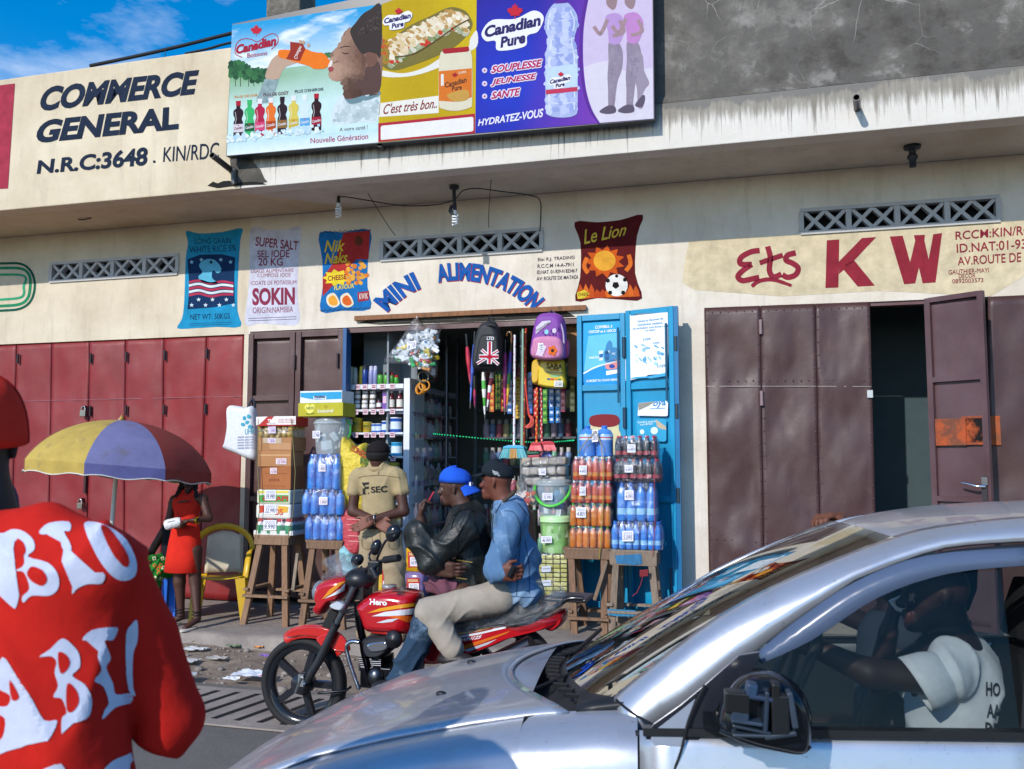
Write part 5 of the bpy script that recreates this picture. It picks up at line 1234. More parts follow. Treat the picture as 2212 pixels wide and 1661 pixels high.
broom('broom with pale green handle hanging behind the turquoise broom',(1540,240),(1533,1215),'#8fae98',(1450,1212,1585,1300),['#4aa890','#58c2b8'],-.04)
broom('broom with orange flowered handle and red bristles',(1657,725),(1652,1190),'#c83a24',(1590,1178,1700,1252),['#b8283a','#d8404a'],-.10,'#e8b83a')
broom('broom with red and white handle and red bristles',(1690,730),(1695,1180),'#c23a44',(1672,1172,1816,1252),['#b8283a','#d84a54'],-.05,'#eee4e4')
broom('blue bristled broom hanging below the red brooms',(1705,1180),(1706,1262),'#dadce4',(1690,1255,1780,1338),['#3f5ab0','#5a7ad8','#dcdce8'],.0)
broom('broom with red spotted handle hidden behind the pale green one',(1566,235),(1552,1215),'#b0301f',(1562,1290,1700,1345),['#8a6a4a','#d8b86a'],.03,'#e8c83a')
t=thing('dustpan','green dustpan hanging beside the red brooms','dustpan',HP(1620,1262,-.12));mb=MB();mb.prism([HP(x,y,-.12)for x,y in((1568,1258),(1600,1246),(1668,1250),(1675,1275),(1572,1282))],(0,.08,0),'#2f6a50');mb.build('pan',plastic,t,bevel=.006)
t=thing('dustpan','dark red dustpan hanging under the green one','dustpan',HP(1620,1300,-.13));mb=MB();mb.prism([HP(x,y,-.13)for x,y in((1565,1290),(1672,1284),(1678,1300),(1660,1318),(1572,1316))],(0,.08,0),'#a83a48');mb.build('pan',plastic,t,bevel=.006)
t=thing('toilet_brush','red curved brush with long handle hanging between the brooms','brush',HP(1570,800,-.08));mb=MB();mb.tube([HP(x,y,-.09)for x,y in spline([(1560,650),(1568,780),(1580,880),(1592,960)],4)],[.009]*9+[.014]*4,'#c8382a',8);mb.build('handle',gloss,t)
mb=MB();mb.tube([HP(x,y,-.09)for x,y in spline([(1595,960),(1612,990),(1600,1030),(1568,1055)],4)],.017,'#c84a3f',8)
for x,y in spline([(1610,965),(1626,1000),(1612,1045),(1572,1062)],6):
 for k in range(3):p=HP(x,y,-.09);mb.tube([p+Vector((-.02,0,.01)),p+Vector((.012,-.02+.02*k,-.004))],.004,'#d8685a',4)
mb.build('brush_head',plastic,t)
for i,(x,y0,n,c,lb)in enumerate(((1280,700,4,['#c8602a','#d8a83a'],'orange'),(1335,620,5,['#6a8a3a','#c8b04a'],'olive'),(1380,640,5,['#b0302a','#e0c04a'],'yellow and red'),(1430,600,6,['#2a5aa0','#dce0e4'],'blue'),(1500,640,6,['#c8a03a','#8a6a2a'],'gold'),(1600,600,6,['#2a55a8','#4a8ac8'],'deep blue'),(1650,740,4,['#c8283a','#e8b8b0'],'red'),(1722,740,5,['#3f8a3a','#8ac04a'],'green'),(1778,735,5,['#1f6ab8','#cfe2ee'],'light blue'),(1832,735,5,['#2a7ac0','#d8e4e8'],'blue and white'),(1872,700,4,['#a8305a','#d880a0'],'magenta'),(1950,640,5,['#8a8a4a','#c8c090'],'khaki'))):
 t=thing('sachet_strip','hanging strip of %s sachets inside the shop front'%lb,'sachets',HP(x,y0,.3),'sachet strips hanging in the shop')
 for k in range(n):
  mb=MB();p0,p1=HP(x-21,y0+58*k,.3+.006*(i%3)),HP(x+21,y0+58*k+55,.3+.006*(i%3));mb.puff([Vector((a,p0.y,b2_))for a,b2_ in((p0.x,p0.z),(p1.x,p0.z),(p1.x,p1.z),(p0.x,p1.z))],(0,.008,0),c[0],2,.08)
  mb.sheet([(p0.x+.012,p0.y-.0085,p0.z-.02),(p1.x-.012,p0.y-.0085,p0.z-.02),(p1.x-.012,p0.y-.0085,p0.z-.045),(p0.x+.012,p0.y-.0085,p0.z-.045)],c[1]);mb.build('sachet',gloss,t)
mb=MB();mb.prism([at(x,y,.12)for x,y in((1205,705),(1252,703),(1252,815),(1228,812),(1226,760),(1206,755))],(0,.02,0),'#a8774f');tag(mb.build('cardboard_sheet',card,loc=at(1235,760,.12)),'bare cardboard sheet fixed beside the blue door behind the pink backpack','cardboard')
# timber trestle stools that carry the goods
PZ=.052
def stool(label,top,Y,depth,feet,cols,brace_y,extra=None,th=None):
 """top: picture rect of the top's front; feet: picture x of the two front feet"""
 x0,x1,zb,zt=R3(*top,Y);xm,Ym=(x0+x1)/2,Y+depth/2
 t=thing('trestle_stool',label,'stool',(xm,Ym,PZ),'timber trestle stools under the goods')
 mb=MB()
 for k in range(3):mb.box((xm,Y+depth*(k+.5)/3,zt-.011),(x1-x0-.004*k,depth/3-.004,.022),mixc(cols[0],cols[1],rnd.random()))
 mb.build('top',wood,t,bevel=.003)
 h=(zt-.022-zb)
 for(yy,w)in((Y+.016,x1-x0),(Y+depth-.016,x1-x0)):mb=MB();mb.box((xm,yy,(zb+zt-.022)/2),(w-.02,.03,h),cols[1]);mb.build('apron',wood,t,bevel=.003)
 mb=MB()
 for sx_ in(x0+.02,x1-.02):mb.box((sx_,Ym,(zb+zt-.022)/2),(.03,depth-.07,h),cols[1])
 mb.build('apron',wood,t,bevel=.003)
 f0,f1=at(feet[0],1347,Y-.05).x,at(feet[1],1347,Y-.05).x;legs=[]
 for fx,tx,sgn in((f0,x0+.07,-1),(f1,x1-.07,1)):
  for fy,ty in((Y-.06,Y+.045),(Y+depth+.06,Y+depth-.045)):
   fxx=fx if fy<Y else fx+(.02 if sgn<0 else-.02)
   a,b_=Vector((fxx,fy,PZ-.01)),Vector((tx,ty,zt-.024));legs.append((a,b_));mb=MB();mb.bar(a,b_,.062,.045,mixc(cols[2],cols[1],rnd.random()),up=(0,1,0));mb.build('leg',wood,t,bevel=.004)
 zz=at((feet[0]+feet[1])/2,brace_y,Y-.03).z
 def on(l,z):a,b_=l;return a.lerp(b_,(z-a.z)/(b_.z-a.z))
 for i,j,o in((0,2,(0,-.035,0)),(1,3,(0,.035,0)),(0,1,(-.03,0,0)),(2,3,(.03,0,0))):
  a,b_=on(legs[i],zz+(0 if o[0]==0 else .06)),on(legs[j],zz+(0 if o[0]==0 else .06));d=(b_-a).normalized()*.05
  mb=MB();mb.bar(a-d+Vector(o),b_+d+Vector(o),.055,.024,mixc(cols[1],cols[0],rnd.random()),up=(0,0,1)if 1 else None);mb.build('brace',wood,t,bevel=.003)
 if extra:extra(t)
 return t
W1_,W2_,W3_=('#96795f','#8a6c54','#866349'),('#856850','#7a5f4a','#806049'),('#8f8274','#857463','#7a6a5c')
YS=-1.06
def lean(t):
 mb=MB();mb.bar(at(643,1195,YS-.02),at(633,1275,YS-.08),.03,.02,'#8a7a68');mb.build('prop_stick',wood,t)
stool('brown timber stool under the cardboard box stack left of the guard',(547,1156,625,1177),YS,.33,(527,619),W1_,1287,lean)
stool('dark topped timber stool under the blue wrapped water packs',(659,1167,741,1186),YS,.33,(653,742),W2_,1298)
YR=-.66
def xbr(t):mb=MB();mb.bar(at(1310,1212,YR-.06),at(1284,1296,YR-.09),.05,.028,'#86705a');mb.build('prop_stick',wood,t,bevel=.003)
stool('dark brown timber stool with a leaning prop under the orange drinks',(1216,1184,1320,1208),YR,.30,(1242,1306),W2_,1335,xbr)
def bluep(t):
 mb=MB();fill(mb,[(1328,1200),(1385,1196),(1388,1218),(1372,1221),(1332,1217)],'#2f6f9a',lambda x,y:at(x,y,YR-.0035));fill(mb,[(1312,1315),(1372,1318),(1378,1332),(1330,1331),(1312,1328)],'#2f7a9f',lambda x,y:at(x,y,YR-.085));mb.build('blue_paint',wood,t)
 mb=MB()
 for k in range(5):mb.tube([at(1382,1233+3*k,YR-.07),at(1400,1231+3*k,YR-.07)],.006,'#8a2a30',5)
 mb.tube([at(1390,1240,YR-.07),at(1384,1262,YR-.07),at(1376,1280,YR-.07),at(1366,1288,YR-.07)],.004,'#8a2a30',5);mb.build('red_string',rubber,t)
stool('weathered grey timber stool with traces of blue paint under the water bottles',(1314,1188,1421,1222),YR,.30,(1322,1425),W3_,1322,bluep)
# goods on the stools
def carton(label,rect_,Y,depth,col,m=card,name='carton',cat='box',deco=None,rz=0.,taper=1.,bevel=.004,ztop=None):
 x0,x1,zb,zt=R3(*rect_,Y);t=thing(name,label,cat,((x0+x1)/2,Y+depth/2,zb))
 mb=MB();mb.box(((x0+x1)/2,Y+depth/2,(zb+zt)/2),(x1-x0,depth,zt-zb),col,None,taper);mb.build('box',m,t,bevel=bevel)
 if deco:mb=MB();deco(mb,lambda x,y:at(x,y,Y-.002),lambda x,y:at(x,y,Y-.0035));mb.build('printed_front',paper,t)
 t.rotation_euler.z=rz;return t
def tape(c):return lambda mb,P,Q:None
E_=lambda x,y:(486+.4552*x,621+.4552*y)
def fe(mb,pts,c,P):fill(mb,[E_(*p)for p in pts],c,P)
def te(mb,s,q,c,P,b=.02,sh=0.):text(mb,s,[E_(*p)for p in q],c,P,b,sh)
def tg(mb,x,y,w,h,s,Y,**k):X_,Y_=E_(x,y);tagtext(mb,X_,Y_,w*.4552,h*.4552,s,Y,**k)
Yc_=YS+.01
def d1_(mb,P,Q):
 fe(mb,[(147,614),(200,612),(160,652),(147,654)],'#e4ddd8',P);fe(mb,[(230,611),(330,610),(330,650),(200,652)],'#e8e2de',P);te(mb,'TRUF',[(200,640),(235,639),(235,624),(200,625)],'#f2ece6',Q,.03);fe(mb,[(196,645),(240,644),(240,648),(196,649)],'#f2ece6',P)
 for k in range(3):te(mb,'boite familiale',[(250,628+k*8),(325,626+k*8),(325,620+k*8),(250,622+k*8)],'#b53a3a',Q,0)
carton('red and white printed carton on top of the left stack',(553,900,634,920),YS-.02,.30,'#b8322e',deco=d1_,rz=.05)
def pile(label,rect_,Y,depth,nx,ny,mk,key,m,group=None,tagd=None,name='drink_pack',cat='drinks pack',filmc=True,rows=1,child='bottle',tray=None):
 x0,x1,zb,zt=R3(*rect_,Y);t=thing(name,label,cat,((x0+x1)/2,Y+depth/2,zb),group)
 pitch=(x1-x0)/nx;py_=depth/ny;h=(zt-zb)/rows;base=wloc(t)
 first=None
 for r in range(rows):
  for j in range(ny):
   for i in range(nx):
    if 0<i<nx-1 and j>1:continue
    loc=Vector((x0+pitch*(i+.5)+rnd.uniform(-.004,.004),Y+py_*(j+.5),zb+h*r))-base
    if first is None:first=mk(pitch/2*.98,h).build(child,m,None);first.parent=t;first.location=loc
    else:dup(first,loc,rnd.random()*6,parent=t)
 if filmc:
  mb=MB();cx,cy=(x0+x1)/2,Y+depth/2;n=40;rg=[]
  for k,(fz,s_)in enumerate(((.0,1.0),(.3,1.03),(.62,1.02),(.85,.95),(.99,.86))):
   ring=[]
   for q in range(n):
    a=2*math.pi*q/n;ca,sa=math.cos(a),math.sin(a);e=.28
    ring.append(Vector((cx+(x1-x0)/2*s_*1.02*math.copysign(abs(ca)**e,ca)+rnd.uniform(-.006,.006),cy+depth/2*s_*1.04*math.copysign(abs(sa)**e,sa)+rnd.uniform(-.007,.007),zb+(zt-zb)*fz+.003)))
   rg.append(ring)
  mb.loft(rg,'#ffffff',True);mb.build('wrapping_film',film,t)
 if tray:mb=MB();mb.box(((x0+x1)/2,Y+depth/2,zb+.022),(x1-x0+.02,depth+.02,.044),tray);mb.build('tray',card,t,bevel=.004)
 if tagd:mb=MB();tagtext(mb,*tagd[:5],Y-.02,*tagd[5:]);mb.build('price_tag',paper,t)
 return t
pile('film wrapped tray of small gold tins near the top of the left stack',(555,920,631,945),Yc_,.28,6,4,lambda r,h:MB().lathe([(.001,0),(r,0),(r,h*.9),(r*.9,h),(.001,h)],'#c9a24a',12),'gt',gloss,None,(E_(222,675)[0],E_(222,675)[1],17,15,'1.590','#7a3a8a','#e0d4e4'),'tin_tray','tin tray',rows=2,child='tin')
carton('pale brown carton with white printed panel in the left stack',(557,945,630,974),Yc_,.29,'#a8794f',deco=lambda mb,P,Q:(fe(mb,[(210,735),(312,738),(312,770),(212,768)],'#b88a62',P),fe(mb,[(180,712),(268,714),(268,740),(182,738)],'#b9a68c',Q),tg(mb,222,727,36,22,'1.800',Yc_-.004,col='#7a3a8a',paper_='#e0d4e4')))
carton('tan taped carton turned slightly in the left stack',(557,974,626,1008),Yc_-.01,.28,'#b07c50',rz=.06,deco=lambda mb,P,Q:(fe(mb,[(160,792),(305,792),(305,800),(160,800)],'#c79b6c',P),tg(mb,262,825,48,28,'22.990',Yc_-.016,col='#a03a6a',paper_='#e2d8dc')))
carton('orange brown carton with printed seal below the tan carton',(563,1008,628,1057),Yc_,.27,'#a5653a',deco=lambda mb,P,Q:(fe(mb,[(190,880),(290,882),(290,884),(190,882)],'#8a4a28',P),fe(mb,[(190,940),(290,942),(290,944),(190,942)],'#8a4a28',P),te(mb,'JAUNE',[(208,922),(258,923),(258,907),(208,906)],'#8a4426',P,.01),tg(mb,230,870,32,28,'14.300',Yc_-.004,col='#a03a6a',paper_='#e2d8dc')))
def okapi(mb,P,Q):
 fe(mb,[(158,965),(300,965),(302,975),(158,975)],'#d9c84a',P);fe(mb,[(160,985),(300,985),(300,1018),(162,1018)],'#4f9a4a',P);te(mb,'OKAPI',[(180,1014),(298,1014),(298,990),(180,990)],'#b53030',Q,.03);tg(mb,215,985,52,50,'39.990',Yc_-.006)
carton('green and yellow wrapped pack with red lettering in the left stack',(554,1057,627,1089),Yc_,.28,'#d6d8c2',gloss,'soap_pack',deco=okapi,bevel=.02)
def white2(mb,P,Q):
 fe(mb,[(160,1035),(190,1033),(188,1065),(165,1070)],'#c8452f',P);fe(mb,[(250,1035),(300,1040),(296,1068),(256,1070)],'#d9a63a',P);te(mb,'SOAP'[:0]or 'OS',[(230,1080),(275,1080),(275,1050),(230,1050)],'#c8452f',Q,.02);tg(mb,215,1052,58,46,'22.990',Yc_-.006)
carton('white soft pack with red and orange print under the green pack',(552,1089,628,1121),Yc_,.29,'#dcdad2',gloss,'soap_pack',deco=white2,bevel=.022)
def mayo(r,h):return MB().lathe([(.001,0,'#e6e4da'),(r*.95,0,'#e6e4da'),(r,h*.1,'#3f8a62'),(r,h*.62,'#e6e4da'),(r*.92,h*.75,'#e6e4da'),(r*.7,h*.82,'#b8484a'),(r*.72,h,'#b8484a'),(.001,h)],'#e6e4da',14)
pile('tray of white plastic jars with green labels at the bottom of the left stack',(551,1121,632,1156),Yc_,.29,4,4,mayo,'my',plastic,None,(E_(213,1128)[0],E_(213,1128)[1],28,22,'9.990'),'jar_tray','jar tray',tray='#dcd8d0')
mb=MB();mb.tube([at(558,905,YS-.03),at(556,1000,YS-.04),at(561,1100,YS-.035),at(552,1160,YS-.03)],.004,'#8a7a4a',5);mb.tube([at(629,905,YS-.03),at(638,1020,YS-.035),at(633,1110,YS-.03),at(622,1160,YS-.03)],.004,'#8a7a4a',5);tag(mb.build('tie_string',rubber,loc=at(558,1000,YS)),'thin string tying the left stack of cartons to its stool','string')
t=thing('woven_bag','white woven plastic bag hanging beside the left stack of cartons','bag',at(520,930,-.75))
bagc=mat('woven_plastic',.5,grain=30,amt=.14,bump=.012,bscale=9)
mb=MB();mb.puff([at(*E_(x,y),-.78)for x,y in spline([(18,568),(60,562),(100,570),(138,566),(150,640),(158,740),(152,815),(110,812),(60,790),(0,765),(5,740),(18,660)],4,True)],(0,.07,0),'#d8dade',4,.2);mb.build('bag',bagc,t)
mb=MB();P=lambda x,y:at(*E_(x,y),-.853)
for i,(x,y)in enumerate(((92,620),(105,640),(85,650),(112,612),(118,660))):fill(mb,ring2(*E_(x,y),4,5,9,i),'#3f9ab0',P if 0 else(lambda a,b_:at(a,b_,-.853)))
te(mb,'UHD',[(95,700),(140,690),(140,665),(95,672)],'#3f9ab0',lambda a,b_:at(a,b_,-.853),.01)
for k in range(5):te(mb,'MAMA DEO KIN',[(60,715+13*k),(138,712+13*k),(138,704+13*k),(60,707+13*k)],'#4a5a8a',lambda a,b_:at(a,b_,-.853),0)
mb.build('printing',paper,t)
mb=MB();mb.tube([at(*E_(x,y),-.78)for x,y in spline([(110,570),(128,530),(140,545),(140,570)],4)],.012,'#3a3a44',6);mb.build('handle',cloth,t)
def momo(mb,P,Q):
 fe(mb,[(358,500),(553,494),(553,528),(430,533),(358,520)],'#2f9ac8',P);fe(mb,[(420,516),(480,514),(480,530),(420,530)],'#e8ecee',Q);te(mb,'momo',[(424,527),(476,526),(476,513),(424,514)],'#1a3a6a',lambda a,b_:at(a,b_,YS-.026),.04)
carton('white and sky blue carton with a short printed name, topmost above the clear bucket',(648,844,739,870),YS-.02,.26,'#dfe3e6',deco=momo)
def nido(mb,P,Q):
 fe(mb,spline([(403,602),(380,575),(382,558),(395,554),(403,562),(412,554),(425,560),(424,578)],3,True),'#e8dc6a',P);te(mb,'NIDO',[(386,580),(424,578),(424,564),(386,566)],'#3a6a2a',Q,.02);te(mb,'Kintindindi',[(440,595),(514,592),(514,576),(440,579)],'#f0ead0',Q,.02);fe(mb,ring2(478,565,9,8),'#a89a2a',P);te(mb,'Nutrition',[(386,604),(424,600),(424,592),(386,596)],'#3a6a2a',Q,.01)
carton('yellow green carton with a printed heart under the sky blue carton',(644,870,741,899),YS-.03,.28,'#b5ad2e',deco=nido)
def bucket(label,rect_,Y,body,lid,handle,hcol,m=clearpl,inner=None,tagd=None,hang=True):
 x0,x1,zb,zt=R3(*rect_,Y);r=(x1-x0)/2;c=Vector(((x0+x1)/2,Y+r,zb));h=zt-zb;t=thing('bucket',label,'bucket',c)
 mb=MB();mb.lathe([(r*.80,.0),(r*.84,.01),(r*.97,h*.82),(r*.97,h*.86)],body,32,c);mb.build('body',m,t)
 mb=MB();mb.lathe([(r,h*.84),(r*1.0,h*.92),(r*.96,h*.95),(r*.9,h*.94),(r*.86,h*.98),(.001,h*.985)],lid,32,c);mb.lathe([(r*.98,h*.80),(r*1.02,h*.80),(r*1.02,h*.85),(r*.98,h*.85)],lid,32,c);mb.build('lid',m if m is clearpl else plastic,t)
 if hang:
  mb=MB();sg=handle;pts=[c+Vector((sg*-0+r*1.03*math.cos(a),-r*.25-r*.85*abs(math.sin(a))*.9,h*.8-h*.52*abs(math.sin(a))))for a in[math.pi*i/14 for i in range(15)]]if sg==0 else[c+Vector((r*.9,-r*.3,h*.9)),c+Vector((r*1.08,-r*.35,h*.86)),c+Vector((r*1.16,-r*.3,h*.7)),c+Vector((r*1.1,-r*.25,h*.52)),c+Vector((r*.98,-r*.2,h*.45))]
  mb.tube([tuple(p)for p in spline([tuple(p)for p in pts],3)],.009,hcol,8,flat=1.6);mb.build('handle',plastic,t)
 if inner:inner(t,c,r,h)
 if tagd:mb=MB();tagtext(mb,*tagd,Y-.012);mb.build('price_tag',paper,t)
 return t
def soaps(cols,n,rs):
 def f(t,c,r,h):
  mb=MB()
  for i in range(n):
   a=rnd.random()*6.28;q=.78*r*(.72+.28*rnd.random());p=c+Vector((q*math.cos(a),q*math.sin(a),h*rnd.uniform(.06,.76)))
   mb.box(p,(rs,.02,rs*1.5),rnd.choice(cols)if not isinstance(cols[0],tuple)else cols[0],Matrix.Rotation(a+1.57+rnd.uniform(-.3,.3),3,'Z')@Matrix.Rotation(rnd.uniform(-.6,.6),3,'Y'))
  o=mb.build('packets',plastic,t,bevel=.004);o['kind']='stuff'
 return f
bucket('big clear lidded bucket with green handle above the blue wrapped packs',(661,899,738,981),YS-.0,'#cfd8de','#c9d6de',1,'#3fae4a',clearpl,soaps(['#dfe6ea','#c8d4da','#b8c8cc'],26,.06),(E_(433,698)[0],E_(433,698)[1],16,16,'3.790'))
BW='#2f56c8'
def pet(body,cap,label=None,lowlab=False,fill_=.8):
 def f(r,h):
  lab=label or body
  return MB().lathe([(.001,.006,body),(r*.8,0,body),(r,h*.05,body),(r,h*.18,lab if lowlab else body),(r*.96,h*.34,body if lowlab else lab),(r,h*.5,body),(r*.94,h*.55,body),(r,h*.62,body),(r*.9,h*.72,mixc(body,'#e8e8ea',.1)),(r*.42,h*.87,mixc(body,'#e8e8ea',.15)),(r*.36,h*.9,cap),(r*.42,h*.91,cap),(r*.42,h,cap),(.001,h)],body,12)
 return f
G2='shrink wrapped drink packs on the stools'
pile('tall blue water pack, uppermost under the clear bucket',(661,981,734,1058),YS,.30,4,4,pet('#2f82d6','#2a6cc0','#3078d0'),'w1',liquid,G2,(E_(460,855)[0],E_(460,855)[1],15,16,'3.800'))
pile('wide blue water pack in the middle under the clear bucket',(650,1058,741,1112),YS-.015,.32,5,4,pet('#2f82d6','#2a6cc0','#3078d0'),'w2',liquid,G2,(E_(466,1013)[0],E_(466,1013)[1],18,16,'5.800'))
pile('blue water pack resting directly on the dark topped stool',(655,1112,740,1167),YS,.32,5,4,pet('#2a7cd2','#2a6cc0','#2c70c8'),'w3',liquid,G2)
H2=lambda x,y:(1026+.2926*x,891+.2926*y)
def tg2(x,y,w,h,s):a,b_=H2(x,y);return(a,b_,w*.2926,h*.2926,s)
t=thing('water_bottle_pair','two big ribbed blue water bottles tied together on top of the orange packs','water bottles',at(1284,986,YR+.1))
for k,px in enumerate((1266,1303)):
 x0,x1,zb,zt=R3(px-19,919,px+19,987,YR+.03);r=(x1-x0)/2;h=zt-zb;c=Vector(((x0+x1)/2,YR+.03+r,zb));mb=MB()
 prof=[(.001,.005),(r*.85,0),(r,h*.05)]
 for i in range(9):z=h*(.06+.06*i);prof+=[(r*(1 if i%2 else .95),z)]
 prof=[(p[0],p[1],'#3f7ac8' if not(.52<p[1]/h<.62)else '#c8d8e8')for p in prof]+[(r,h*.60,'#c4485a'),(r,h*.635,'#9fc2e4'),(r*.98,h*.72,'#4a86d0'),(r*.7,h*.86,'#4a86d0'),(r*.3,h*.91,'#2f6fc8'),(r*.34,h*.92,'#2f6fc8'),(r*.34,h,'#2f6fc8'),(.001,h)]
 mb.lathe(prof,'#3f7ac8',20,c);mb.build('bottle',liquid,t)
mb=MB();tagtext(mb,*tg2(886,172,45,90,'3.810'),YR-.005,tilt=.6);mb.build('price_tag',paper,t)
mb=MB();mb.tube([H for H in[at(*H2(760,300),YR-.01),at(*H2(800,240),YR-.01),at(*H2(890,135),YR-.02),at(*H2(935,240),YR-.02),at(*H2(948,420),YR-.02),at(*H2(945,700),YR-.025),at(*H2(925,1000),YR-.02),at(*H2(918,1080),YR-.015)]],.0045,'#9a8a3a',6);mb.build('rope',rubber,t)
OR=('#c8451f','#e2dfe0','#d8762f')
for i,(rc,lb,tgd)in enumerate((((1235,986,1323,1038),'pack of dark orange drinks with white caps, uppermost of the orange column',tg2(797,425,55,68,'4.495')),((1231,1038,1322,1087),'pack of dark orange drinks with white caps, second in the orange column',tg2(795,580,45,65,'4.495')))):
 pile(lb,rc,YR+.01,.27,6,4,pet('#c4411c','#e4e2e4','#d98a3a',True),'or',liquid,G2,tgd)
for i,(rc,lb,tgd)in enumerate((((1229,1087,1320,1137),'pack of light orange drinks with green caps, third in the orange column',tg2(783,738,72,75,'4.801')),((1228,1137,1319,1184),'pack of light orange drinks with green caps standing on the dark brown stool',None))):
 pile(lb,rc,YR+.01,.27,6,4,pet('#d9771f','#4fae3a','#dd7f24'),'og',liquid,G2,tgd)
for i,(rc,lb,tgd)in enumerate((((1328,941,1419,991),'pack of dark cola bottles with red caps, topmost of the right column',tg2(1155,265,60,60,'4.495')),((1324,991,1426,1042),'pack of dark cola bottles with red caps, second in the right column',tg2(1135,415,60,55,'4.495')))):
 pile(lb,rc,YR+.01,.27,6,4,pet('#2a1f2a','#b5283a','#a8384a',True),'co',liquid,G2,tgd)
pile('pack of tall blue water bottles in the middle of the right column',(1330,1042,1417,1127),YR+.01,.28,4,3,pet('#3a86d6','#2f6fc8','#a8d4ec',True),'bw',liquid,G2,tg2(1138,610,65,70,'4.095'))
pile('pack of small blue water bottles standing on the grey stool',(1320,1127,1428,1188),YR+.0,.28,7,4,pet('#3a84d6','#2f6fc8','#9fd0ea',True),'bs',liquid,G2,tg2(1128,912,82,78,'5.095'))
mb=MB();mb.tube([at(*H2(x,y),YR-.02)for x,y in((1320,160),(1330,350),(1322,600),(1330,850),(1310,1060))],.003,'#a03a44',5);tag(mb.build('tie_string',rubber,loc=at(*H2(1322,600),YR)),'thin red string down the right column of drinks','string')
YB=-.48
t=thing('tissue_pack','brownish film wrapped pack of paper rolls on the striped bucket','paper rolls',at(1178,1046,YB))
mb=MB()
for j,(y0,dx)in enumerate(((1040,4),(1018,-2),(997,2))):
 for i in range(5):
  c=at(1142+dx+18.5*i+rnd.uniform(-2,2),y0-1.2*i*.4,YB+.12);mb.box(c,(.092,.2,.078),mixc('#b5a796','#96887a',rnd.random()),Matrix.Rotation(rnd.uniform(-.12,.12),3,'Y')@Matrix.Rotation(rnd.uniform(-.1,.1),3,'Z'))
mb.build('rolls',paper,t,bevel=.02,seg=3)
mb=MB();mb.puff([at(x,y,YB+.11)for x,y in spline([(1130,1035),(1131,1000),(1160,990),(1215,983),(1224,1000),(1228,1035),(1215,1048),(1150,1054)],4,True)],(0,.14,0),'#ffffff',4,.2);mb.build('wrapping_film',film,t);mb=MB();tagtext(mb,*H2(497,438),15,14,'1.995',YB-.04);mb.build('price_tag',paper,t)
bucket('clear bucket of blue packets with bright green handle',(1150,1034,1227,1116),YB-.12,'#c4d4d8','#b9c8cc',0,'#4fc23f',clearpl,soaps(['#2f6ab8','#e4e8ea','#3f9ac8','#1f4a9a'],60,.045),tg2(535,620,75,52,'33.995'))
bucket('green tinted bucket of packets under the clear one',(1157,1113,1228,1196),YB-.11,'#a5da8e','#b9e0a8',0,'#4fc23f',mat('green_plastic',.25,amt=.08,alpha=.5),soaps(['#dfe8da','#7fbf62','#a8d890','#e8efe2'],60,.05),tg2(528,938,78,50,'46.995'),hang=False)
t=thing('soap_stack','tall stack of yellow soap bars under film below the green bucket','soap',at(1194,1288,YB));mb=MB()
for j in range(9):
 for i in range(4):
  x0,x1,zb,zt=R3(1164+15.5*i,1277-9.8*j,1178.6+15.5*i,1286-9.8*j,YB-.08);mb.box(((x0+x1)/2,YB-.08+.13+rnd.uniform(-.008,.008),(zb+zt)/2),(x1-x0-.004,.26,zt-zb-.005),mixc('#d0c878','#c2b860',rnd.random()))
mb.build('bars',wrap,t,bevel=.005)
mb=MB();
for y in(1223,1253):fill(mb,[(1170,y),(1190,y-1),(1190,y+12),(1170,y+13)],'#dedede',lambda a,b_:at(a,b_,YB-.094));stroke(mb,[(1172,y+6),(1188,y+5)],1,'#4a4a5a',lambda a,b_:at(a,b_,YB-.096))
mb.build('paper_label',paper,t)
mb=MB();a,b_,c,d=R3(1162,1196,1227,1288,YB-.088);mb.box(((a+b_)/2,YB+.05,(c+d)/2),(b_-a+.01,.3,d-c),'#ffffff');mb.build('wrapping_film',film,t,bevel=.02)
mb=MB();p=at(1195,1290,YB-.02);mb.box((p.x,YB+.06,(p.z+PZ)/2-.01),(.36,.3,p.z-PZ-.01),'#7a6a58');tag(mb.build('crate',wood,loc=(p.x,YB,PZ),bevel=.01),'rough wooden crate on the pavement under the yellow soap stack','crate')
t=thing('sweet_bag','tied clear bag of orange packets just behind the denim jacket man\'s shoulder','bag',at(1135,1090,YB));mb=MB()
for k in range(30):mb.box(at(rnd.uniform(1118,1152),rnd.uniform(1064,1092),YB+rnd.uniform(-.12,-.02)),(.05,.02,.035),rnd.choice(['#d8602a','#e0a890','#c8402a','#e8d8d0']),Matrix.Rotation(rnd.uniform(-1,1),3,'Y'))
mb.build('packets',gloss,t)['kind']='stuff'
mb=MB();mb.puff([at(x,y,YB-.07)for x,y in spline([(1114,1092),(1113,1066),(1124,1052),(1116,1042),(1128,1036),(1136,1050),(1156,1058),(1160,1092)],3,True)],(0,.1,0),'#ffffff',3,.3);mb.build('clear_bag',crinkle,t)
mb=MB();p=at(1135,1100,YB-.05);mb.box((p.x,p.y,(p.z+PZ)/2),(.2,.2,p.z-PZ-.02),'#4a4238');tag(mb.build('crate_stack',wood,loc=(p.x,p.y,PZ),bevel=.01),'narrow dark crate standing behind the two riders','crate')
sackm=mat('woven_sack',.6,grain=40,amt=.25,bump=.05,bscale=8)
def sack(label,pts,Y,th,col,deco=None):
 t=thing('sack',label,'sack',at(*E_(*pts[0]),Y));mb=MB();mb.puff([at(*E_(x,y),Y)for x,y in spline(pts,4,True)],(0,th,0),col,5,.3);mb.build('sack',sackm,t)
 if deco:mb=MB();deco(mb,lambda a,b_:at(a,b_,Y-th-.006));mb.build('printing',paper,t)
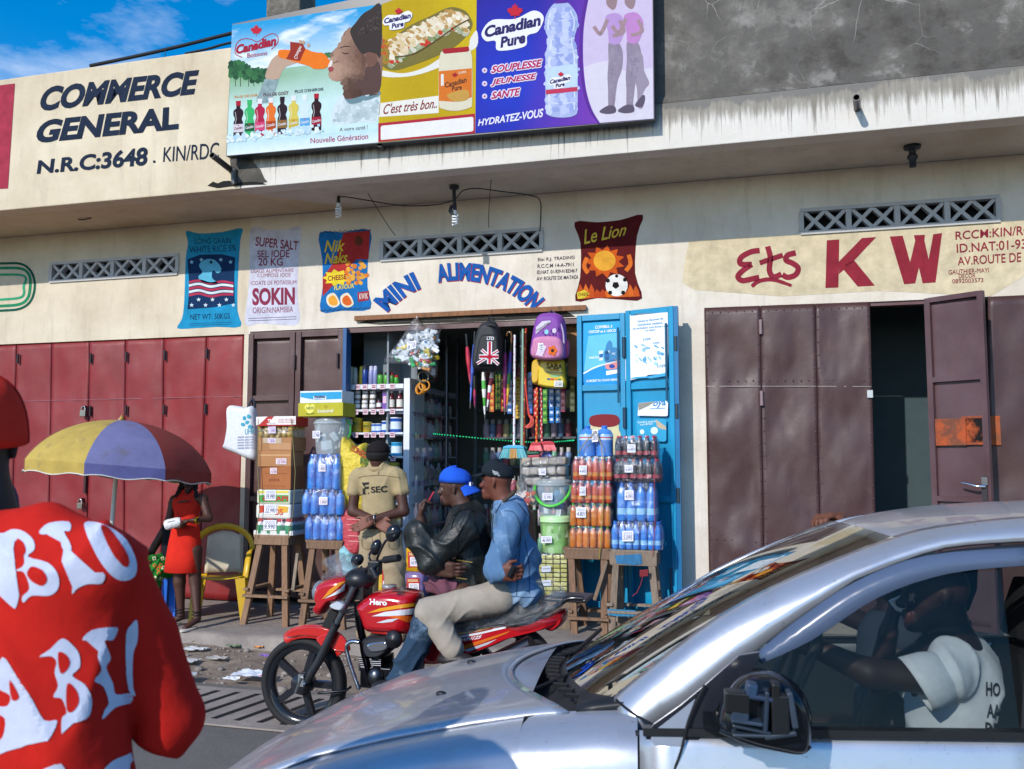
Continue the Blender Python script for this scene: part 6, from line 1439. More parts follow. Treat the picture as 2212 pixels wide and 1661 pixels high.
sack('yellow maize sack with torn top beside the uniformed man',[(566,715),(590,722),(612,745),(625,768),(650,745),(672,740),(685,790),(690,900),(680,1060),(600,1065),(568,1040),(560,880)],-.88,.12,'#d9c040',lambda mb,P:(te(mb,'LONGO',[(598,775),(668,815),(676,785),(606,745)],'#b0402a',P,.03),te(mb,'PER',[(640,838),(688,845),(690,812),(642,806)],'#5a7a3a',P,.01),te(mb,'MAIZE',[(640,875),(720,880),(720,850),(644,845)],'#5a7a3a',P,.01),fe(mb,ring2(610,880,12,8),'#5a8a3a',P)))
sack('red sack below the yellow one',[(570,1045),(640,1050),(665,1120),(668,1230),(640,1270),(590,1262),(572,1180)],-.92,.12,'#b8404a',lambda mb,P:[fe(mb,[(575+2*k,1070+26*k),(655,1075+26*k),(655,1080+26*k),(576+2*k,1075+26*k)],'#d88a8a',P)for k in range(6)])
sack('pale turquoise sack on the pavement below the red one',[(565,1200),(620,1250),(640,1300),(640,1390),(580,1395),(560,1330)],-.94,.12,'#8fc8d2')
def can(label,rc,Y,col,lab):
 x0,x1,zb,zt=R3(*rc,Y);t=thing('oil_canister',label,'canister',((x0+x1)/2,Y+.1,zb),'plastic oil canisters by the shop door');w=x1-x0;h=zt-zb;c=Vector(((x0+x1)/2,Y+.1,zb));mb=MB()
 rg=[]
 for fz,s_ in((0,.9),(.03,1),(.45,1),(.5,.96),(.55,1),(.82,1),(.93,.7),(.96,.3),(1,.3)):
  rg.append([c+Vector((w/2*s_*math.copysign(abs(math.cos(a))**.5,math.cos(a)),.1*s_*math.copysign(abs(math.sin(a))**.5,math.sin(a)),h*fz))for a in[2*math.pi*i/24 for i in range(24)]])
 mb.loft(rg,col,True);mb.build('canister',gloss,t)
 mb=MB();xm,ym=(rc[0]+rc[2])/2,(rc[1]+rc[3])/2+4;P=lambda a,b_:at(a,b_,Y-.002);W=(rc[2]-rc[0])*.31;fill(mb,[(xm-W,ym-17),(xm+W,ym-18),(xm+W,ym+16),(xm-W,ym+17)],'#b8352a',P);text(mb,'REGINA',rect(xm-W*.8,ym-15,xm+W*.8,ym-9),'#e8d8a0',lambda a,b_:at(a,b_,Y-.0035),.02);tagtext(mb,xm+2,ym+4,W*1.6,20,lab,Y-.004);mb.build('label',paper,t)
can('yellow oil canister with red label behind the blue capped rider',(873,1175,916,1235),-.62,'#c89a1e','14.990')
can('purple liquid canister with fruit label under the yellow one',(870,1232,914,1292),-.64,'#7a6a9a','11.995')
mb=MB();p=at(893,1294,-.64);mb.box((p.x,-.54,(p.z+PZ)/2),(.5,.34,p.z-PZ-.003),'#5d5046');tag(mb.build('crate',wood,loc=(p.x,-.54,PZ),bevel=.01),'low wooden crate under the two oil canisters','crate')
sack('yellow and red printed sack standing behind the motorcycle tank',[(720,1320),(770,1310),(790,1340),(795,1500),(720,1505),(712,1420)],-.75,.1,'#c9a52e',lambda mb,P:(fe(mb,[(745,1340),(775,1338),(775,1430),(745,1432)],'#b8352a',P),tg(mb,760,1410,22,36,'2.700',-.862)))
sack('small white and turquoise packet standing left of the yellow printed sack',[(660,1390),(715,1380),(722,1420),(718,1505),(665,1505)],-.72,.08,'#cfe0e2',lambda mb,P:tg(mb,692,1450,40,55,'1.495',-.81))
# parasol, chairs, drain cover, litter
D4=lambda x,y:(.5776*x,702+.5776*y)
UY=-1.38
top=at(*D4(455,357),UY);s=mpp(UY,260)*.5776
t=thing('beach_parasol','faded beach parasol of yellow blue and red panels before the red doors','parasol',(top.x,UY,PZ))
cl=[at(*D4(x,y),UY)for x,y in((115,548),(355,540),(640,545),(790,545))]
rr=.89;zr=at(*D4(455,530),UY).z;Hh=top.z-zr
tilt=Matrix.Rotation(R(3),3,'Y')@Matrix.Rotation(R(-4),3,'X')
pc_=['#b3994a','#73739c','#8c352e','#7d3a2c','#b3994a','#73739c','#b3994a','#2f6a4a']
canm=mat('parasol_cloth',.85,grain=7,amt=.2,bump=.004,bscale=12,stain=('#6a5a4a',4,.55,.8))
def cpt(a,f):
 k=((a/(math.pi/4))%1);sc=1-.06*math.sin(math.pi*k)*f
 r=rr*math.sin(f*1.20)/math.sin(1.20)*sc;z=Hh*(math.cos(f*1.20)-math.cos(1.20))/(1-math.cos(1.20))-.03*math.sin(math.pi*k)*f*f
 return Vector((top.x,UY,zr))+tilt@Vector((r*math.cos(a),r*math.sin(a),z))
A0=R(-70)
rim=MB();mb=MB()
for g in range(8):
 a_,b_=A0+g*math.pi/4,A0+(g+1)*math.pi/4
 ck={0:1,1:2,2:3,3:0,4:1,5:2,6:3,7:0}[g]
 o0=math.pi/4*0
 def fn(u,v):
  k=u;f=v;sc=1-.05*math.sin(math.pi*k)*f;a=a_+(b_-a_)*u
  r=rr*math.sin(f*1.22)/math.sin(1.22)*sc;z=Hh*(math.cos(f*1.22)-math.cos(1.22))/(1-math.cos(1.22));return Vector((top.x,UY,zr))+tilt@Vector((r*math.cos(a),r*math.sin(a),z))
 mb.grid(fn,8,14,pc_[ck])
 def val(u,v):
  p=fn(u,1);return p+Vector((0,0,-.11*v*(1-.12*math.sin(u*math.pi*3))))
 rim.tube([val(u/10,1)for u in range(11)],.006,'#d2cec4',5)
 mb.grid(val,12,3,mixc(pc_[ck],'#3a3a8a' if ck==1 else pc_[ck],.4))
mb.build('canopy',canm,t)
mb=MB()
for g in range(8):mb.tube([cpt(A0+g*math.pi/4,f/8)+Vector((0,0,-.012))for f in range(9)],.006,'#c8c8c8',5)
mb.build('ribs',metal,t)
rim.build('rim_trim',canm,t)
mb=MB();foot=Vector((top.x-.14,UY+.02,PZ));mb.tube([foot,top+Vector((-.01,0,.02))],.022,'#d2d0cc',12);mb.build('pole',plastic,t)
mb=MB();mb.lathe([(.001,0),(.03,0),(.02,.03),(.008,.05),(.001,.06)],'#a8863a',10,top);mb.build('finial',plastic,t)
mb=MB();mb.lathe([(.001,0),(.22,0),(.2,.08),(.05,.12),(.03,.18)],'#8a8680',20,foot);mb.build('base',cement,t)
C7=lambda x,y:(270+.325*x,864+.325*y)
cy=thing('plastic_chair','yellow plastic armchair with pale seat back beside the woman in red','chair',atz(475,1335,PZ));cb=wloc(cy)
def chair(root,c,rz,col,inner=None):
 M=Matrix.Rotation(rz,3,'Z');q=lambda x,y,z:Vector(c)+M@Vector((x,y,z))
 mb=MB()
 def seat(u,v):x,y=(u-.5)*.46,(v-.5)*.44;return q(x*(1-.08*v),y,.42-.03*math.cos(x*6)+.02*(1-v)-.012*math.sin(v*3))
 mb.grid(seat,10,10,col);mb.build('seat',plastic,root,solid=.012)
 for sx_ in(-1,1):
  for sy,yy in((-1,-.21),(1,.22)):
   mb=MB();a=q(sx_*.20,yy,.42);b_=q(sx_*.245,yy+sy*.05,0)
   x=M@Vector((1,0,0));y=M@Vector((0,1,0));w=.045
   for p,r_,ss in((a,b_,1),):mb.add([p+x*-w,p+y*w*sy*0+x*w,p+x*w-y*sy*.07,p-x*w-y*sy*.0,r_+x*-w*.55,r_+x*w*.55,r_+x*w*.55-y*sy*.04,r_-x*w*.55-y*sy*.03],[[0,1,5,4],[1,2,6,5],[2,3,7,6],[3,0,4,7]],col)
   mb.build('leg',plastic,root,solid=.008,bevel=.004)
 mb=MB();mb.tube([q(-.25,-.18,.42),q(-.27,-.17,.6),q(-.27,.0,.65)]+[q(.29*math.cos(a),.17+.08*math.sin(a)*.6,.66+.24*math.sin(a))for a in[math.pi-math.pi*i/12 for i in range(13)]]+[q(.27,.0,.65),q(.27,-.17,.6),q(.25,-.18,.42)],.034,col,8,flat=.45);mb.build('arm_frame',plastic,root)
 mb=MB()
 def back(u,v):a=(u-.5);return q(a*.36*(1-.1*v),.21+.05*v-.16*a*a,.43+.42*v*(1-.5*a*a))
 mb.grid(back,10,8,inner or col);mb.build('backrest',plastic,root,solid=.008)
chair(cy,cb,R(28),'#d2a824','#d8ccb4')
for o in list(cy.children):pass
st=thing('plastic_chair','bright blue plastic stool behind the woman in red, under a printed cloth','stool',(-5.78,-.95,PZ));c=wloc(st);q=lambda x,y,z:c+Vector((x,y,z));mb=MB();mb.box(q(0,0,.44),(.36,.36,.03),'#2a6ad0');mb.build('seat',plastic,st,bevel=.01)
for sx_ in(-1,1):
 for sy in(-1,1):mb=MB();mb.bar(q(sx_*.15,sy*.15,.43),q(sx_*.2,sy*.2,0),.07,.05,'#2a6ad0');mb.build('leg',plastic,st,bevel=.008)
t=thing('drain_cover','grey slotted concrete drain cover at the edge of the road','drain cover',atz(545,1545,.0));mb=MB();P=lambda x,y:atz(x,y,.016)
cor=[atz(400,1492,.0),atz(700,1498,.0),atz(700,1592,.0),atz(380,1592,.0)];yq=(cor[0].y+cor[1].y)/2;yn=cor[2].y;x0,x1=-4.6,-2.2
mb.prism([(x0,yn,.004),(x1,yn,.004),(x1,yq,.004),(x0,yq,.004)],(0,0,.012),'#8a847c');mb.build('slab',cement,t,bevel=.004)
mb=MB();n=13
for i in range(n):
 xx=x0+.12+(x1-x0-.3)*i/n;mb.add([(xx,yn+.10,.0185),(xx+.045,yn+.10,.0185),(xx+.165,yq-.09,.0185),(xx+.12,yq-.09,.0185)],[[0,1,2,3]],'#0d0d10')
mb.build('slot_shade',matte,t)  # dark sheets laid on the slab, painting the shade inside the slots
LT=[('white plastic scrap lying left of the front wheel',545,1459,'#d8dce4',.14),('orange wrapper on the dirt below the kerb',522,1382,'#d8702a',.07),('small orange wrapper scrap beside another on the dirt',560,1400,'#d98a4a',.05),('crumpled white paper at the foot of the kerb',420,1405,'#c8c6c4',.1),('pale paper scrap left on the dirt near the red sleeve',400,1430,'#bdb8b4',.11),('purple wrapper on the dirt left of the motorcycle',575,1420,'#8a6ab0',.05),('flattened grey cup lid on the dirt',470,1425,'#a8a29a',.08),('small pink paper scrap beside the white plastic scrap',575,1464,'#d89aa0',.05),('torn beige bag on the dirt below the yellow chair',445,1388,'#c8bba8',.11),('white crumpled tissue near the drain cover',500,1470,'#dcdcdc',.06),('grey plastic sheet scrap on the dirt',385,1462,'#9aa0a4',.13),('dull green scrap on the dirt by the kerb',505,1398,'#6a7a5a',.06)]
for lb,x,y,c,s in LT:
 p=atz(x,y,-.045 if y<1440 else-.02);mb=MB();sd2=rnd.random()*9
 mb.grid(lambda u,v:p+Vector(((u-.5)*s*2,(v-.5)*s*1.3,.012+.03*abs(fbm(u*4+sd2,v*4,sd2)))),6,6,c,False);tag(mb.build('litter_scrap',paper,loc=p),lb,'litter')
st_=MB()
for k in range(620):
 x,y=rnd.uniform(-7,1),-1.72-1.38*rnd.random()**1.5;r=rnd.uniform(.005,.02)+.03*rnd.random()**9;st_.ell((x,y,dz(x,y)+r*.3),(r,r*rnd.uniform(.6,1),r*.6),mixc('#7a6a5c','#a89a8c',rnd.random()),n=6,m=4)
tag(st_.build('gravel',cement),'loose pebbles and grit scattered on the dirt strip','gravel',kind='stuff')
# bodies: blended limbs meshed into one continuous skin
def smesh(name,prims,m,parent,h=.009,wr=(0,1),k=.022):
 """prims: (a, b, ra, rb, colour[, squash direction, factor]); a == b gives a ball"""
 P0=[]
 lo=np.array([1e9]*3);hi=-lo
 for p in prims:
  a,b_=np.array(p[0],float),np.array(p[1],float);r=max(p[2],p[3]);lo=np.minimum(lo,np.minimum(a,b_)-r);hi=np.maximum(hi,np.maximum(a,b_)+r)
 lo-=4*h;hi+=4*h;n=np.ceil((hi-lo)/h).astype(int)+1
 F=np.full(n,9.,np.float32);B=np.full(n,9.,np.float32);I=np.zeros(n,np.int16)
 ax=[lo[i]+h*np.arange(n[i])for i in range(3)]
 for q,p in enumerate(prims):
  a,b_=np.array(p[0],float),np.array(p[1],float);ra,rb=p[2],p[3];kk=p[7]if len(p)>7 else k;mg=max(ra,rb)+kk+3*h
  i0=np.maximum(0,np.floor((np.minimum(a,b_)-mg-lo)/h).astype(int));i1=np.minimum(n,np.ceil((np.maximum(a,b_)+mg-lo)/h).astype(int)+1)
  sl_=tuple(slice(i0[i],i1[i])for i in range(3));X_,Y_,Z_=np.meshgrid(*[ax[i][sl_[i]]for i in range(3)],indexing='ij')
  D=b_-a;L=max(1e-9,D@D);rx,ry,rz=X_-a[0],Y_-a[1],Z_-a[2]
  t=np.clip((rx*D[0]+ry*D[1]+rz*D[2])/L,0,1)if L>1e-8 else np.zeros_like(X_)
  rx,ry,rz=rx-t*D[0],ry-t*D[1],rz-t*D[2];s=1.
  if len(p)>5 and p[5]is not None:
   nv=np.array(Vector(p[5]).normalized());f=p[6];dn=rx*nv[0]+ry*nv[1]+rz*nv[2];rx,ry,rz=rx+nv[0]*dn*(f-1),ry+nv[1]*dn*(f-1),rz+nv[2]*dn*(f-1);s=1/(1+(f-1)*.5)
  d=((np.sqrt(rx*rx+ry*ry+rz*rz)-(ra+(rb-ra)*t))*s).astype(np.float32)
  c=F[sl_];hh=np.maximum(kk-np.abs(c-d),0)/kk;F[sl_]=np.minimum(c,d)-hh*hh*kk*.25
  u=d<B[sl_];B[sl_]=np.where(u,d,B[sl_]);I[sl_]=np.where(u,q,I[sl_])
 S=F<0;cell=[slice(None,-1),slice(1,None)]
 cnt=sum(S[cell[i],cell[j],cell[l]].astype(np.int8)for i in(0,1)for j in(0,1)for l in(0,1));act=(cnt>0)&(cnt<8)
 ids=np.argwhere(act);idx=np.full(act.shape,-1,int);idx[act]=np.arange(len(ids))
 acc=np.zeros((len(ids),3));num=np.zeros(len(ids));cs=[(i,j,l)for i in(0,1)for j in(0,1)for l in(0,1)]
 f8={c:F[ids[:,0]+c[0],ids[:,1]+c[1],ids[:,2]+c[2]]for c in cs}
 for c in cs:
  for d in range(3):
   if c[d]==0:
    e=tuple(1 if i==d else c[i]for i in range(3));A_,B_=f8[c],f8[e];mk=(A_<0)!=(B_<0);t=np.where(mk,A_/np.where(mk,A_-B_,1),0);pt=np.tile(np.array(c,float),(len(ids),1));pt[:,d]+=t;acc+=pt*mk[:,None];num+=mk
 V=lo+(ids+acc/num[:,None])*h
 cidx=I[ids[:,0],ids[:,1],ids[:,2]]
 Q=[]
 for d in range(3):
  a1,a2=(d+1)%3,(d+2)%3;s0=[slice(1,-1)]*3;s0[d]=slice(0,-1);s1=list(s0);s1[d]=slice(1,None);A_,B_=S[tuple(s0)],S[tuple(s1)]
  for flip,mk in((False,A_&~B_),(True,B_&~A_)):
   e=np.argwhere(mk)
   if not len(e):continue
   o=np.array([1,1,1]);o[d]=0;e=e+o
   def at_(x,y):w=e.copy();w[:,a1]+=x;w[:,a2]+=y;return idx[w[:,0],w[:,1],w[:,2]]
   qd=np.stack([at_(-1,-1),at_(0,-1),at_(0,0),at_(-1,0)],1);Q.append(qd[:,::-1]if flip else qd)
 Q=np.concatenate(Q);Q=Q[(Q>=0).all(1)]
 cols=[hx(p[4])for p in prims]
 mb=MB();mb.v=[tuple(v)for v in V];mb.f=Q.tolist();mb.c=[cols[cidx[q[0]]]for q in mb.f];mb.sm=[True]*len(mb.f)
 o=mb.build(name,m,parent);me=o.data
 if wr[0]:
  nr=np.zeros(len(V)*3,np.float32);me.vertices.foreach_get('normal',nr);nr=nr.reshape(-1,3);f=wr[1];x,y,z=V[:,0]*f,V[:,1]*f,V[:,2]*f
  wp=2.1*np.sin(x*1.5+y*1.2)+1.6*np.sin(x*.9-z*.7+2);rg_=1-np.abs(np.sin(z*1.7+x*.5+wp));mk=.5+.5*np.sin(x*.6+z*.75+1)*np.sin(y*.8+z*.55);w=2.6*(rg_**2-.35)*(.35+mk)
  co=(V-np.array(wloc(parent))+nr*(wr[0]*w)[:,None]).astype(np.float32);me.vertices.foreach_set('co',co.ravel());me.update()
 o.data.update();return o
def bvh(o):
 b_=wloc(o);return BVHTree.FromPolygons([Vector(v.co)+b_ for v in o.data.vertices],[list(p.vertices)for p in o.data.polygons])
def decal(name,target,polys,m,parent=None,off=.003,step=6.,label=None,txt=()):
 """lettering laid on a curved surface"""
 tree=bvh(target);bm=bmesh.new();lay=[]
 mb=MB()
 for pts,col in list(polys):
  b2_=bmesh.new();f=b2_.faces.new([b2_.verts.new((x,y,0))for x,y in pts]);bmesh.ops.triangulate(b2_,faces=[f])
  for _ in range(5):
   es=[e for e in b2_.edges if e.calc_length()>step]
   if not es:break
   bmesh.ops.subdivide_edges(b2_,edges=es,cuts=1,use_grid_fill=False);bmesh.ops.triangulate(b2_,faces=b2_.faces[:])
  b2_.verts.index_update();lay.append(([(v.co.x,v.co.y)for v in b2_.verts],[[v.index for v in f.verts]for f in b2_.faces],col));b2_.free()
 for s,q,col,bo,sh in txt:
  vs,fs=glyphs(s,bo,sh);g=quadmap(q);lay.append(([g(u,v)for u,v in vs],fs,col))
 for vs,fs,col in lay:
  hit=[]
  for x,y in vs:
   r=ray(x,y).normalized();p=tree.ray_cast(CAM,r);hit.append(None if p[0]is None else p[0]+(p[1]if p[1].dot(r)<0 else-p[1])*off)
  mb.add([h or Vector((0,0,0))for h in hit],[f for f in fs if all(hit[i]is not None for i in f)],col)
 o=mb.build(name,m,parent or target)
 if label:o['label']=label
 return o
V3=Vector
def hand(w,d,nrm,col,L=1.,curl=.5,thumb=1,spread=.0):
 """wrist, direction, palm side, returns palm, four unequal fingers and a thumb"""
 d=V3(d).normalized();nrm=V3(nrm);nrm=(nrm-d*nrm.dot(d)).normalized();s=d.cross(nrm)*thumb;w=V3(w);P=[]
 P+=[(w+s*o*L,w+d*.085*L+s*o*1.25*L,.021*L,.015*L,col,None,1,.02)for o in(-.026,0,.024)]
 for o,l,r in((.033,.072,.0092),(.011,.08,.0095),(-.011,.074,.0092),(-.031,.058,.0082)):
  a=w+d*.088*L+s*o*L;c=(d+s*o*spread*8).normalized();b_=a+(c*math.cos(curl*.7)+nrm*math.sin(curl*.7))*l*.52*L;e=b_+(c*math.cos(curl*1.9)+nrm*math.sin(curl*1.9))*l*.5*L
  P+=[(a,b_,r*L,r*.95*L,col,None,1,.006),(b_,e,r*.95*L,r*.8*L,col,None,1,.006)]
 a=w+d*.03*L+s*.034*L;b_=a+(d*.7+s*.6+nrm*.3).normalized()*.042*L;e=b_+(d*.95+s*.1+nrm*.35).normalized()*.034*L
 return P+[(a,b_,.0135*L,.0115*L,col,None,1,.012),(b_,e,.011*L,.009*L,col,None,1,.006)]
def head(c,f,up,col,L=1.,hair='#15110f',dark=None,beard=None):
 """head centre, facing, up: skull, jaw, nose, lips, brow, ears, eyes"""
 c,f,up=V3(c),V3(f).normalized(),V3(up);up=(up-f*up.dot(f)).normalized();s=f.cross(up);q=lambda x,y,z:c+(f*x+s*y+up*z)*L
 lip=dark or mixc(col,'#5a2a26',.5);P=[(q(-.02,0,.035),q(.01,0,.03),.085*L,.08*L,col,s,1.12),(q(.028,0,-.03),q(.045,0,-.075),.058*L,.036*L,col,s,1.05),(q(-.03,0,-.04),q(-.01,0,-.05),.06*L,.05*L,col),
 (q(.085,0,.012),q(.107,0,-.022),.010*L,.015*L,col,None,1,.014),(q(.098,.013,-.024),q(.098,-.013,-.024),.011*L,.011*L,col,None,1,.012),(q(.086,.022,-.052),q(.086,-.022,-.052),.0095*L,.0095*L,lip,None,1,.01),(q(.086,.018,-.064),q(.086,-.018,-.064),.010*L,.010*L,lip,None,1,.01),(q(.075,0,-.09),q(.072,0,-.092),.022*L,.02*L,beard or col,None,1,.02),
 (q(.078,.04,.026),q(.085,.012,.024),.012*L,.011*L,col,None,1,.015),(q(.078,-.04,.026),q(.085,-.012,.024),.012*L,.011*L,col,None,1,.015)]
 for y in(1,-1):P+=[(q(-.012,y*.078,.022),q(-.008,y*.077,-.022),.016*L,.011*L,col,s,1.8,.01),(q(.076,y*.03,.008),q(.078,y*.03,.008),.011*L,.011*L,'#9a8a80',None,1,.004),(q(.0865,y*.031,.008),q(.087,y*.031,.008),.0045*L,.0045*L,'#1a1210',None,1,.003)]
 return P,q
def cap(name,q0,col,parent,back=False,L=1.,brim=True,m=None,flat=False,tilt=0.,fit=1.,low=0.):
 """dome plus brim in head coordinates"""
 q=lambda x,y,z:q0(x*fit,y*fit,(z-.045)*fit+.045-low)
 mb=MB();rg=[]
 for i in range(9):
  a=math.pi/2*i/8;rg.append([q(-.006+.108*math.cos(a)*math.cos(t),.094*math.cos(a)*math.sin(t),.045+tilt*math.cos(t)+.098*math.sin(a)**.85)for t in[2*math.pi*k/24 for k in range(24)]])
 mb.loft(rg,col,True);mb.ell(q(-.006,0,.143),.008,col,n=8,m=5);o=mb.build(name,m or cloth,parent,solid=.004);sg=-1 if back else 1
 mb=MB();mb.grid(lambda u,v:q(sg*(-.006+(.104+.078*v*(1-.35*(2*u-1)**2))*math.cos((u-.5)*1.9)),(.096+.02*v)*math.sin((u-.5)*1.9),.046+tilt*sg-(.0 if flat else .03)*(2*u-1)**2-v*(.02 if not back else .055)),14,6,col);mb.build('brim',m or cloth,o,solid=.005)
 return o
 # uniformed man seen from behind
SK='#4a2c22';SKL='#6a4030'
H=lambda x,y,Y:at(702+.2602*x,918+.2602*y,Y)
G=-1.5;pg=thing('person','man in khaki uniform shirt and trousers seen from behind, hands crossed at his back','person',(H(455,900,G).x,G,PZ))
HD0=lambda pts:[(702+.2602*x,918+.2602*y)for x,y in pts]
fz=lambda p,z=PZ:V3((p.x,p.y,z))
sL,sR,eL,eR=H(262,430,G),H(612,430,G),H(228,715,G-.04),H(655,715,G-.04);wL,wR=H(440,800,G-.16),H(372,790,G-.21)
nk,ch,wa,hp=H(445,350,G),H(445,500,G),H(452,800,G),H(460,930,G)
kL,kR=H(365,1180,G),H(575,1180,G);fL,fR=fz(H(345,1400,G)),fz(H(600,1400,G));up=V3((0,0,.08))
hd,hq=head(H(445,255,G),(-.12,1,.05),(0,0,1),SK,1.06)
body=hd+[(H(445,310,G),nk,.072,.078,SK),(sL,eL,.052,.045,SK),(eL,wL,.046,.03,SK),(sR,eR,.052,.045,SK),(eR,wR,.046,.03,SK),(ch,wa,.12,.11,SK,(0,1,0),1.4),(hp,kL,.08,.06,SK),(hp,kR,.08,.06,SK),(kL,fL+up,.06,.04,SK),(kR,fR+up,.06,.04,SK),(sL,sR,.06,.06,SK)]
body+=hand(wL,(.85,-.1,-.5),(0,-1,.3),'#7d5040',1.05,.45,-1)+hand(wR,(-.85,-.05,-.5),(0,-1,.3),'#7d5040',1.1,.3,1)
smesh('body',body,skin,pg,.0085)
KH='#a5936f'
sh=smesh('shirt',[(H(425,352,G),H(468,352,G),.076,.076,KH),(H(300,425,G),H(580,425,G),.085,.085,KH,(0,1,0),1.15),(ch,H(448,700,G),.165,.155,KH,(0,1,0),1.55),(H(420,470,G),H(480,470,G),.15,.15,KH,(0,1,0),1.5),(H(448,700,G),H(455,820,G),.155,.16,KH,(0,1,0),1.5),(sL,H(244,545,G-.01),.066,.07,KH,None,1,.03),(sR,H(636,540,G-.01),.066,.07,KH,None,1,.03)],cloth,pg,.009,(.004,9))
smesh('trousers',[(H(420,850,G),H(500,850,G),.12,.12,'#a08e72',(0,1,0),1.25),(hp+V3((-.07,0,0)),kL,.125,.098,'#a08e72'),(hp+V3((.07,0,0)),kR,.125,.098,'#a08e72'),(kL,fL+up,.098,.085,'#a08e72'),(kR,fR+up,.098,.085,'#a08e72'),(H(400,960,G-.03),H(530,960,G-.03),.1,.1,'#a08e72')],cloth,pg,.01,(.006,8))
mb=MB();mb.tube([H(446,352,G)+V3((.083*math.cos(a),.075*math.sin(a),.012*math.sin(a)-.004))for a in[2*math.pi*i/24 for i in range(24)]],.024,KH,8,True,flat=.8);mb.build('collar',cloth,sh)
stf=[[(275,440),(330,425),(445,418),(560,428),(625,440)],[(445,380),(446,418)]]
decal('seams',sh,[((lambda a,b_:a+b_[::-1])(*stroke2(HD0(spline(p,4)),1.0)),'#6d5f44')for p in stf],cloth,None,.004,6)
mb=MB();mb.tube([H(455,838,G)+V3((.165*math.cos(a),.115*math.sin(a),0))for a in[2*math.pi*i/20 for i in range(20)]],.02,'#1c1a1a',8,True,flat=.5);mb.build('belt',leather,pg)
mb=MB();mb.loft([[hq((-.008+r*math.cos(t))*1.06,r*.9*math.sin(t)*1.06,z)for t in[1.75+2.78*i/16 for i in range(17)]]for z,r in((.03,.106),(.005,.104),(-.02,.096),(-.035,.084))],'#15110f',True,False);mb.build('hair',matte,pg,solid=.006)
tr=[o for o in pg.children if o.name.startswith('trousers')][0]
decal('seams',tr,[((lambda a,b_:a+b_[::-1])(*stroke2(HD0(spline(p,3)),1.0)),'#6b5c42')for p in([(455,880),(458,960),(456,1040)],[(310,930),(390,935),(388,1010),(350,1030),(312,1008),(310,930)],[(530,935),(610,930),(612,1010),(572,1030),(532,1010),(530,935)])],cloth,None,.004,6)
for f in(fL,fR):mb=MB();mb.ell(f+V3((0,.05,.04)),(.05,.14,.05),'#1a1616');mb.build('shoe',leather,pg)
cap('cap',hq,'#1f1a1c',pg,False,1.06,fit=1.06,low=.022)
mb=MB();mb.tube([wR.lerp(eR,.18)+V3((.0,.046*math.sin(a),.046*math.cos(a)))for a in[2*math.pi*i/16 for i in range(16)]],.005,'#d8d4cc',6,True);mb.build('bracelet',chrome,pg)
INKS='#22211f';HD=lambda pts:[(702+.2602*x,918+.2602*y)for x,y in pts]
seri=[[(308,572),(346,567),(346,574),(308,579)],[(308,478),(330,476),(330,484),(308,486)],[(358,562),(367,561),(368,571),(359,572)]]
decal('lettering',sh,[(HD(p),INKS)for p in seri],paper,None,.004,5,None,[('F',HD([(316,576),(366,570),(366,474),(316,480)]),INKS,.03,0),('SEC',HD([(384,566),(516,556),(516,502),(382,512)]),INKS,.03,0)])
# two riders on the motorcycle
YK=-3.75
p1=thing('person','rider in blue backward cap and black leather jacket sitting ahead on the motorcycle','person',(H(1180,1350,YK).x,YK,.75))
D_=lambda x,y,Y=YK:at(x,y,Y)
K1='#4a3026'
hd,hq=head(H(1078,530,YK),(-1,-.12,-.02),(.06,0,1),K1,.92,beard='#17110f')
elb,wr1=H(880,1120,YK-.24),H(800,790,YK-.22)
b1_=hd+[(H(1125,620,YK),H(1180,740,YK),.058,.07,K1),(H(1180,830,YK-.16),elb,.05,.045,K1),(elb,wr1,.042,.03,K1),(H(1190,850,YK),H(1200,1250,YK),.12,.12,K1,(0,1,0),.8),(H(1180,850,YK+.17),H(930,1180,YK+.1),.05,.04,K1),(H(930,1180,YK+.1),H(960,1190,YK-.16),.04,.032,K1)]
b1_+=hand(wr1,(-.05,.1,1),(1,.3,.2),K1,1.0,1.15,-1)+hand(H(940,1190,YK-.23),(1,-.05,-.05),(.1,1,.1),'#4a2e24',1.0,.35,1)
hipn,kn,ak=D_(1000,1285,YK-.15),D_(925,1345,YK-.25),D_(862,1470,YK-.27)
b1_+=[(hipn,kn,.07,.06,K1),(kn,ak,.055,.04,K1)]
smesh('body',b1_,skin,p1,.0075)
LJ='#1b201f'
smesh('jacket',[(H(1150,720,YK),H(1210,740,YK),.075,.09,LJ),(H(1175,830,YK-.12),H(1215,830,YK+.12),.105,.105,LJ),(H(1180,860,YK),H(1205,1120,YK),.165,.155,LJ,(1,0,0),1.25),(H(1205,1120,YK),H(1190,1330,YK),.155,.17,LJ,(1,0,0),1.2),(H(1180,835,YK-.17),elb,.088,.078,LJ),(elb,H(770,900,YK-.22),.08,.088,LJ),(H(1180,850,YK+.17),H(930,1180,YK+.1),.085,.07,LJ),(H(1010,1290,YK-.05),H(1180,1300,YK-.05),.06,.1,LJ)],leather,p1,.0085,(.005,10))
JN='#2c4156'
smesh('jeans',[(D_(1010,1295,YK-.1),kn,.1,.085,JN),(kn,D_(885,1425,YK-.26),.083,.075,JN),(D_(885,1425,YK-.26),D_(862,1475,YK-.27),.075,.075,JN),(D_(1010,1295,YK+.1),D_(925,1345,YK+.25),.1,.085,JN),(D_(925,1345,YK+.25),D_(880,1470,YK+.27),.08,.07,JN),(D_(1020,1290),D_(1040,1290),.13,.13,JN)],denim,p1,.009,(.005,11))
smesh('cloth_bundle',[(H(870,1350,YK-.2),H(1000,1370,YK-.2),.035,.04,'#6d4450'),(H(900,1310,YK-.17),H(1040,1340,YK-.16),.04,.05,'#74495a')],cloth,p1,.008,(.008,16))
cap('cap',hq,'#2257c8',p1,True,.92,tilt=.008)
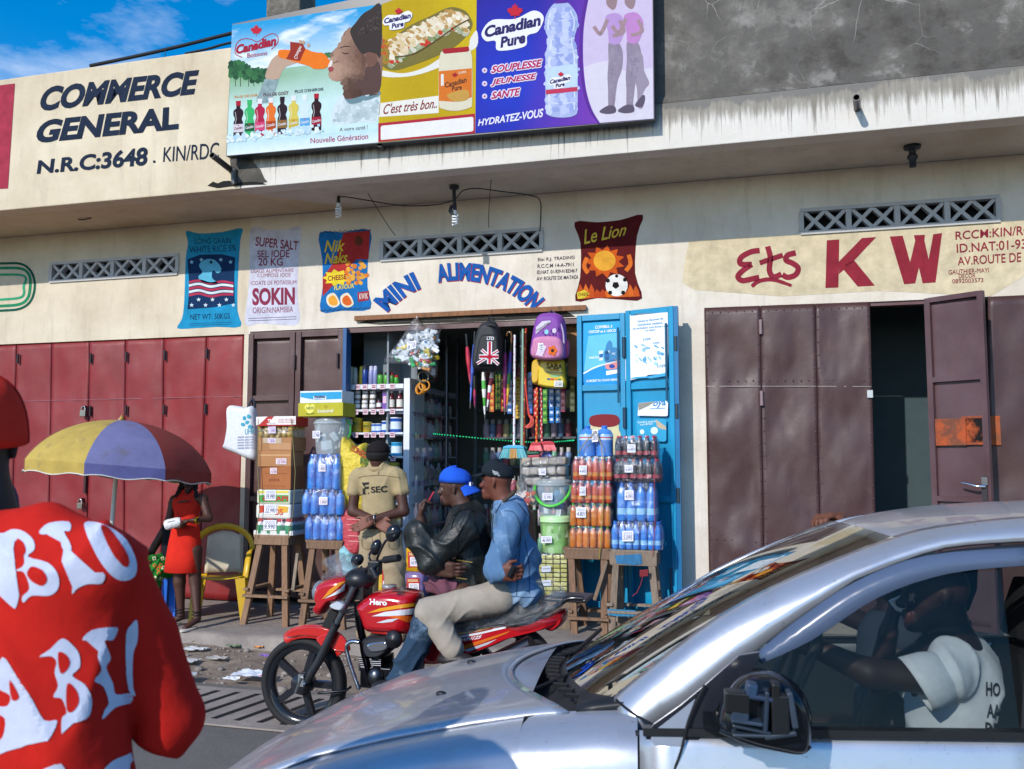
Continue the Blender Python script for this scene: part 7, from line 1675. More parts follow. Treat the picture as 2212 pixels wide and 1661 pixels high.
mb=MB();mb.box(H(1213,505,YK),(.012,.05,.045),'#e4e6ea');mb.build('cap_badge',cloth,p1)
mb=MB();mb.bar(H(1090,1120,YK-.165),H(1225,1140,YK-.165),.008,.006,'#a8905a');mb.bar(H(1090,1265,YK-.175),H(1180,1280,YK-.175),.008,.006,'#a8905a');mb.build('pocket_zips',metal,p1)
mb=MB();mb.ell(D_(846,1486,YK-.28),(.13,.045,.045),'#1c1c1e');mb.build('shoe',leather,p1)
tag(MB().tube([H(855,640,YK-.21),H(905,555,YK-.23)],[.004,.005],'#c83a4a',8).build('toothpick',plastic,loc=H(870,620,YK-.21)),'thin red stick held between the fingers of the rider in the blue cap','stick')
p2=thing('person','passenger in black flat brimmed cap, denim jacket and beige trousers behind the other rider','person',(H(1600,1390,YK).x,YK,.8))
K2='#66392a'
hd,hq=head(H(1425,478,YK),(-1,.12,.03),(.03,0,1),K2,.92)
e2,w2=H(1415,1205,YK-.24),H(1490,1235,YK-.27)
b2q=hd+[(H(1470,590,YK),H(1545,700,YK),.058,.07,K2),(H(1560,770,YK-.15),e2,.05,.042,K2),(e2,w2,.042,.034,K2),(H(1570,800,YK),H(1600,1250,YK),.12,.12,K2),(H(1560,770,YK+.15),H(1400,1200,YK+.2),.045,.04,K2),(H(1400,1200,YK+.2),H(1480,1230,YK-.1),.04,.035,K2)]
b2q+=hand(H(1455,1225,YK-.28),(1,-.12,.0),(.1,.9,.2),K2,1.0,.9,1)
kn2,an2=D_(928,1322,YK-.26),D_(985,1412,YK-.28)
b2q+=[(D_(1090,1290,YK-.1),kn2,.06,.055,K2),(kn2,an2,.05,.038,K2)]
smesh('body',b2q,skin,p2,.0075)
DJ='#587a9e'
smesh('jacket',[(H(1490,660,YK),H(1560,690,YK),.072,.085,DJ),(H(1550,770,YK-.12),H(1580,770,YK+.12),.1,.1,DJ),(H(1555,830,YK),H(1600,1100,YK),.155,.15,DJ,(1,0,0),1.22),(H(1600,1100,YK),H(1610,1340,YK),.15,.14,DJ,(1,0,0),1.15),(H(1555,775,YK-.17),e2,.084,.07,DJ),(e2,H(1450,1225,YK-.26),.07,.062,DJ),(H(1560,775,YK+.16),H(1400,1200,YK+.2),.08,.07,DJ),(H(1530,1400,YK-.1),H(1680,1400,YK-.1),.07,.08,DJ)],denim,p2,.0085,(.0055,10))
BG='#a1978a'
smesh('trousers',[(D_(1095,1282,YK),D_(1130,1282,YK),.14,.13,BG),(D_(1080,1290,YK-.12),kn2,.1,.083,BG),(kn2,D_(978,1402,YK-.28),.082,.066,BG),(D_(1080,1290,YK+.12),D_(928,1325,YK+.24),.1,.08,BG),(D_(928,1325,YK+.24),D_(1000,1412,YK+.26),.08,.06,BG)],cloth,p2,.0085,(.003,9))
seam=lambda tgt,ls,c,w=2.2:decal('seams',tgt,[(lambda a,b_:a+b_[::-1])(*stroke2(HD(spline(p,4)),w*.2602*2))for p in ls]and[((lambda a,b_:a+b_[::-1])(*stroke2(HD(spline(p,4)),w*.55)),c)for p in ls],cloth,None,.003,6)
seam([o for o in p2.children if o.name.startswith('jacket')][0],[[(1490,715),(1560,722),(1605,790),(1625,900),(1600,1010)],[(1600,650),(1660,720),(1715,800)],[(1625,900),(1612,1100),(1598,1300),(1592,1420)],[(1455,1392),(1540,1418),(1650,1428),(1745,1430)],[(1402,740),(1392,850),(1400,980)],[(1470,640),(1440,690),(1420,730)],[(1660,960),(1690,1150),(1695,1400)]],'#20344c')
seam([o for o in p1.children if o.name.startswith('jacket')][0],[[(1130,690),(1080,770),(1050,860)],[(1060,760),(1120,720),(1200,700),(1250,730)],[(1150,830),(1110,930),(1100,1060)],[(1140,1080),(1130,1330)],[(1240,800),(1290,950),(1300,1150)]],'#0a0c0c',2.6)
cp_=cap('cap',hq,'#1d242b',p2,False,.92,flat=True,tilt=.012)
decal('lettering',cp_,[],paper,None,.006,5,None,[(s,HD([(1388+6*i,385+12*i),(1440+6*i,403+12*i),(1442+6*i,394+12*i),(1390+6*i,376+12*i)]),'#d8dce0',.01,0)for i,s in enumerate(('YOUR CITY','STREET','ON TOP'))])
mb=MB();mb.ell(D_(985,1425,YK-.29),(.11,.045,.04),'#2a2526');mb.build('shoe',leather,p2)
mb=MB();mb.box(H(1550,1215,YK-.31),(.03,.02,.075),'#121318',Matrix.Rotation(.5,3,'Y'));tag(mb.build('key_fob',gloss,loc=H(1550,1215,YK-.31),bevel=.006),'small shiny black key fob in the denim jacket man\'s hand','key fob')
mb=MB();mb.tube([H(x,y,YK-.1)for x,y in((1575,545),(1560,570),(1520,600),(1480,640))],.012,'#4a4038',6);mb.build('scarf_strap',cloth,p2)
# woman in the red dress and the person seated behind her
WY=-1.33;W=lambda x,y,Y=WY:at(270+.325*x,864+.325*y,Y)
pw=thing('person','woman in sleeveless bright red dress standing under the parasol with a white clutch','person',(W(410,900).x,WY,PZ))
K3='#4a2b20';hd,hq=head(W(432,545),(.35,-.92,-.05),(0,0,1),'#2f1c17',.9)
lf,rf=fz(W(372,1440,WY)),fz(W(480,1470,WY-.08));el3,wr3=W(556,785,WY-.04),W(468,800,WY-.16)
bw=hd+[(W(430,585),W(425,640),.042,.05,K3),(W(335,660),W(515,655),.045,.048,K3),(W(520,665),el3,.044,.038,K3),(el3,wr3,.037,.024,K3),(W(325,670),W(292,800,WY-.02),.044,.036,K3),(W(292,800,WY-.02),W(350,835,WY-.15),.034,.024,K3),(W(410,700),W(405,900),.1,.1,K3,(0,1,0),1.3),(W(368,1000),W(362,1210),.075,.055,K3),(W(462,1000),W(466,1205),.075,.055,K3),(W(362,1210),V3((lf.x,lf.y,.16)),.056,.032,K3),(W(466,1205),V3((rf.x,rf.y,.16)),.056,.032,K3),(V3((lf.x,lf.y,.13)),lf+V3((-.09,-.08,.02)),.034,.024,K3),(V3((rf.x,rf.y,.13)),rf+V3((-.04,-.13,.02)),.034,.024,K3)]
bw+=hand(wr3,(-1,-.12,-.1),(0,-.2,-1),K3,.92,.6,1)+hand(W(350,838,WY-.16),(.8,-.3,.1),(0,-.5,1),K3,.9,.8,-1)
smesh('body',bw,skin,pw,.0085)
RD='#cf2a1d'
smesh('dress',[(W(395,622),W(455,618),.045,.045,RD,(0,1,0),1.2),(W(385,690),W(440,690),.105,.105,RD,(0,1,0),1.25),(W(410,700),W(408,800),.125,.122,RD,(0,1,0),1.3),(W(408,800),W(404,830),.122,.125,RD,(0,1,0),1.3)],cloth,pw,.009,(.001,7))
mb=MB();mb.loft([[W(x,y)+V3((r*math.cos(a)*(1+.02*math.sin(5*a)*(y>900)),r*.72*math.sin(a),0))for a in[2*math.pi*i/32 for i in range(32)]]for x,y,r in((407,790,.118),(402,870,.142),(396,950,.16),(391,1040,.176),(386,1138,.19),(386,1140,.18))],RD,True,True,False);mb.build('skirt',cloth,pw,solid=.006)
mb=MB();mb.puff([W(x,y,WY-.115)for x,y in spline([(340,684),(375,670),(435,668),(400,680)],4,True)],(0,.012,0),K3,2,.3);mb.build('neck_opening',skin,pw)
smesh('hair',[(W(425,510,WY+.03),W(430,520,WY+.02),.092,.09,'#120e0d'),(W(395,540,WY+.02),W(345,640,WY-.05),.035,.022,'#120e0d'),(W(380,560,WY+.05),W(330,690,WY),.03,.018,'#120e0d'),(W(470,560,WY+.04),W(470,640,WY-.06),.025,.016,'#120e0d')],matte,pw,.009,(.004,22))
for f,sx_,sy_ in((lf,-.05,-.06),(rf,-.02,-.1)):
 mb=MB();mb.prism([f+V3((sx_+.05*math.cos(a),sy_+.115*math.sin(a),-.0))for a in[2*math.pi*i/18 for i in range(18)]],(0,0,.014),'#d8cfc4');sd4=mb.build('sandal',leather,pw)
 mb=MB()
 for z,r in((.06,.036),(.09,.036),(.12,.035),(.15,.035)):mb.tube([f+V3((r*1.08*math.cos(a)-.01,r*1.2*math.sin(a)-.03*(z<.08),z))for a in[2*math.pi*i/14 for i in range(14)]],.006,'#1d1a1c',6,True)
 mb.build('ankle_straps',leather,sd4)
mb=MB();mb.tube([wr3+V3((.02,.03*math.sin(a),.03*math.cos(a)))for a in[2*math.pi*i/14 for i in range(14)]],.008,'#d8a81f',6,True);mb.build('bracelet',chrome,pw)
t=thing('clutch_bag','rolled white clutch bag in the hand of the woman in red','bag',W(315,825,WY-.2));mb=MB();mb.tube([W(272,832,WY-.22),W(285,828,WY-.22),W(350,812,WY-.21),W(372,806,WY-.2)],[.045,.05,.047,.035],'#dcdad8',14,flat=.7);mb.build('bag',leather,t);mb=MB();mb.tube([W(282,812,WY-.255),W(330,800,WY-.25)],.003,'#a8a4a0',5);mb.build('seam',leather,t)
ps=thing('person','person seated in the shade behind the woman, wearing a green printed wrap','person',(-5.78,-.95,PZ));c=V3((-5.78,-.95,PZ));q=lambda x,y,z:c+V3((x,y,z))
hd,hq2=head(q(-.02,.1,1.12),(-.3,-1,-.1),(0,0,1),K3,.9)
bs_=hd+[(q(0,.1,.98),q(0,.1,.9),.05,.06,K3),(q(-.16,.1,.85),q(-.26,.02,.62),.045,.04,K3),(q(-.26,.02,.62),q(-.2,-.2,.5),.036,.028,K3),(q(.16,.1,.85),q(.24,0,.62),.045,.04,K3),(q(.24,0,.62),q(.1,-.2,.52),.036,.028,K3),(q(0,.1,.8),q(0,.1,.5),.1,.12,K3),(q(-.1,-.3,.45),q(-.12,-.33,.06),.05,.035,K3),(q(.08,-.3,.45),q(.06,-.33,.06),.05,.035,K3),(q(-.12,-.33,.04),q(-.13,-.46,.025),.03,.022,K3),(q(.06,-.33,.04),q(.06,-.46,.025),.03,.022,K3)]
bs_+=hand(q(-.19,-.22,.5),(.3,-1,-.1),(0,0,-1),K3,.9,.4)+hand(q(.1,-.22,.52),(-.4,-1,-.1),(0,0,-1),K3,.9,.4)
smesh('body',bs_,skin,ps,.011);smesh('blouse',[(q(-.1,.1,.86),q(.1,.1,.86),.08,.08,'#1c1a22'),(q(0,.1,.8),q(0,.1,.52),.145,.16,'#1c1a22')],cloth,ps,.011,(.004,9))
sk=smesh('wrap_skirt',[(q(-.1,.05,.52),q(-.14,-.32,.5),.12,.1,'#1c7a2c'),(q(.1,.05,.52),q(.1,-.32,.5),.12,.1,'#1c7a2c'),(q(-.14,-.34,.48),q(-.2,-.4,.22),.1,.12,'#1c7a2c'),(q(.06,-.34,.48),q(.03,-.4,.25),.1,.1,'#1c7a2c')],cloth,ps,.011,(.01,9))
C7D=lambda x,y:(270+.325*x,864+.325*y);pol=[]
for i in range(34):
 x,y=rnd.uniform(100,275),rnd.uniform(970,1230);a=rnd.random()*6;pol.append(([C7D(x+17*math.cos(a+k*1.57),y+17*math.sin(a+k*1.57))for k in range(4)],rnd.choice(['#d8d0a8','#c8652a','#16301c','#d8d0a8'])))
 pol.append(([C7D(x+8*math.cos(a+k*1.57),y+8*math.sin(a+k*1.57))for k in range(4)],rnd.choice(['#16301c','#2a8a3a'])))
decal('print',sk,pol[0::2],cloth,None,.004,4);decal('print',sk,pol[1::2],cloth,None,.007,4)
# man in red in the foreground
RY=-7.42;Z4=lambda x,y,Y=RY:at(*D4(x,y),Y)
pr=thing('person','man in red hat and red top with white gothic lettering, close up from behind','person',(Z4(100,900).x,RY,0));K4='#1f1613'
rz_=lambda p,z:V3((p.x,p.y,z));cx_=Z4(-70,900).x
hd,hq=head(Z4(-98,440,RY+.02),(-.45,.88,0),(0,0,1),K4,1.0)
sr,er=Z4(385,900,RY+.03),Z4(640,1470,RY+.14);hipr=V3((cx_+.05,RY,.95))
bd=hd+[(Z4(-98,560),Z4(-90,720),.06,.075,K4),(sr,er,.05,.045,K4),(er,V3((er.x-.22,RY+.36,er.z+.06)),.045,.03,K4),(V3((cx_,RY,1.35)),hipr,.13,.12,K4),(hipr,V3((cx_+.14,RY,.5)),.08,.06,K4),(V3((cx_+.14,RY,.5)),V3((cx_+.14,RY,.08)),.055,.04,K4),(hipr,V3((cx_-.1,RY,.5)),.08,.06,K4),(V3((cx_-.1,RY,.5)),V3((cx_-.1,RY,.08)),.055,.04,K4),(V3((cx_-.26,RY,1.42)),V3((cx_-.36,RY+.05,1.15)),.05,.045,K4),(V3((cx_-.36,RY+.05,1.15)),V3((cx_-.3,RY+.3,1.2)),.045,.03,K4)]
bd+=hand(V3((er.x-.22,RY+.36,er.z+.06)),(-.9,.3,.2),(-.5,0,-1),K4,1,.6)+hand(V3((cx_-.3,RY+.3,1.2)),(.5,.7,.2),(.5,0,-1),K4,1,.6)
smesh('body',bd,skin,pr,.011)
RR='#bd2018'
ts=smesh('red_top',[(Z4(-190,868),Z4(20,862),.085,.085,RR),(Z4(-60,892),Z4(370,905),.10,.078,RR,(0,1,0),1.1),(Z4(-60,900),Z4(-430,920),.10,.085,RR,(0,1,0),1.1),(Z4(150,1020),Z4(150,1500),.175,.168,RR,(0,1,0),1.5),(Z4(-270,1020),Z4(-270,1500),.2,.195,RR,(0,1,0),1.5),(Z4(150,1500),Z4(170,2100),.168,.175,RR,(0,1,0),1.5),(Z4(-270,1500),Z4(-270,2100),.19,.2,RR,(0,1,0),1.5),(sr,Z4(520,1180,RY+.1),.076,.074,RR,None,1,.012),(Z4(520,1180,RY+.1),er,.074,.064,RR,None,1,.012),(er,V3((er.x-.2,RY+.34,er.z+.05)),.064,.05,RR,None,1,.015)],cloth,pr,.009,(.0045,8))
smesh('trousers',[(V3((cx_-.02,RY,.98)),hipr,.17,.17,'#22242c',(0,1,0),1.3),(hipr,V3((cx_+.15,RY,.5)),.12,.09,'#22242c'),(V3((cx_+.15,RY,.5)),V3((cx_+.15,RY,.12)),.09,.08,'#22242c'),(hipr,V3((cx_-.1,RY,.5)),.12,.09,'#22242c'),(V3((cx_-.1,RY,.5)),V3((cx_-.1,RY,.12)),.09,.08,'#22242c')],cloth,pr,.02,(.004,6))
for dx_ in(.15,-.1):mb=MB();mb.ell(V3((cx_+dx_,RY+.06,.05)),(.05,.14,.05),'#d8d8d8');mb.build('shoe',leather,pr)
mb=MB();mb.loft([[hq(-.012+(.107*math.cos(a)**.7 if a<1.57 else 0)*math.cos(t),(.097*max(0,math.cos(a))**.7)*math.sin(t),-.004+.012*math.cos(t)+.137*math.sin(a))for t in[2*math.pi*k/28 for k in range(28)]]for a in[math.pi/2*i/12 for i in range(13)]],'#d22f20',True);mb.ell(hq(-.012,0,.134),.009,RR,n=8,m=5)
for k in range(6):t=math.pi*k/3+.3;mb.tube([hq(-.012+.1085*max(0,math.cos(a))**.7*math.cos(t),.0985*max(0,math.cos(a))**.7*math.sin(t),-.002+.012*math.cos(t)+.138*math.sin(a))for a in[1.57*i/10 for i in range(11)]],.0012,'#8a1612',4)
mb.build('hat',cloth,pr,solid=.003)
smesh('collar',[(Z4(-98,720,RY+.05),Z4(-95,680,RY+.04),.085,.078,'#2a3554')],cloth,pr,.009)
LT1=[[(0,985),(70,990),(62,1055),(45,1052),(5,1015),(-20,985),(-20,800),(28,780),(42,770),(64,800),(35,815),(40,900),(52,985)],
[(30,772),(78,768),(122,800),(130,840),(105,868),(180,890),(218,935),(218,985),(185,1012),(120,1012),(90,1038),(85,1015),(112,985),(92,925),(62,918),(92,895),(82,830),(62,808),(40,815)],
[(150,770),(185,742),(258,738),(262,772),(240,775),(268,830),(262,880),(282,930),(385,925),(382,965),(330,968),(290,985),(272,1006),(272,980),(288,958),(248,895),(232,884),(248,868),(232,830),(215,782),(158,785)],
[(317,741),(364,741),(418,763),(472,806),(508,884),(503,938),(464,956),(418,938),(364,868),(325,783)]]
LT2=[[(-25,1330),(12,1240),(62,1310),(120,1400),(165,1478),(215,1480),(178,1555),(148,1530),(112,1462),(48,1470),(60,1520),(105,1530),(100,1570),(30,1592),(-25,1612),(-25,1570),(12,1540),(20,1470),(-25,1450),(-25,1425),(28,1425),(40,1385),(-5,1360)],
[(148,1240),(188,1212),(232,1172),(270,1195),(296,1232),(298,1280),(270,1312),(318,1345),(342,1400),(332,1462),(290,1485),(250,1495),(232,1530),(232,1470),(250,1450),(232,1398),(200,1390),(218,1350),(205,1300),(212,1260),(192,1238)],
[(308,1178),(345,1140),(425,1130),(438,1140),(420,1178),(390,1182),(412,1245),(395,1280),(420,1340),(432,1382),(490,1378),(488,1412),(430,1430),(382,1475),(390,1440),(405,1412),(385,1352),(352,1330),(378,1290),(365,1240),(368,1182)],
[(470,1160),(490,1120),(512,1105),(514,1180),(498,1230),(496,1340),(506,1385),(482,1370),(470,1300)]]
LT3=[[(385,1668),(420,1630),(470,1608),(518,1588),(522,1610),(485,1640),(478,1690),(400,1700)],[(150,1668),(230,1640),(240,1700),(150,1700)]]
decal('gothic_lettering',ts,[(spline([D4(*p)for p in l],3,True),'#c3c8dc')for l in LT1+LT2+LT3],cloth,None,.0015,10)
decal('letter_counters',ts,[(spline([D4(*p)for p in l],3,True),RR)for l in([(64,802),(88,814),(98,845),(86,866),(66,850)],[(118,905),(160,918),(178,950),(160,975),(124,960),(104,932)],[(218,1225),(246,1230),(262,1260),(250,1290),(226,1300)],[(252,1340),(286,1365),(296,1410),(272,1446),(250,1436)],[(40,1325),(76,1388),(48,1400)],[(376,762),(402,760),(462,837),(482,888),(464,905),(418,853)])],cloth,None,.0025,10)
# the red motorcycle
B4=lambda x,y,dy=0.:at(540+.3419*x,1107+.3419*y,YK+dy)
sB=(B4(440,1075)-B4(340,1075)).length/100
mc=thing('motorcycle','shiny red motorcycle with yellow and white stripes parked at the kerb','motorcycle',(B4(800,1000).x,YK,0))
RD1='#b3101c'
def stripe(mb,pts,c,dy):mb.sheet([B4(x,y,dy)for x,y in pts],c)
def wheel(cx,cy,r):
 c=B4(cx,cy);R_=r*sB;rot=Matrix.Rotation(R(90),3,'X');w=thing_part('wheel',c)
 MBp=MB();prof=[(R_*.83,-.035),(R_*.92,-.045),(R_*.985,-.03),(R_,0),(R_*.985,.03),(R_*.92,.045),(R_*.83,.035),(R_*.8,0),(R_*.83,-.035)];MBp.lathe(prof,'#1b1b1e',48,c,rot);MBp.build('tyre',rubber,w)
 m2=MB();m2.lathe([(R_*.84,-.03),(R_*.72,-.025),(R_*.70,0),(R_*.72,.025),(R_*.84,.03)],'#202228',48,c,rot);m2.lathe([(.001,-.06),(R_*.2,-.06),(R_*.24,-.03),(R_*.24,.03),(R_*.2,.06),(.001,.06)],'#26282e',20,c,rot)
 for k in range(5):
  a=1.25+2*math.pi*k/5
  for o in(-.16,.16):m2.bar(c+V3((R_*.2*math.cos(a+o),0,R_*.2*math.sin(a+o))),c+V3((R_*.74*math.cos(a+o*.35),0,R_*.74*math.sin(a+o*.35))),.02,.035,'#22242a',up=(0,1,0))
 m2.build('alloy_rim',gloss,w);return w
def thing_part(name,c):
 o=bpy.data.objects.new(name,None);COL.objects.link(o);o.parent=mc;o.location=V3(c)-wloc(mc);o.empty_display_size=.1;return o
wheel(340,1075,262);wheel(1640,1010,262)
mb=MB();rg=[]
for x,y,w in spline([(216,770,.035),(260,735,.05),(340,712,.058),(430,712,.06),(520,735,.058),(590,785,.055),(630,860,.05)],4):
 d=V3((340-x,0,0));c=B4(x,y);i_=(B4(340,1075)-c).normalized();rg.append([c+V3((0,w*math.sin(a),0))+i_*(.10*(1-math.cos(a))**.9*1.0)for a in[-1.25+2.5*k/10 for k in range(11)]])
mb.loft(rg,'#c0201c',True,False);mb.puff([B4(x,y,-.062)for x,y in spline([(425,790),(520,760),(540,800),(530,840),(470,850),(445,830)],3,True)],(0,.012,0),'#c0201c',3,.2);mb.puff([B4(x,y,-.058)for x,y in spline([(220,770),(300,735),(420,725),(515,745),(510,790),(440,780),(330,770),(260,782)],4,True)],(0,.01,0),'#c0201c',3,.1);mb.puff([B4(x,y,-.058)for x,y in spline([(520,745),(590,785),(632,868),(560,872),(512,850),(500,800)],4,True)],(0,.01,0),'#c0201c',3,.1)
mb.build('mudguard',bikepaint,mc,solid=.006)
for dy in(-.095,.095):
 mb=MB();mb.tube([B4(660,470,dy),B4(540,720,dy)],.019,'#3a3d44',12);mb.tube([B4(545,705,dy),B4(440,930,dy),B4(355,1070,dy)],[.024,.027,.024],'#25272c',12);mb.tube([B4(548,700,dy),B4(540,715,dy)],.028,'#15161a',12);mb.build('fork_leg',blackmetal,mc)
mb=MB();mb.tube([B4(340,1075,-.12),B4(340,1075,.12)],.012,'#b8bac0',10);mb.box(B4(325,1060,-.115),(.035,.02,.07),'#b9bcc2');mb.tube([B4(330,1040,-.12),B4(290,1140,-.115)],.012,'#8a8d94',8);mb.tube([B4(430,1140,-.09),B4(600,1128,-.09),B4(640,1100,-.06)],.008,'#2a2c32',6);mb.build('axle',metal,mc)
mb=MB();mb.puff([B4(x,y)for x,y in spline([(440,470),(470,430),(560,400),(640,400),(645,450),(600,545),(540,565),(470,645),(420,625),(445,580),(430,545)],4,True)],(0,.105,0),RD1,6,.45);fr=mb.build('headlight_cowl',bikepaint,mc)
BD=lambda pts:[(540+.3419*x,1107+.3419*y)for x,y in pts]
decal('stripes',fr,[(BD([(455,550),(500,490),(560,445),(610,430),(560,470),(510,515)]),'#d98a2a'),(BD([(470,545),(520,515),(570,480),(600,445),(596,490),(540,520)]),'#dcdce0')],gloss,None,.003,5)
mb=MB();mb.ell(B4(447,500),(.045,.08,.07),'#6f7a84');mb.build('headlight',gloss,mc)
mb=MB();mb.puff([B4(x,y)for x,y in spline([(470,420),(520,350),(600,280),(640,265),(665,380),(600,400)],4,True)],(0,.09,0),'#aeb9c4',4,.3);mb.build('windscreen_visor',crinkle,mc)
mb=MB();mb.puff([B4(x,y,-.05)for x,y in spline([(472,300),(520,268),(575,255),(580,300),(640,330),(662,370),(600,395),(540,370),(500,345)],4,True)],(0,.07,0),'#ffffff',3,.35);mb.build('protective_film',crinkle,mc);mb=MB();mb.puff([B4(x,y,-.11)for x,y in spline([(505,590),(540,555),(600,560),(612,590),(590,640),(560,600),(520,610)],4,True)],(0,.03,0),'#ffffff',3,.3);mb.build('protective_film',crinkle,mc)
mb=MB();mb.puff([B4(x,y,-.12)for x,y in spline([(510,585),(560,560),(605,580),(590,615),(540,610)],3,True)],(0,.03,0),'#b9c0c8',3,.3);mb.build('indicator',gloss,mc)
mb=MB();mb.box(B4(520,670,-.02),(.05,.08,.12),'#17181c',Matrix.Rotation(.5,3,'Y'));mb.build('horn',blackmetal,mc)
mb=MB()
for dy in(-.3,.3):mb.tube(spline([tuple(B4(720,380,0)),tuple(B4(770,330,dy*.5)),tuple(B4(860,300,dy*.9)),tuple(B4(940,285,dy*1.05))],4),.012,'#26282e',8)
mb.build('handlebar',blackmetal,mc)
mb=MB();mb.tube([B4(850,300,-.27),B4(942,286,-.32)],.021,'#141518',10);mb.build('grip',rubber,mc);mb=MB();mb.tube([B4(850,300,.27),B4(942,286,.32)],.021,'#141518',10);mb.build('grip',rubber,mc)
mb=MB();mb.tube([B4(800,330,-.28),B4(770,355,-.3),B4(800,410,-.3)],.02,'#202228',8);mb.box(B4(790,350,-.26),(.07,.06,.08),'#1c1d22');mb.ell(B4(700,420,0),(.1,.1,.07),'#1e2026');mb.box(B4(700,480,0),(.1,.14,.12),'#191a1f');mb.build('instruments',blackmetal,mc,bevel=.01)
def mirror(x,y,rx,ry,stem,dy,ax):
 t=MB();t.ell(B4(x,y,dy),(rx*sB,.03,ry*sB),'#1d1e24',Matrix.Rotation(ax,3,'Y'));t.tube(spline([tuple(B4(*p))for p in stem],4),.008,'#202127',8);t.build('mirror',gloss,mc)
mirror(905,130,40,50,[(800,310,-.2),(812,270,-.25),(850,190,-.3),(880,165,-.3)],-.32,.5);mirror(797,220,32,48,[(770,320,.1),(752,280,.1),(765,250,.12),(785,250,.12)],.1,.35);mirror(678,300,42,34,[(720,370,.1),(700,340,.1)],.1,-.5)
tank=[(700,575),(760,520),(830,488),(940,475),(1040,490),(1085,520),(1075,640),(1040,750),(950,760),(830,755),(760,738),(730,670),(705,600)]
mb=MB();mb.puff([B4(x,y)for x,y in spline(tank,4,True)],(0,.145,0),RD1,7,.42);tk=mb.build('fuel_tank',bikepaint,mc)
mb=MB();mb.tube([B4(705,600,-.10),B4(735,690,-.11),B4(770,750,-.1),B4(900,765,-.1),B4(950,765,-.1)],.012,'#c02018',8);mb.lathe([(.001,.0),(.045,0),(.045,.02),(.001,.02)],'#8a8d94',16,B4(880,478));mb.build('tank_trim',bikepaint,tk)
decal('stripes',tk,[(BD([(740,635),(820,605),(950,582),(1060,570),(1060,590),(950,605),(820,625)]),'#e09a2a'),(BD([(770,655),(850,628),(1060,602),(1060,640),(950,650),(850,655)]),'#d6d8de'),(BD([(860,655),(960,650),(1040,660),(1050,700),(990,692),(930,670)]),'#d9641f'),(BD([(800,695),(870,675),(940,668),(900,690),(840,697)]),'#c8c8cc')],gloss,None,.003,6,None,[('Hero',BD([(757,582),(866,588),(866,552),(757,546)]),'#e8e8ea',.04,0)])
mb=MB();mb.puff([B4(x,y,-.05)for x,y in spline([(735,790),(800,770),(930,770),(935,830),(860,900),(770,905),(740,850)],4,True)],(0,.09,0),'#2b2d33',4,.25);mb.lathe([(.001,0),(.055,0),(.05,.02),(.001,.03)],'#1c1d22',16,B4(910,800,-.14),Matrix.Rotation(R(90),3,'X'));mb.build('engine_cover',blackmetal,mc)
mb=MB()
for k in range(7):mb.box(B4(800,905+12*k),(.15,.2,.008),'#3a3c42')
mb.box(B4(800,945),(.11,.15,.1),'#4a4c52');mb.ell(B4(800,1035,-.1),(.055,.05,.06),'#55585e');mb.box(B4(900,1030,-.02),(.34,.18,.12),'#2c2e34');mb.ell(B4(930,1040,-.1),(.07,.04,.06),'#3a3c42');mb.build('engine',metal,mc,bevel=.004)
mb=MB();mb.puff([B4(x,y,-.145)for x,y in spline([(740,830),(860,815),(880,840),(850,870),(760,878)],3,True)],(0,.01,0),'#c8ccd2',3,.2);mb.build('chrome_plate',chrome,mc)
mb=MB();mb.tube(spline([tuple(B4(x,y,-.17))for x,y in((690,820),(640,815),(610,850),(630,950),(690,1120))],4),.013,'#b8bcc4',8);mb.tube([B4(690,650,-.09),B4(720,880,-.1),B4(775,1090,-.1)],.022,'#1d1e23',8);mb.build('crash_guard',chrome,mc)
mb=MB();mb.tube([B4(680,560),B4(690,700),B4(760,1000)],.025,'#1a1b20',8);mb.tube([B4(700,560),B4(1000,720),B4(1500,790)],.022,'#1a1b20',8);mb.build('frame',blackmetal,mc)
mb=MB();mb.puff([B4(x,y)for x,y in spline([(1080,760),(1200,750),(1420,715),(1660,690),(1900,640),(1990,640),(1960,700),(1700,770),(1560,830),(1350,905),(1180,950),(1090,920)],4,True)],(0,.12,0),RD1,5,.2);sp_=mb.build('side_panel',bikepaint,mc)
decal('stripes',sp_,[(BD([(1290,765),(1420,738),(1660,695),(1660,705),(1430,752),(1290,780)]),'#e0a02a'),(BD([(1290,785),(1440,758),(1640,715),(1640,725),(1440,772),(1290,797)]),'#dcdce0'),(BD([(1350,840),(1480,800),(1650,745),(1620,765),(1480,820),(1350,865)]),'#d06a24'),(BD([(1350,870),(1470,830),(1560,800),(1500,835),(1380,880)]),'#b8bac0')],gloss,None,.003,8,None,[('DAWN125',BD([(1270,830),(1458,795),(1468,772),(1280,805)]),'#e4e4e8',.03,.2)])
mb=MB();mb.puff([B4(x,y)for x,y in spline([(1060,700),(1180,690),(1260,700),(1400,665),(1600,610),(1750,545),(1830,535),(1870,560),(1850,620),(1640,685),(1420,735),(1250,755),(1100,750)],4,True)],(0,.13,0),'#23242a',5,.2);mb.build('seat',leather,mc)
mb=MB();mb.puff([B4(x,y)for x,y in spline([(1210,690),(1400,655),(1600,600),(1750,532),(1840,522),(1885,560),(1860,635),(1640,698),(1420,748),(1250,768)],4,True)],(0,.14,0),'#ffffff',5,.2);mb.build('seat_film',crinkle,mc)
for dy in(-.12,.12):mb=MB();mb.tube(spline([tuple(B4(x,y,dy))for x,y in((1620,715),(1760,690),(1850,640),(1940,590),(2010,545),(2105,545))],4),.015,'#1a1b20',8);mb.build('grab_rail',gloss,mc)
mb=MB();mb.box(B4(2020,535),(.24,.26,.02),'#191a1e');mb.build('rear_carrier',blackmetal,mc,bevel=.006)
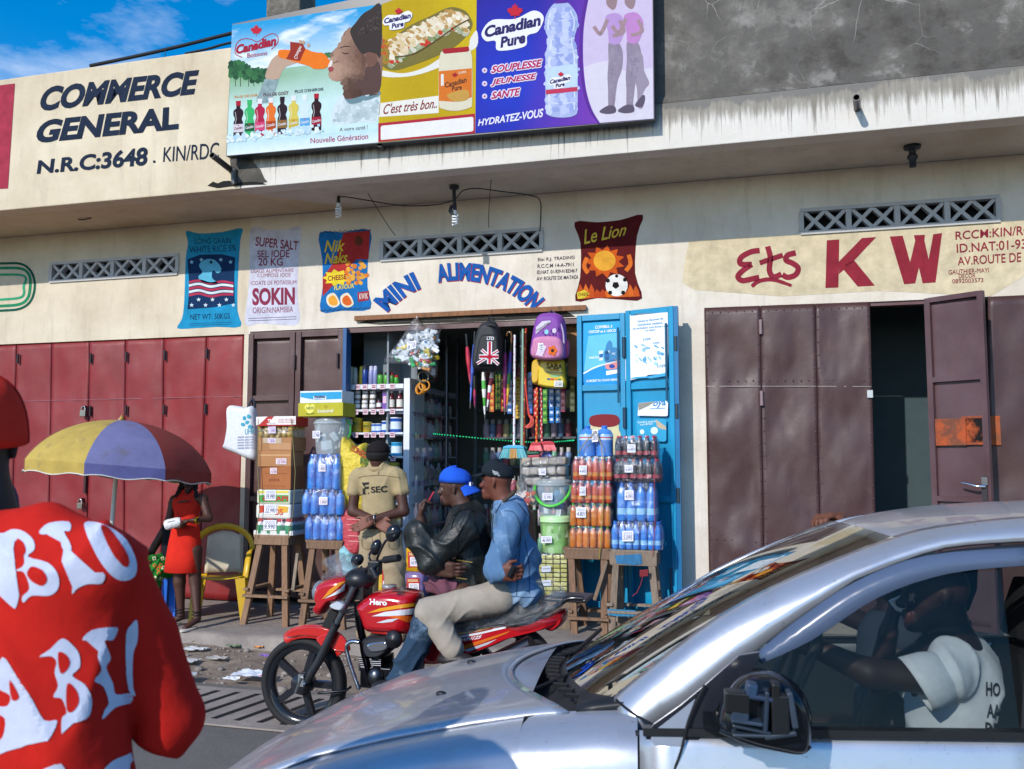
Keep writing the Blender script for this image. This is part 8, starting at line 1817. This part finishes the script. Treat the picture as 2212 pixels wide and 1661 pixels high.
mb=MB();mb.puff([B4(x,y)for x,y in spline([(1900,640),(1990,610),(1995,680),(1930,740),(1870,720)],3,True)],(0,.09,0),'#a8141c',4,.3);mb.build('tail_light',gloss,mc)
mb=MB();mb.puff([B4(x,y,-.1)for x,y in spline([(1610,715),(1700,680),(1850,590),(1900,500),(1960,470),(2000,500),(1990,570),(1900,680),(1740,740),(1640,735)],4,True)],(0,.06,0),'#ffffff',4,.3);mb.build('protective_film',crinkle,mc)
mb=MB();mb.tube([B4(1180,1060,-.13),B4(1500,960,-.15),B4(1780,830,-.16)],[.03,.045,.05],'#3a3c42',12);mb.build('exhaust',metal,mc)
mb=MB();mb.tube([B4(1000,1060,.0),B4(930,1340,.22)],.014,'#1a1b20',8);mb.build('side_stand',blackmetal,mc)
# the silver car in the foreground, in its own frame (u back, v across, w up)
PSI=R(7);CU,CV=V3((math.cos(PSI),math.sin(PSI),0)),V3((-math.sin(PSI),math.cos(PSI),0));CO=V3((-.428,-6.05,0))
C=lambda u,s,w:CO+CU*u+CV*(s+.6)+V3((0,0,w-.03*(s+.6)))
def CP(x,y,v,off=0.):
 p=(1080+.5117*x,1080+.5117*y);r=ray(*p);return CAM+r*((CO+CV*(v+off)-CAM).dot(CV)/r.dot(CV))
cr_=thing('car','dusty silver hatchback close up with a driver at the wheel and a coverless mirror','car',C(.6,0,.018))
m,n,l,b=nodes('silver_car_paint');carp=m
a=N(n,'ShaderNodeAttribute',attribute_name='Col');g=n.new('ShaderNodeTexCoord').outputs['Object']
c_=mix(n,l,rng(n,l,noise(n,l,g,7,9,.75),.5,.8,0,.35),a.outputs['Color'],'#8f887e');c_=mix(n,l,rng(n,l,noise(n,l,g,60,3,.6),.69,.72,0,.5),c_,'#6a645c');l.new(c_,b.inputs['Base Color'])
b.inputs['Metallic'].default_value=.6;l.new(rng(n,l,noise(n,l,g,5,8,.7),.35,.75,.27,.42),b.inputs['Roughness']);b.inputs['Coat Weight'].default_value=.45;b.inputs['Coat Roughness'].default_value=.04
bump(n,l,b,noise(n,l,g,1.6,2,.4),.008,.5)
m,n,l,b=nodes('car_glass');cgl=m
t_=n.new('ShaderNodeBsdfTransparent');t_.inputs['Color'].default_value=(.62,.66,.64,1);gl=n.new('ShaderNodeBsdfGlossy');gl.inputs['Roughness'].default_value=.015;fre=N(n,'ShaderNodeFresnel',IOR=1.45);mx=n.new('ShaderNodeMixShader')
l.new(math2(n,l,'MULTIPLY',fre.outputs[0],.62),mx.inputs[0]);l.new(t_.outputs[0],mx.inputs[1]);l.new(gl.outputs[0],mx.inputs[2]);l.new(mx.outputs[0],n['Material Output'].inputs['Surface'])
SV='#b6bac3';trim=mat('black_trim',.45,grain=20,amt=.25,bump=.002,bscale=40)
PR=[(-1.67,.16),(-1.64,.28),(-1.56,.375),(-1.42,.475),(-1.2,.595),(-.95,.70),(-.7,.765),(-.45,.82),(-.25,.855),(.0,.88)]
def prof(u):
 for(u0,w0),(u1,w1)in zip(PR,PR[1:]):
  if u<=u1:return w0+(w1-w0)*(u-u0)/(u1-u0)
 return PR[-1][1]
def sec(u,lift=0.):
 P_=prof(u);k=1-.30*max(0,(-u-1.0)/.67)**2.2;half=[(.79,.22),(.81,.45),(.80,P_-.16),(.775,P_-.06),(.72,P_-.015),(.62,P_+.012),(.45,P_+.03),(.22,P_+.043),(0,P_+.048)]
 half=[(s,max(min(w,P_+.05),.2))for s,w in half]
 return[C(u,-s*k,w)for s,w in half]+[C(u,s*k,w)for s,w in half[-2::-1]]
us=[-1.67,-1.655,-1.61,-1.53,-1.42,-1.3,-1.15,-1.0,-.85,-.7,-.55,-.4,-.28]
mb=MB();mb.loft([sec(u)for u in us],SV,True,False);mb.add(sec(-1.67)[::-1],[list(range(17))],SV)
for sl_ in(slice(0,6),slice(11,17)):mb.loft([sec(u)[sl_]for u in(-.28,-.18,-.08,.02,.066)],SV,True,False)
mb.build('front_body',carp,cr_,sub=1)
mb=MB()
def bon(u,v):s=(v-.5)*1.26;e=1-abs(v-.5)*2;ua=-1.58+.16*(2*v-1)**2;ub=-.40+.26*(2*v-1)**2;uu=ua+(ub-ua)*u;return C(uu,s*(1-.12*max(0,(-uu-1.0)/.76)**2),prof(uu)+.018+.036*(1-(s/.63)**2)-.008*max(0,abs(s)-.57)/.06-(.01 if u==0 else 0))
mb.grid(bon,30,24,SV);mb.build('bonnet',carp,cr_,solid=.008)
for s in(-.28,.28):mb=MB();mb.ell(C(-.62,s,.835),(.02,.012,.01),'#17181b');mb.build('washer_nozzle',trim,cr_)
wb=lambda t:C(-.20+.20*(t/.6)**2,t,.885+.02*(1-(t/.6)**2))
wt=lambda t:C(.79+.07*(t/.53)**2,t,1.438-.030*(t/.53)**2)
mb=MB();mb.grid(lambda u,v:(lambda t:C(-.41+.26*(t/.63)**2+.012,t,prof(-.4+.26*(t/.63)**2)+.01-.02*v).lerp(wb(t*.95),v)+V3((0,0,-.035*math.sin(v*math.pi))))((u-.5)*1.26),24,6,'#26272b');mb.build('cowl',trim,cr_)
mb=MB()
for k in range(16):t=-.5+k/16;mb.box(wb(t)+V3((0,0,-.012))-CU*.05,(.05,.02,.012),'#101013')
mb.tube([C(-.3,-.35,.87),C(-.17,-.2,.9),C(-.08,.25,.955)],.009,'#121215',6);mb.tube([C(-.32,.1,.88),C(-.19,.2,.9),C(-.1,.55,.94)],.009,'#121215',6);mb.build('wiper',trim,cr_)
mb=MB();mb.grid(lambda u,v:(lambda a,b_:a.lerp(b_,v)+V3((-.03*math.sin(math.pi*v),0,.018*math.sin(math.pi*v))))(wb((u-.5)*1.16),wt((u-.5)*1.03)),20,14,'#ffffff');mb.build('windscreen',cgl,cr_)
AP=[(0,.900),(.1,.985),(.323,1.153),(.57,1.283),(.865,1.402),(1.05,1.442),(1.3,1.468),(1.7,1.478),(2.3,1.45),(2.75,1.36)];AP=spline(AP,3)
DFl=spline([(650,945),(850,790),(1000,660),(1250,480),(1500,320),(1800,215),(2212,180)],5)
dfu=sorted(((q-CO).dot(CU),q.z)for q in[CP(x,y,-.05)for x,y in DFl])
def dz_(u):return float(np.interp(u,[a_[0]for a_ in dfu],[a_[1]for a_ in dfu]))if u<dfu[-1][0]else dfu[-1][1]+.012*(u-dfu[-1][0])
for sg in(-1,1):
 mb=MB();rg=[]
 for u,w in AP:
  hs=.6-.07*min(1,max(0,u)/.9);wd=min(dz_(u),w-.035)if u>.12 else w-.10;rg.append([C(u+(0 if u>.9 else .0),sg*(hs-.05),w+.004),C(u,sg*hs,w),C(u+.015,sg*(hs+.03),w-.018),C(u+.03,sg*(hs+.055),(w+wd)/2),C(u+.04,sg*(hs+.065),wd)])
 mb.loft(rg,SV,True,False);mb.build('roof_pillar',carp,cr_,solid=.02)
mb=MB();mb.grid(lambda u,v:(lambda s,uu:C(uu+.07*(1-u)*(s/.53)**2,s,float(np.interp(uu,[a_[0]for a_ in AP],[a_[1]for a_ in AP]))+.036*(1-(s/.53)**2)+.002))((v-.5)*1.06,.79+1.95*u),24,20,SV);mb.build('roof',carp,cr_,solid=.01)
blt=lambda u:.862+.032*u
for sg in(-1,1):
 for nm,ua,ub in(('door',.072,1.15),('rear_door',1.156,2.75)):
  mb=MB();mb.grid(lambda u,v:(lambda uu:C(uu,sg*(.735+.075*math.sin(min(1,1.25*(1-v)+.05)*1.7)**.8+.012*math.exp(-((v-.62)/.06)**2)),.24+(blt(uu)-.035*(ub<.1)-.24)*v))(ua+(ub-ua)*u),12,14,SV);d=mb.build(nm,carp,cr_,solid=.012)
  if ub>.1:mb=MB();mb.bar(C(ua+.01,sg*.752,blt(ua)+.002),C(ub,sg*.752,blt(ub)+.002),.036,.022,'#1a1c20');mb.build('belt_moulding',trim,d)
  if nm=='door' and sg>0:mb=MB();mb.box(C(.6,.68,.66),(1.0,.05,.38),'#23262a',Matrix.Rotation(PSI,3,'Z'));mb.build('inner_panel',trim,d)
 mb=MB();W4=lambda u,w:C(u,sg*(.735-.10*max(0,(w-blt(u)))/.5),w);pts=[(.10,blt(.1)),(1.1,blt(1.1))]+[(u,dz_(u)-.008)for u in(1.1,.9,.7,.5,.3,.2)];mb.sheet([W4(*p)for p in pts],'#ffffff');mb.build('side_window',cgl,cr_)
 mb=MB();mb.bar(C(1.15,sg*.735,.87),C(1.25,sg*.63,1.44),.09,.03,'#16181c');mb.build('door_pillar',trim,cr_)
 mb=MB();mb.sheet([W4(1.22,blt(1.22)),W4(2.2,blt(2.2)),W4(2.32,1.40),W4(1.26,1.43)],'#ffffff');mb.build('side_window',cgl,cr_)
 mb=MB();mb.sheet([W4(2.14,blt(2.14)),W4(2.82,blt(2.82)),W4(2.76,1.36),W4(2.26,1.44)],SV);mb.build('rear_pillar',carp,cr_,solid=.03)
 mb=MB();mb.tube([C(u+.04,sg*(.662+(.07*(1-min(1,u/.5)))),dz_(u)-.012)for u in[.02+.06*k for k in range(20)]],.011,'#1b1e24',6);mb.build('window_seal',trim,cr_)
mb=MB();up_=[CP(x,y,-.09)for x,y in spline([(1090,640),(1250,510),(1500,345),(1800,235),(2250,200)],4)];dn_=[CP(x,y,-.11)for x,y in spline([(1105,690),(1320,590),(1600,410),(1900,310),(2250,275)],4)];mb.loft([up_,dn_],'#56657f',True,False);mb.build('wind_deflector',mat('smoked_deflector',.25,amt=.1,alpha=.8),cr_,solid=.004)
mb=MB();mb.sheet([CP(x,y,-.152)for x,y in[(650,945),(760,868),(860,785),(1010,655),(1095,640),(1080,700),(960,800),(900,900),(850,1000),(780,1055),(640,1047),(616,1010),(622,980)]],'#23262e');mb.build('corner_panel',gloss,cr_,solid=.012)
mb=MB();mb.sheet([CP(x,y,-.166)for x,y in[(668,962),(760,890),(825,838),(790,930),(765,1040),(650,1034),(636,1005)]],'#8d96a6');mb.build('quarter_reflection',gloss,cr_)  # pale sheet on the corner panel, a silvery reflection put into flat colour
mb=MB();mb.tube([CP(x,y,-.175)for x,y in spline([(865,780),(800,920),(765,1060),(735,1140)],4)],.004,'#15161a',5);mb.tube([CP(x,y,-.16)for x,y in spline([(488,842),(560,900),(642,946)],4)],.004,'#15161a',5);mb.build('shut_line',trim,cr_)
ml=[(930,960),(925,890),(960,810),(1010,755),(1080,728),(1180,735),(1265,790),(1305,870),(1312,950),(1300,1035),(1265,1055),(1180,1040),(1050,1010)]
mb=MB();mb.puff([CP(x,y,-.27)for x,y in spline(ml,4,True)],CV*.08,'#10151c',6,.3);mi=mb.build('wing_mirror',gloss,cr_)
mb=MB()
for x,y,w,h,c in((1000,850,70,60,'#05070a'),(1110,830,120,14,'#1f3048'),(1060,800,30,40,'#223a55'),(1160,820,26,70,'#05070a'),(1040,930,90,12,'#2a3a4a'),(1060,960,110,10,'#1f2a36'),(1070,985,120,10,'#2a3642'),(1180,900,50,110,'#0a0e14'),(1230,880,18,100,'#2c3846'),(1120,890,14,120,'#1f2c3c'),(1010,905,50,30,'#253548'),(1180,985,90,14,'#27323e')):
 p=CP(x,y,-.372);mb.box(p,(w*.0009,.05,h*.0009),c,Matrix.Rotation(rnd.uniform(-.25,.25),3,'Y')@Matrix.Rotation(PSI,3,'Z'))
mb.build('exposed_mechanism',trim,mi,bevel=.004)
mb=MB();mb.tube([CP(x,y,-.32)for x,y in spline([(930,970),(1050,1020),(1180,1050),(1270,1062),(1308,1035)],4)],.008,'#1d2530',6);mb.bar(CP(900,930,-.15),CP(960,935,-.26),.06,.05,'#15181e');mb.build('mirror_rim',gloss,mi)
mb=MB();mb.grid(lambda u,v:C(-.12+.50*v,(u-.5)*1.25,.88+.03*math.sin(v*3)-.1*max(0,v-.8)*5),10,8,'#1d1f22');mb.box(C(.30,0,.72),(.12,1.3,.3),'#17191c',Matrix.Rotation(PSI,3,'Z'));mb.build('dashboard',trim,cr_,solid=.02)
mb=MB();mb.box(C(1.0,0,.32),(2.6,1.46,.06),'#141518',Matrix.Rotation(PSI,3,'Z'));mb.box(C(2.74,0,.8),(.05,1.4,.95),'#1b1c20',Matrix.Rotation(PSI,3,'Z'));mb.build('floor',trim,cr_)
mb=MB();mb.grid(lambda u,v:C(2.76+.09*math.sin(math.pi*min(1,v*1.4))-.0*v,(u-.5)*(1.58-.36*max(0,v-.55)/.45),.24+1.13*v),12,12,SV);mb.build('tailgate',carp,cr_,solid=.01)
mb=MB();mb.grid(lambda u,v:C(2.865-.06*v,(u-.5)*(1.2-.2*v),.95+.32*v),6,4,'#14171a');mb.build('rear_window',gloss,cr_)
def ring(c,n_,r,t,col,nm,par,m_):n_=V3(n_).normalized();x=n_.orthogonal().normalized();y=n_.cross(x);q=MB();q.tube([c+(x*math.cos(a_)+y*math.sin(a_))*r for a_ in[2*math.pi*i/24 for i in range(24)]],t,col,8,True);q.tube([c-x*r,c+x*r],t*.9,col,6);q.build(nm,m_,par)
swc=CP(1235,700,.27);ring(swc,CU*-.9+V3((0,0,.45)),.18,.015,'#1d1f22','steering_wheel',cr_,trim)
for s in(-.33,.33):
 for nm,rgs in(('seat',[(.98,.40,.24,.1),(1.16,.62,.25,.1),(1.2,.85,.24,.08),(1.27,1.06,.16,.06)]),('headrest',[(1.28,1.10,.11,.05),(1.3,1.18,.13,.06),(1.32,1.27,.11,.05)])):
  mb=MB();mb.loft([[C(u,s,w)+CV*(h*math.cos(a_))+CU*(d_*math.sin(a_))for a_ in[2*math.pi*i/16 for i in range(16)]]for u,w,h,d_ in rgs],'#16181b',True);mb.build(nm,cloth,cr_)
 mb=MB();mb.box(C(.78,s,.43),(.5,.48,.14),'#16181b',Matrix.Rotation(PSI,3,'Z'));mb.build('seat_cushion',cloth,cr_,bevel=.03)
for u in(-1.0,1.75):
 for s in(-.72,.72):
  c=C(u,s,.285);mb=MB();rot=Matrix.Rotation(PSI,3,'Z')@Matrix.Rotation(R(90),3,'X');mb.lathe([(.18,-.08),(.28,-.085),(.3,-.05),(.3,.05),(.28,.085),(.18,.08)],'#17181a',28,c,rot);mb.lathe([(.001,-.05),(.17,-.06),(.19,-.08),(.19,.08),(.001,.05)],'#7a7d84',20,c,rot);mb.build('wheel',rubber,cr_)
mb=MB();mb.puff([C(-1.62+.1*(k==0),-.50+.0*k,w)for k,w in()]or[C(u,s,w)for u,s,w in((-1.57,-.40,.38),(-1.42,-.62,.45),(-1.32,-.68,.46),(-1.42,-.64,.34),(-1.57,-.42,.29))],V3((-.02,-.03,.012)),'#c8cdd4',3,.2);mb.build('headlamp',gloss,cr_)
dn=thing('person','driver in white short sleeved shirt at the wheel of the silver car','person',C(.95,-.33,.45));K5='#2a1712'
J=lambda x,y,v:CP(x,y,v)
hd,hq=head(J(1835,410,.28),-CU,(0,0,1),K5,1.0);eb,wr5=J(1560,730,.12),J(1300,610,.2)
bo=hd+[(J(1900,520,.3),J(1920,600,.3),.058,.07,K5),(J(1870,760,.13),eb,.05,.042,K5),(eb,wr5,.042,.03,K5),(J(1900,700,.28),J(1900,1100,.28),.12,.12,K5),(J(1900,700,.44),J(1600,760,.42),.05,.042,K5),(J(1600,760,.42),J(1640,560,.36),.042,.03,K5),(C(1.0,-.42,.56),C(.55,-.42,.6),.08,.06,K5),(C(1.0,-.24,.56),C(.55,-.24,.6),.08,.06,K5),(C(.55,-.42,.6),C(.35,-.42,.38),.06,.05,K5),(C(.55,-.24,.6),C(.35,-.24,.38),.06,.05,K5)]
bo+=hand(wr5,(-.9,.2,.1),(0,.3,-1),K5,1,1.0,-1)+hand(J(1640,560,.36),(.25,0,1),(1,0,0),K5,1,.6)
smesh('body',bo,skin,dn,.0075)
WS='#d0d2da'
shd=smesh('shirt',[(J(1890,610,.3),J(1950,640,.3),.068,.075,WS),(J(1910,690,.2),J(1940,700,.42),.075,.08,WS),(J(1930,760,.28),J(1935,1080,.28),.14,.16,WS,CV,.9),(J(1905,690,.17),J(1885,740,.14),.07,.075,WS,None,1,.03),(J(1900,700,.44),J(1800,760,.44),.09,.09,WS)],cloth,dn,.009,(.006,10))
mb=MB();A1,A2=J(1690,672,.10),J(1822,892,.10);ax_=(A1-A2)/2;mb.loft([[cc+ax_*(k*math.cos(a)*(1+.05*math.sin(3*a+q)))+CV*(.075*kk*math.sin(a))for a in[2*math.pi*i/26 for i in range(26)]]for q,(cc,k,kk)in enumerate((((A1+A2)/2,1.0,1.0),(J(1790,770,.105),.97,1.02),(J(1830,750,.12),.93,1.02),(J(1870,735,.14),.86,.98),(J(1905,725,.17),.74,.9)))],WS,True,True,False);mb.build('sleeve',cloth,shd,solid=.004)
JD=lambda pts:[(1080+.5117*x,1080+.5117*y)for x,y in pts]
decal('lettering',shd,[],paper,None,.004,5,None,[(s,JD([(x0,y),(x1,y+4),(x1,y-52),(x0,y-60)]),'#22222a',.03,0)for s,x0,x1,y in(('HO',2048,2108,826),('AA',2052,2112,918),('BE',2046,2108,996))])
smesh('trousers',[(C(1.02,-.33,.56),C(1.0,-.33,.56),.16,.16,'#2a2c34'),(C(1.0,-.42,.56),C(.55,-.42,.6),.1,.08,'#2a2c34'),(C(1.0,-.24,.56),C(.55,-.24,.6),.1,.08,'#2a2c34'),(C(.55,-.42,.6),C(.36,-.42,.4),.08,.07,'#2a2c34'),(C(.55,-.24,.6),C(.36,-.24,.4),.08,.07,'#2a2c34')],cloth,dn,.014)
mb=MB();mb.puff([J(x,y,.31)for x,y in[(1640,425),(1710,395),(1728,385),(1728,440),(1700,480),(1670,465)]],CV*.008,'#dcdce2',2,.1);tag(mb.build('folded_paper',paper,loc=J(1685,435,.31)),'folded white paper the driver holds up beside his face','paper')
pp=thing('person','passenger mostly hidden inside the silver car, hand gripping the roof edge','person',C(.95,.33,.45));hnd=CP(1378,92,1.18)
hd,hq=head(C(1.02,.36,1.24),-CU,(0,0,1),K5,.95)
smesh('body',hd+[(C(1.06,.36,1.16),C(1.08,.36,1.06),.055,.065,K5),(C(1.06,.5,.98),C(.85,.76,1.05),.045,.04,K5),(C(.85,.76,1.05),hnd+CV*.10+V3((.06,0,-.02)),.04,.028,K5),(C(1.08,.36,1.0),C(1.06,.36,.6),.11,.12,K5),(C(1.06,.2,.98),C(.9,.12,.7),.045,.036,K5),(C(1.02,.43,.58),C(.55,.43,.6),.07,.05,K5),(C(1.02,.27,.58),C(.55,.27,.6),.07,.05,K5)]+hand(hnd+CV*.11+V3((.07,0,.01)),(-.65,-.75,.1),(0,-.2,-1),'#6a3f2c',1.1,.7),skin,pp,.0085)
smesh('shirt',[(C(1.07,.22,.99),C(1.07,.5,.99),.085,.085,'#3a3f4a'),(C(1.08,.36,.95),C(1.06,.36,.58),.15,.16,'#3a3f4a',CV,.9)],cloth,pp,.014)
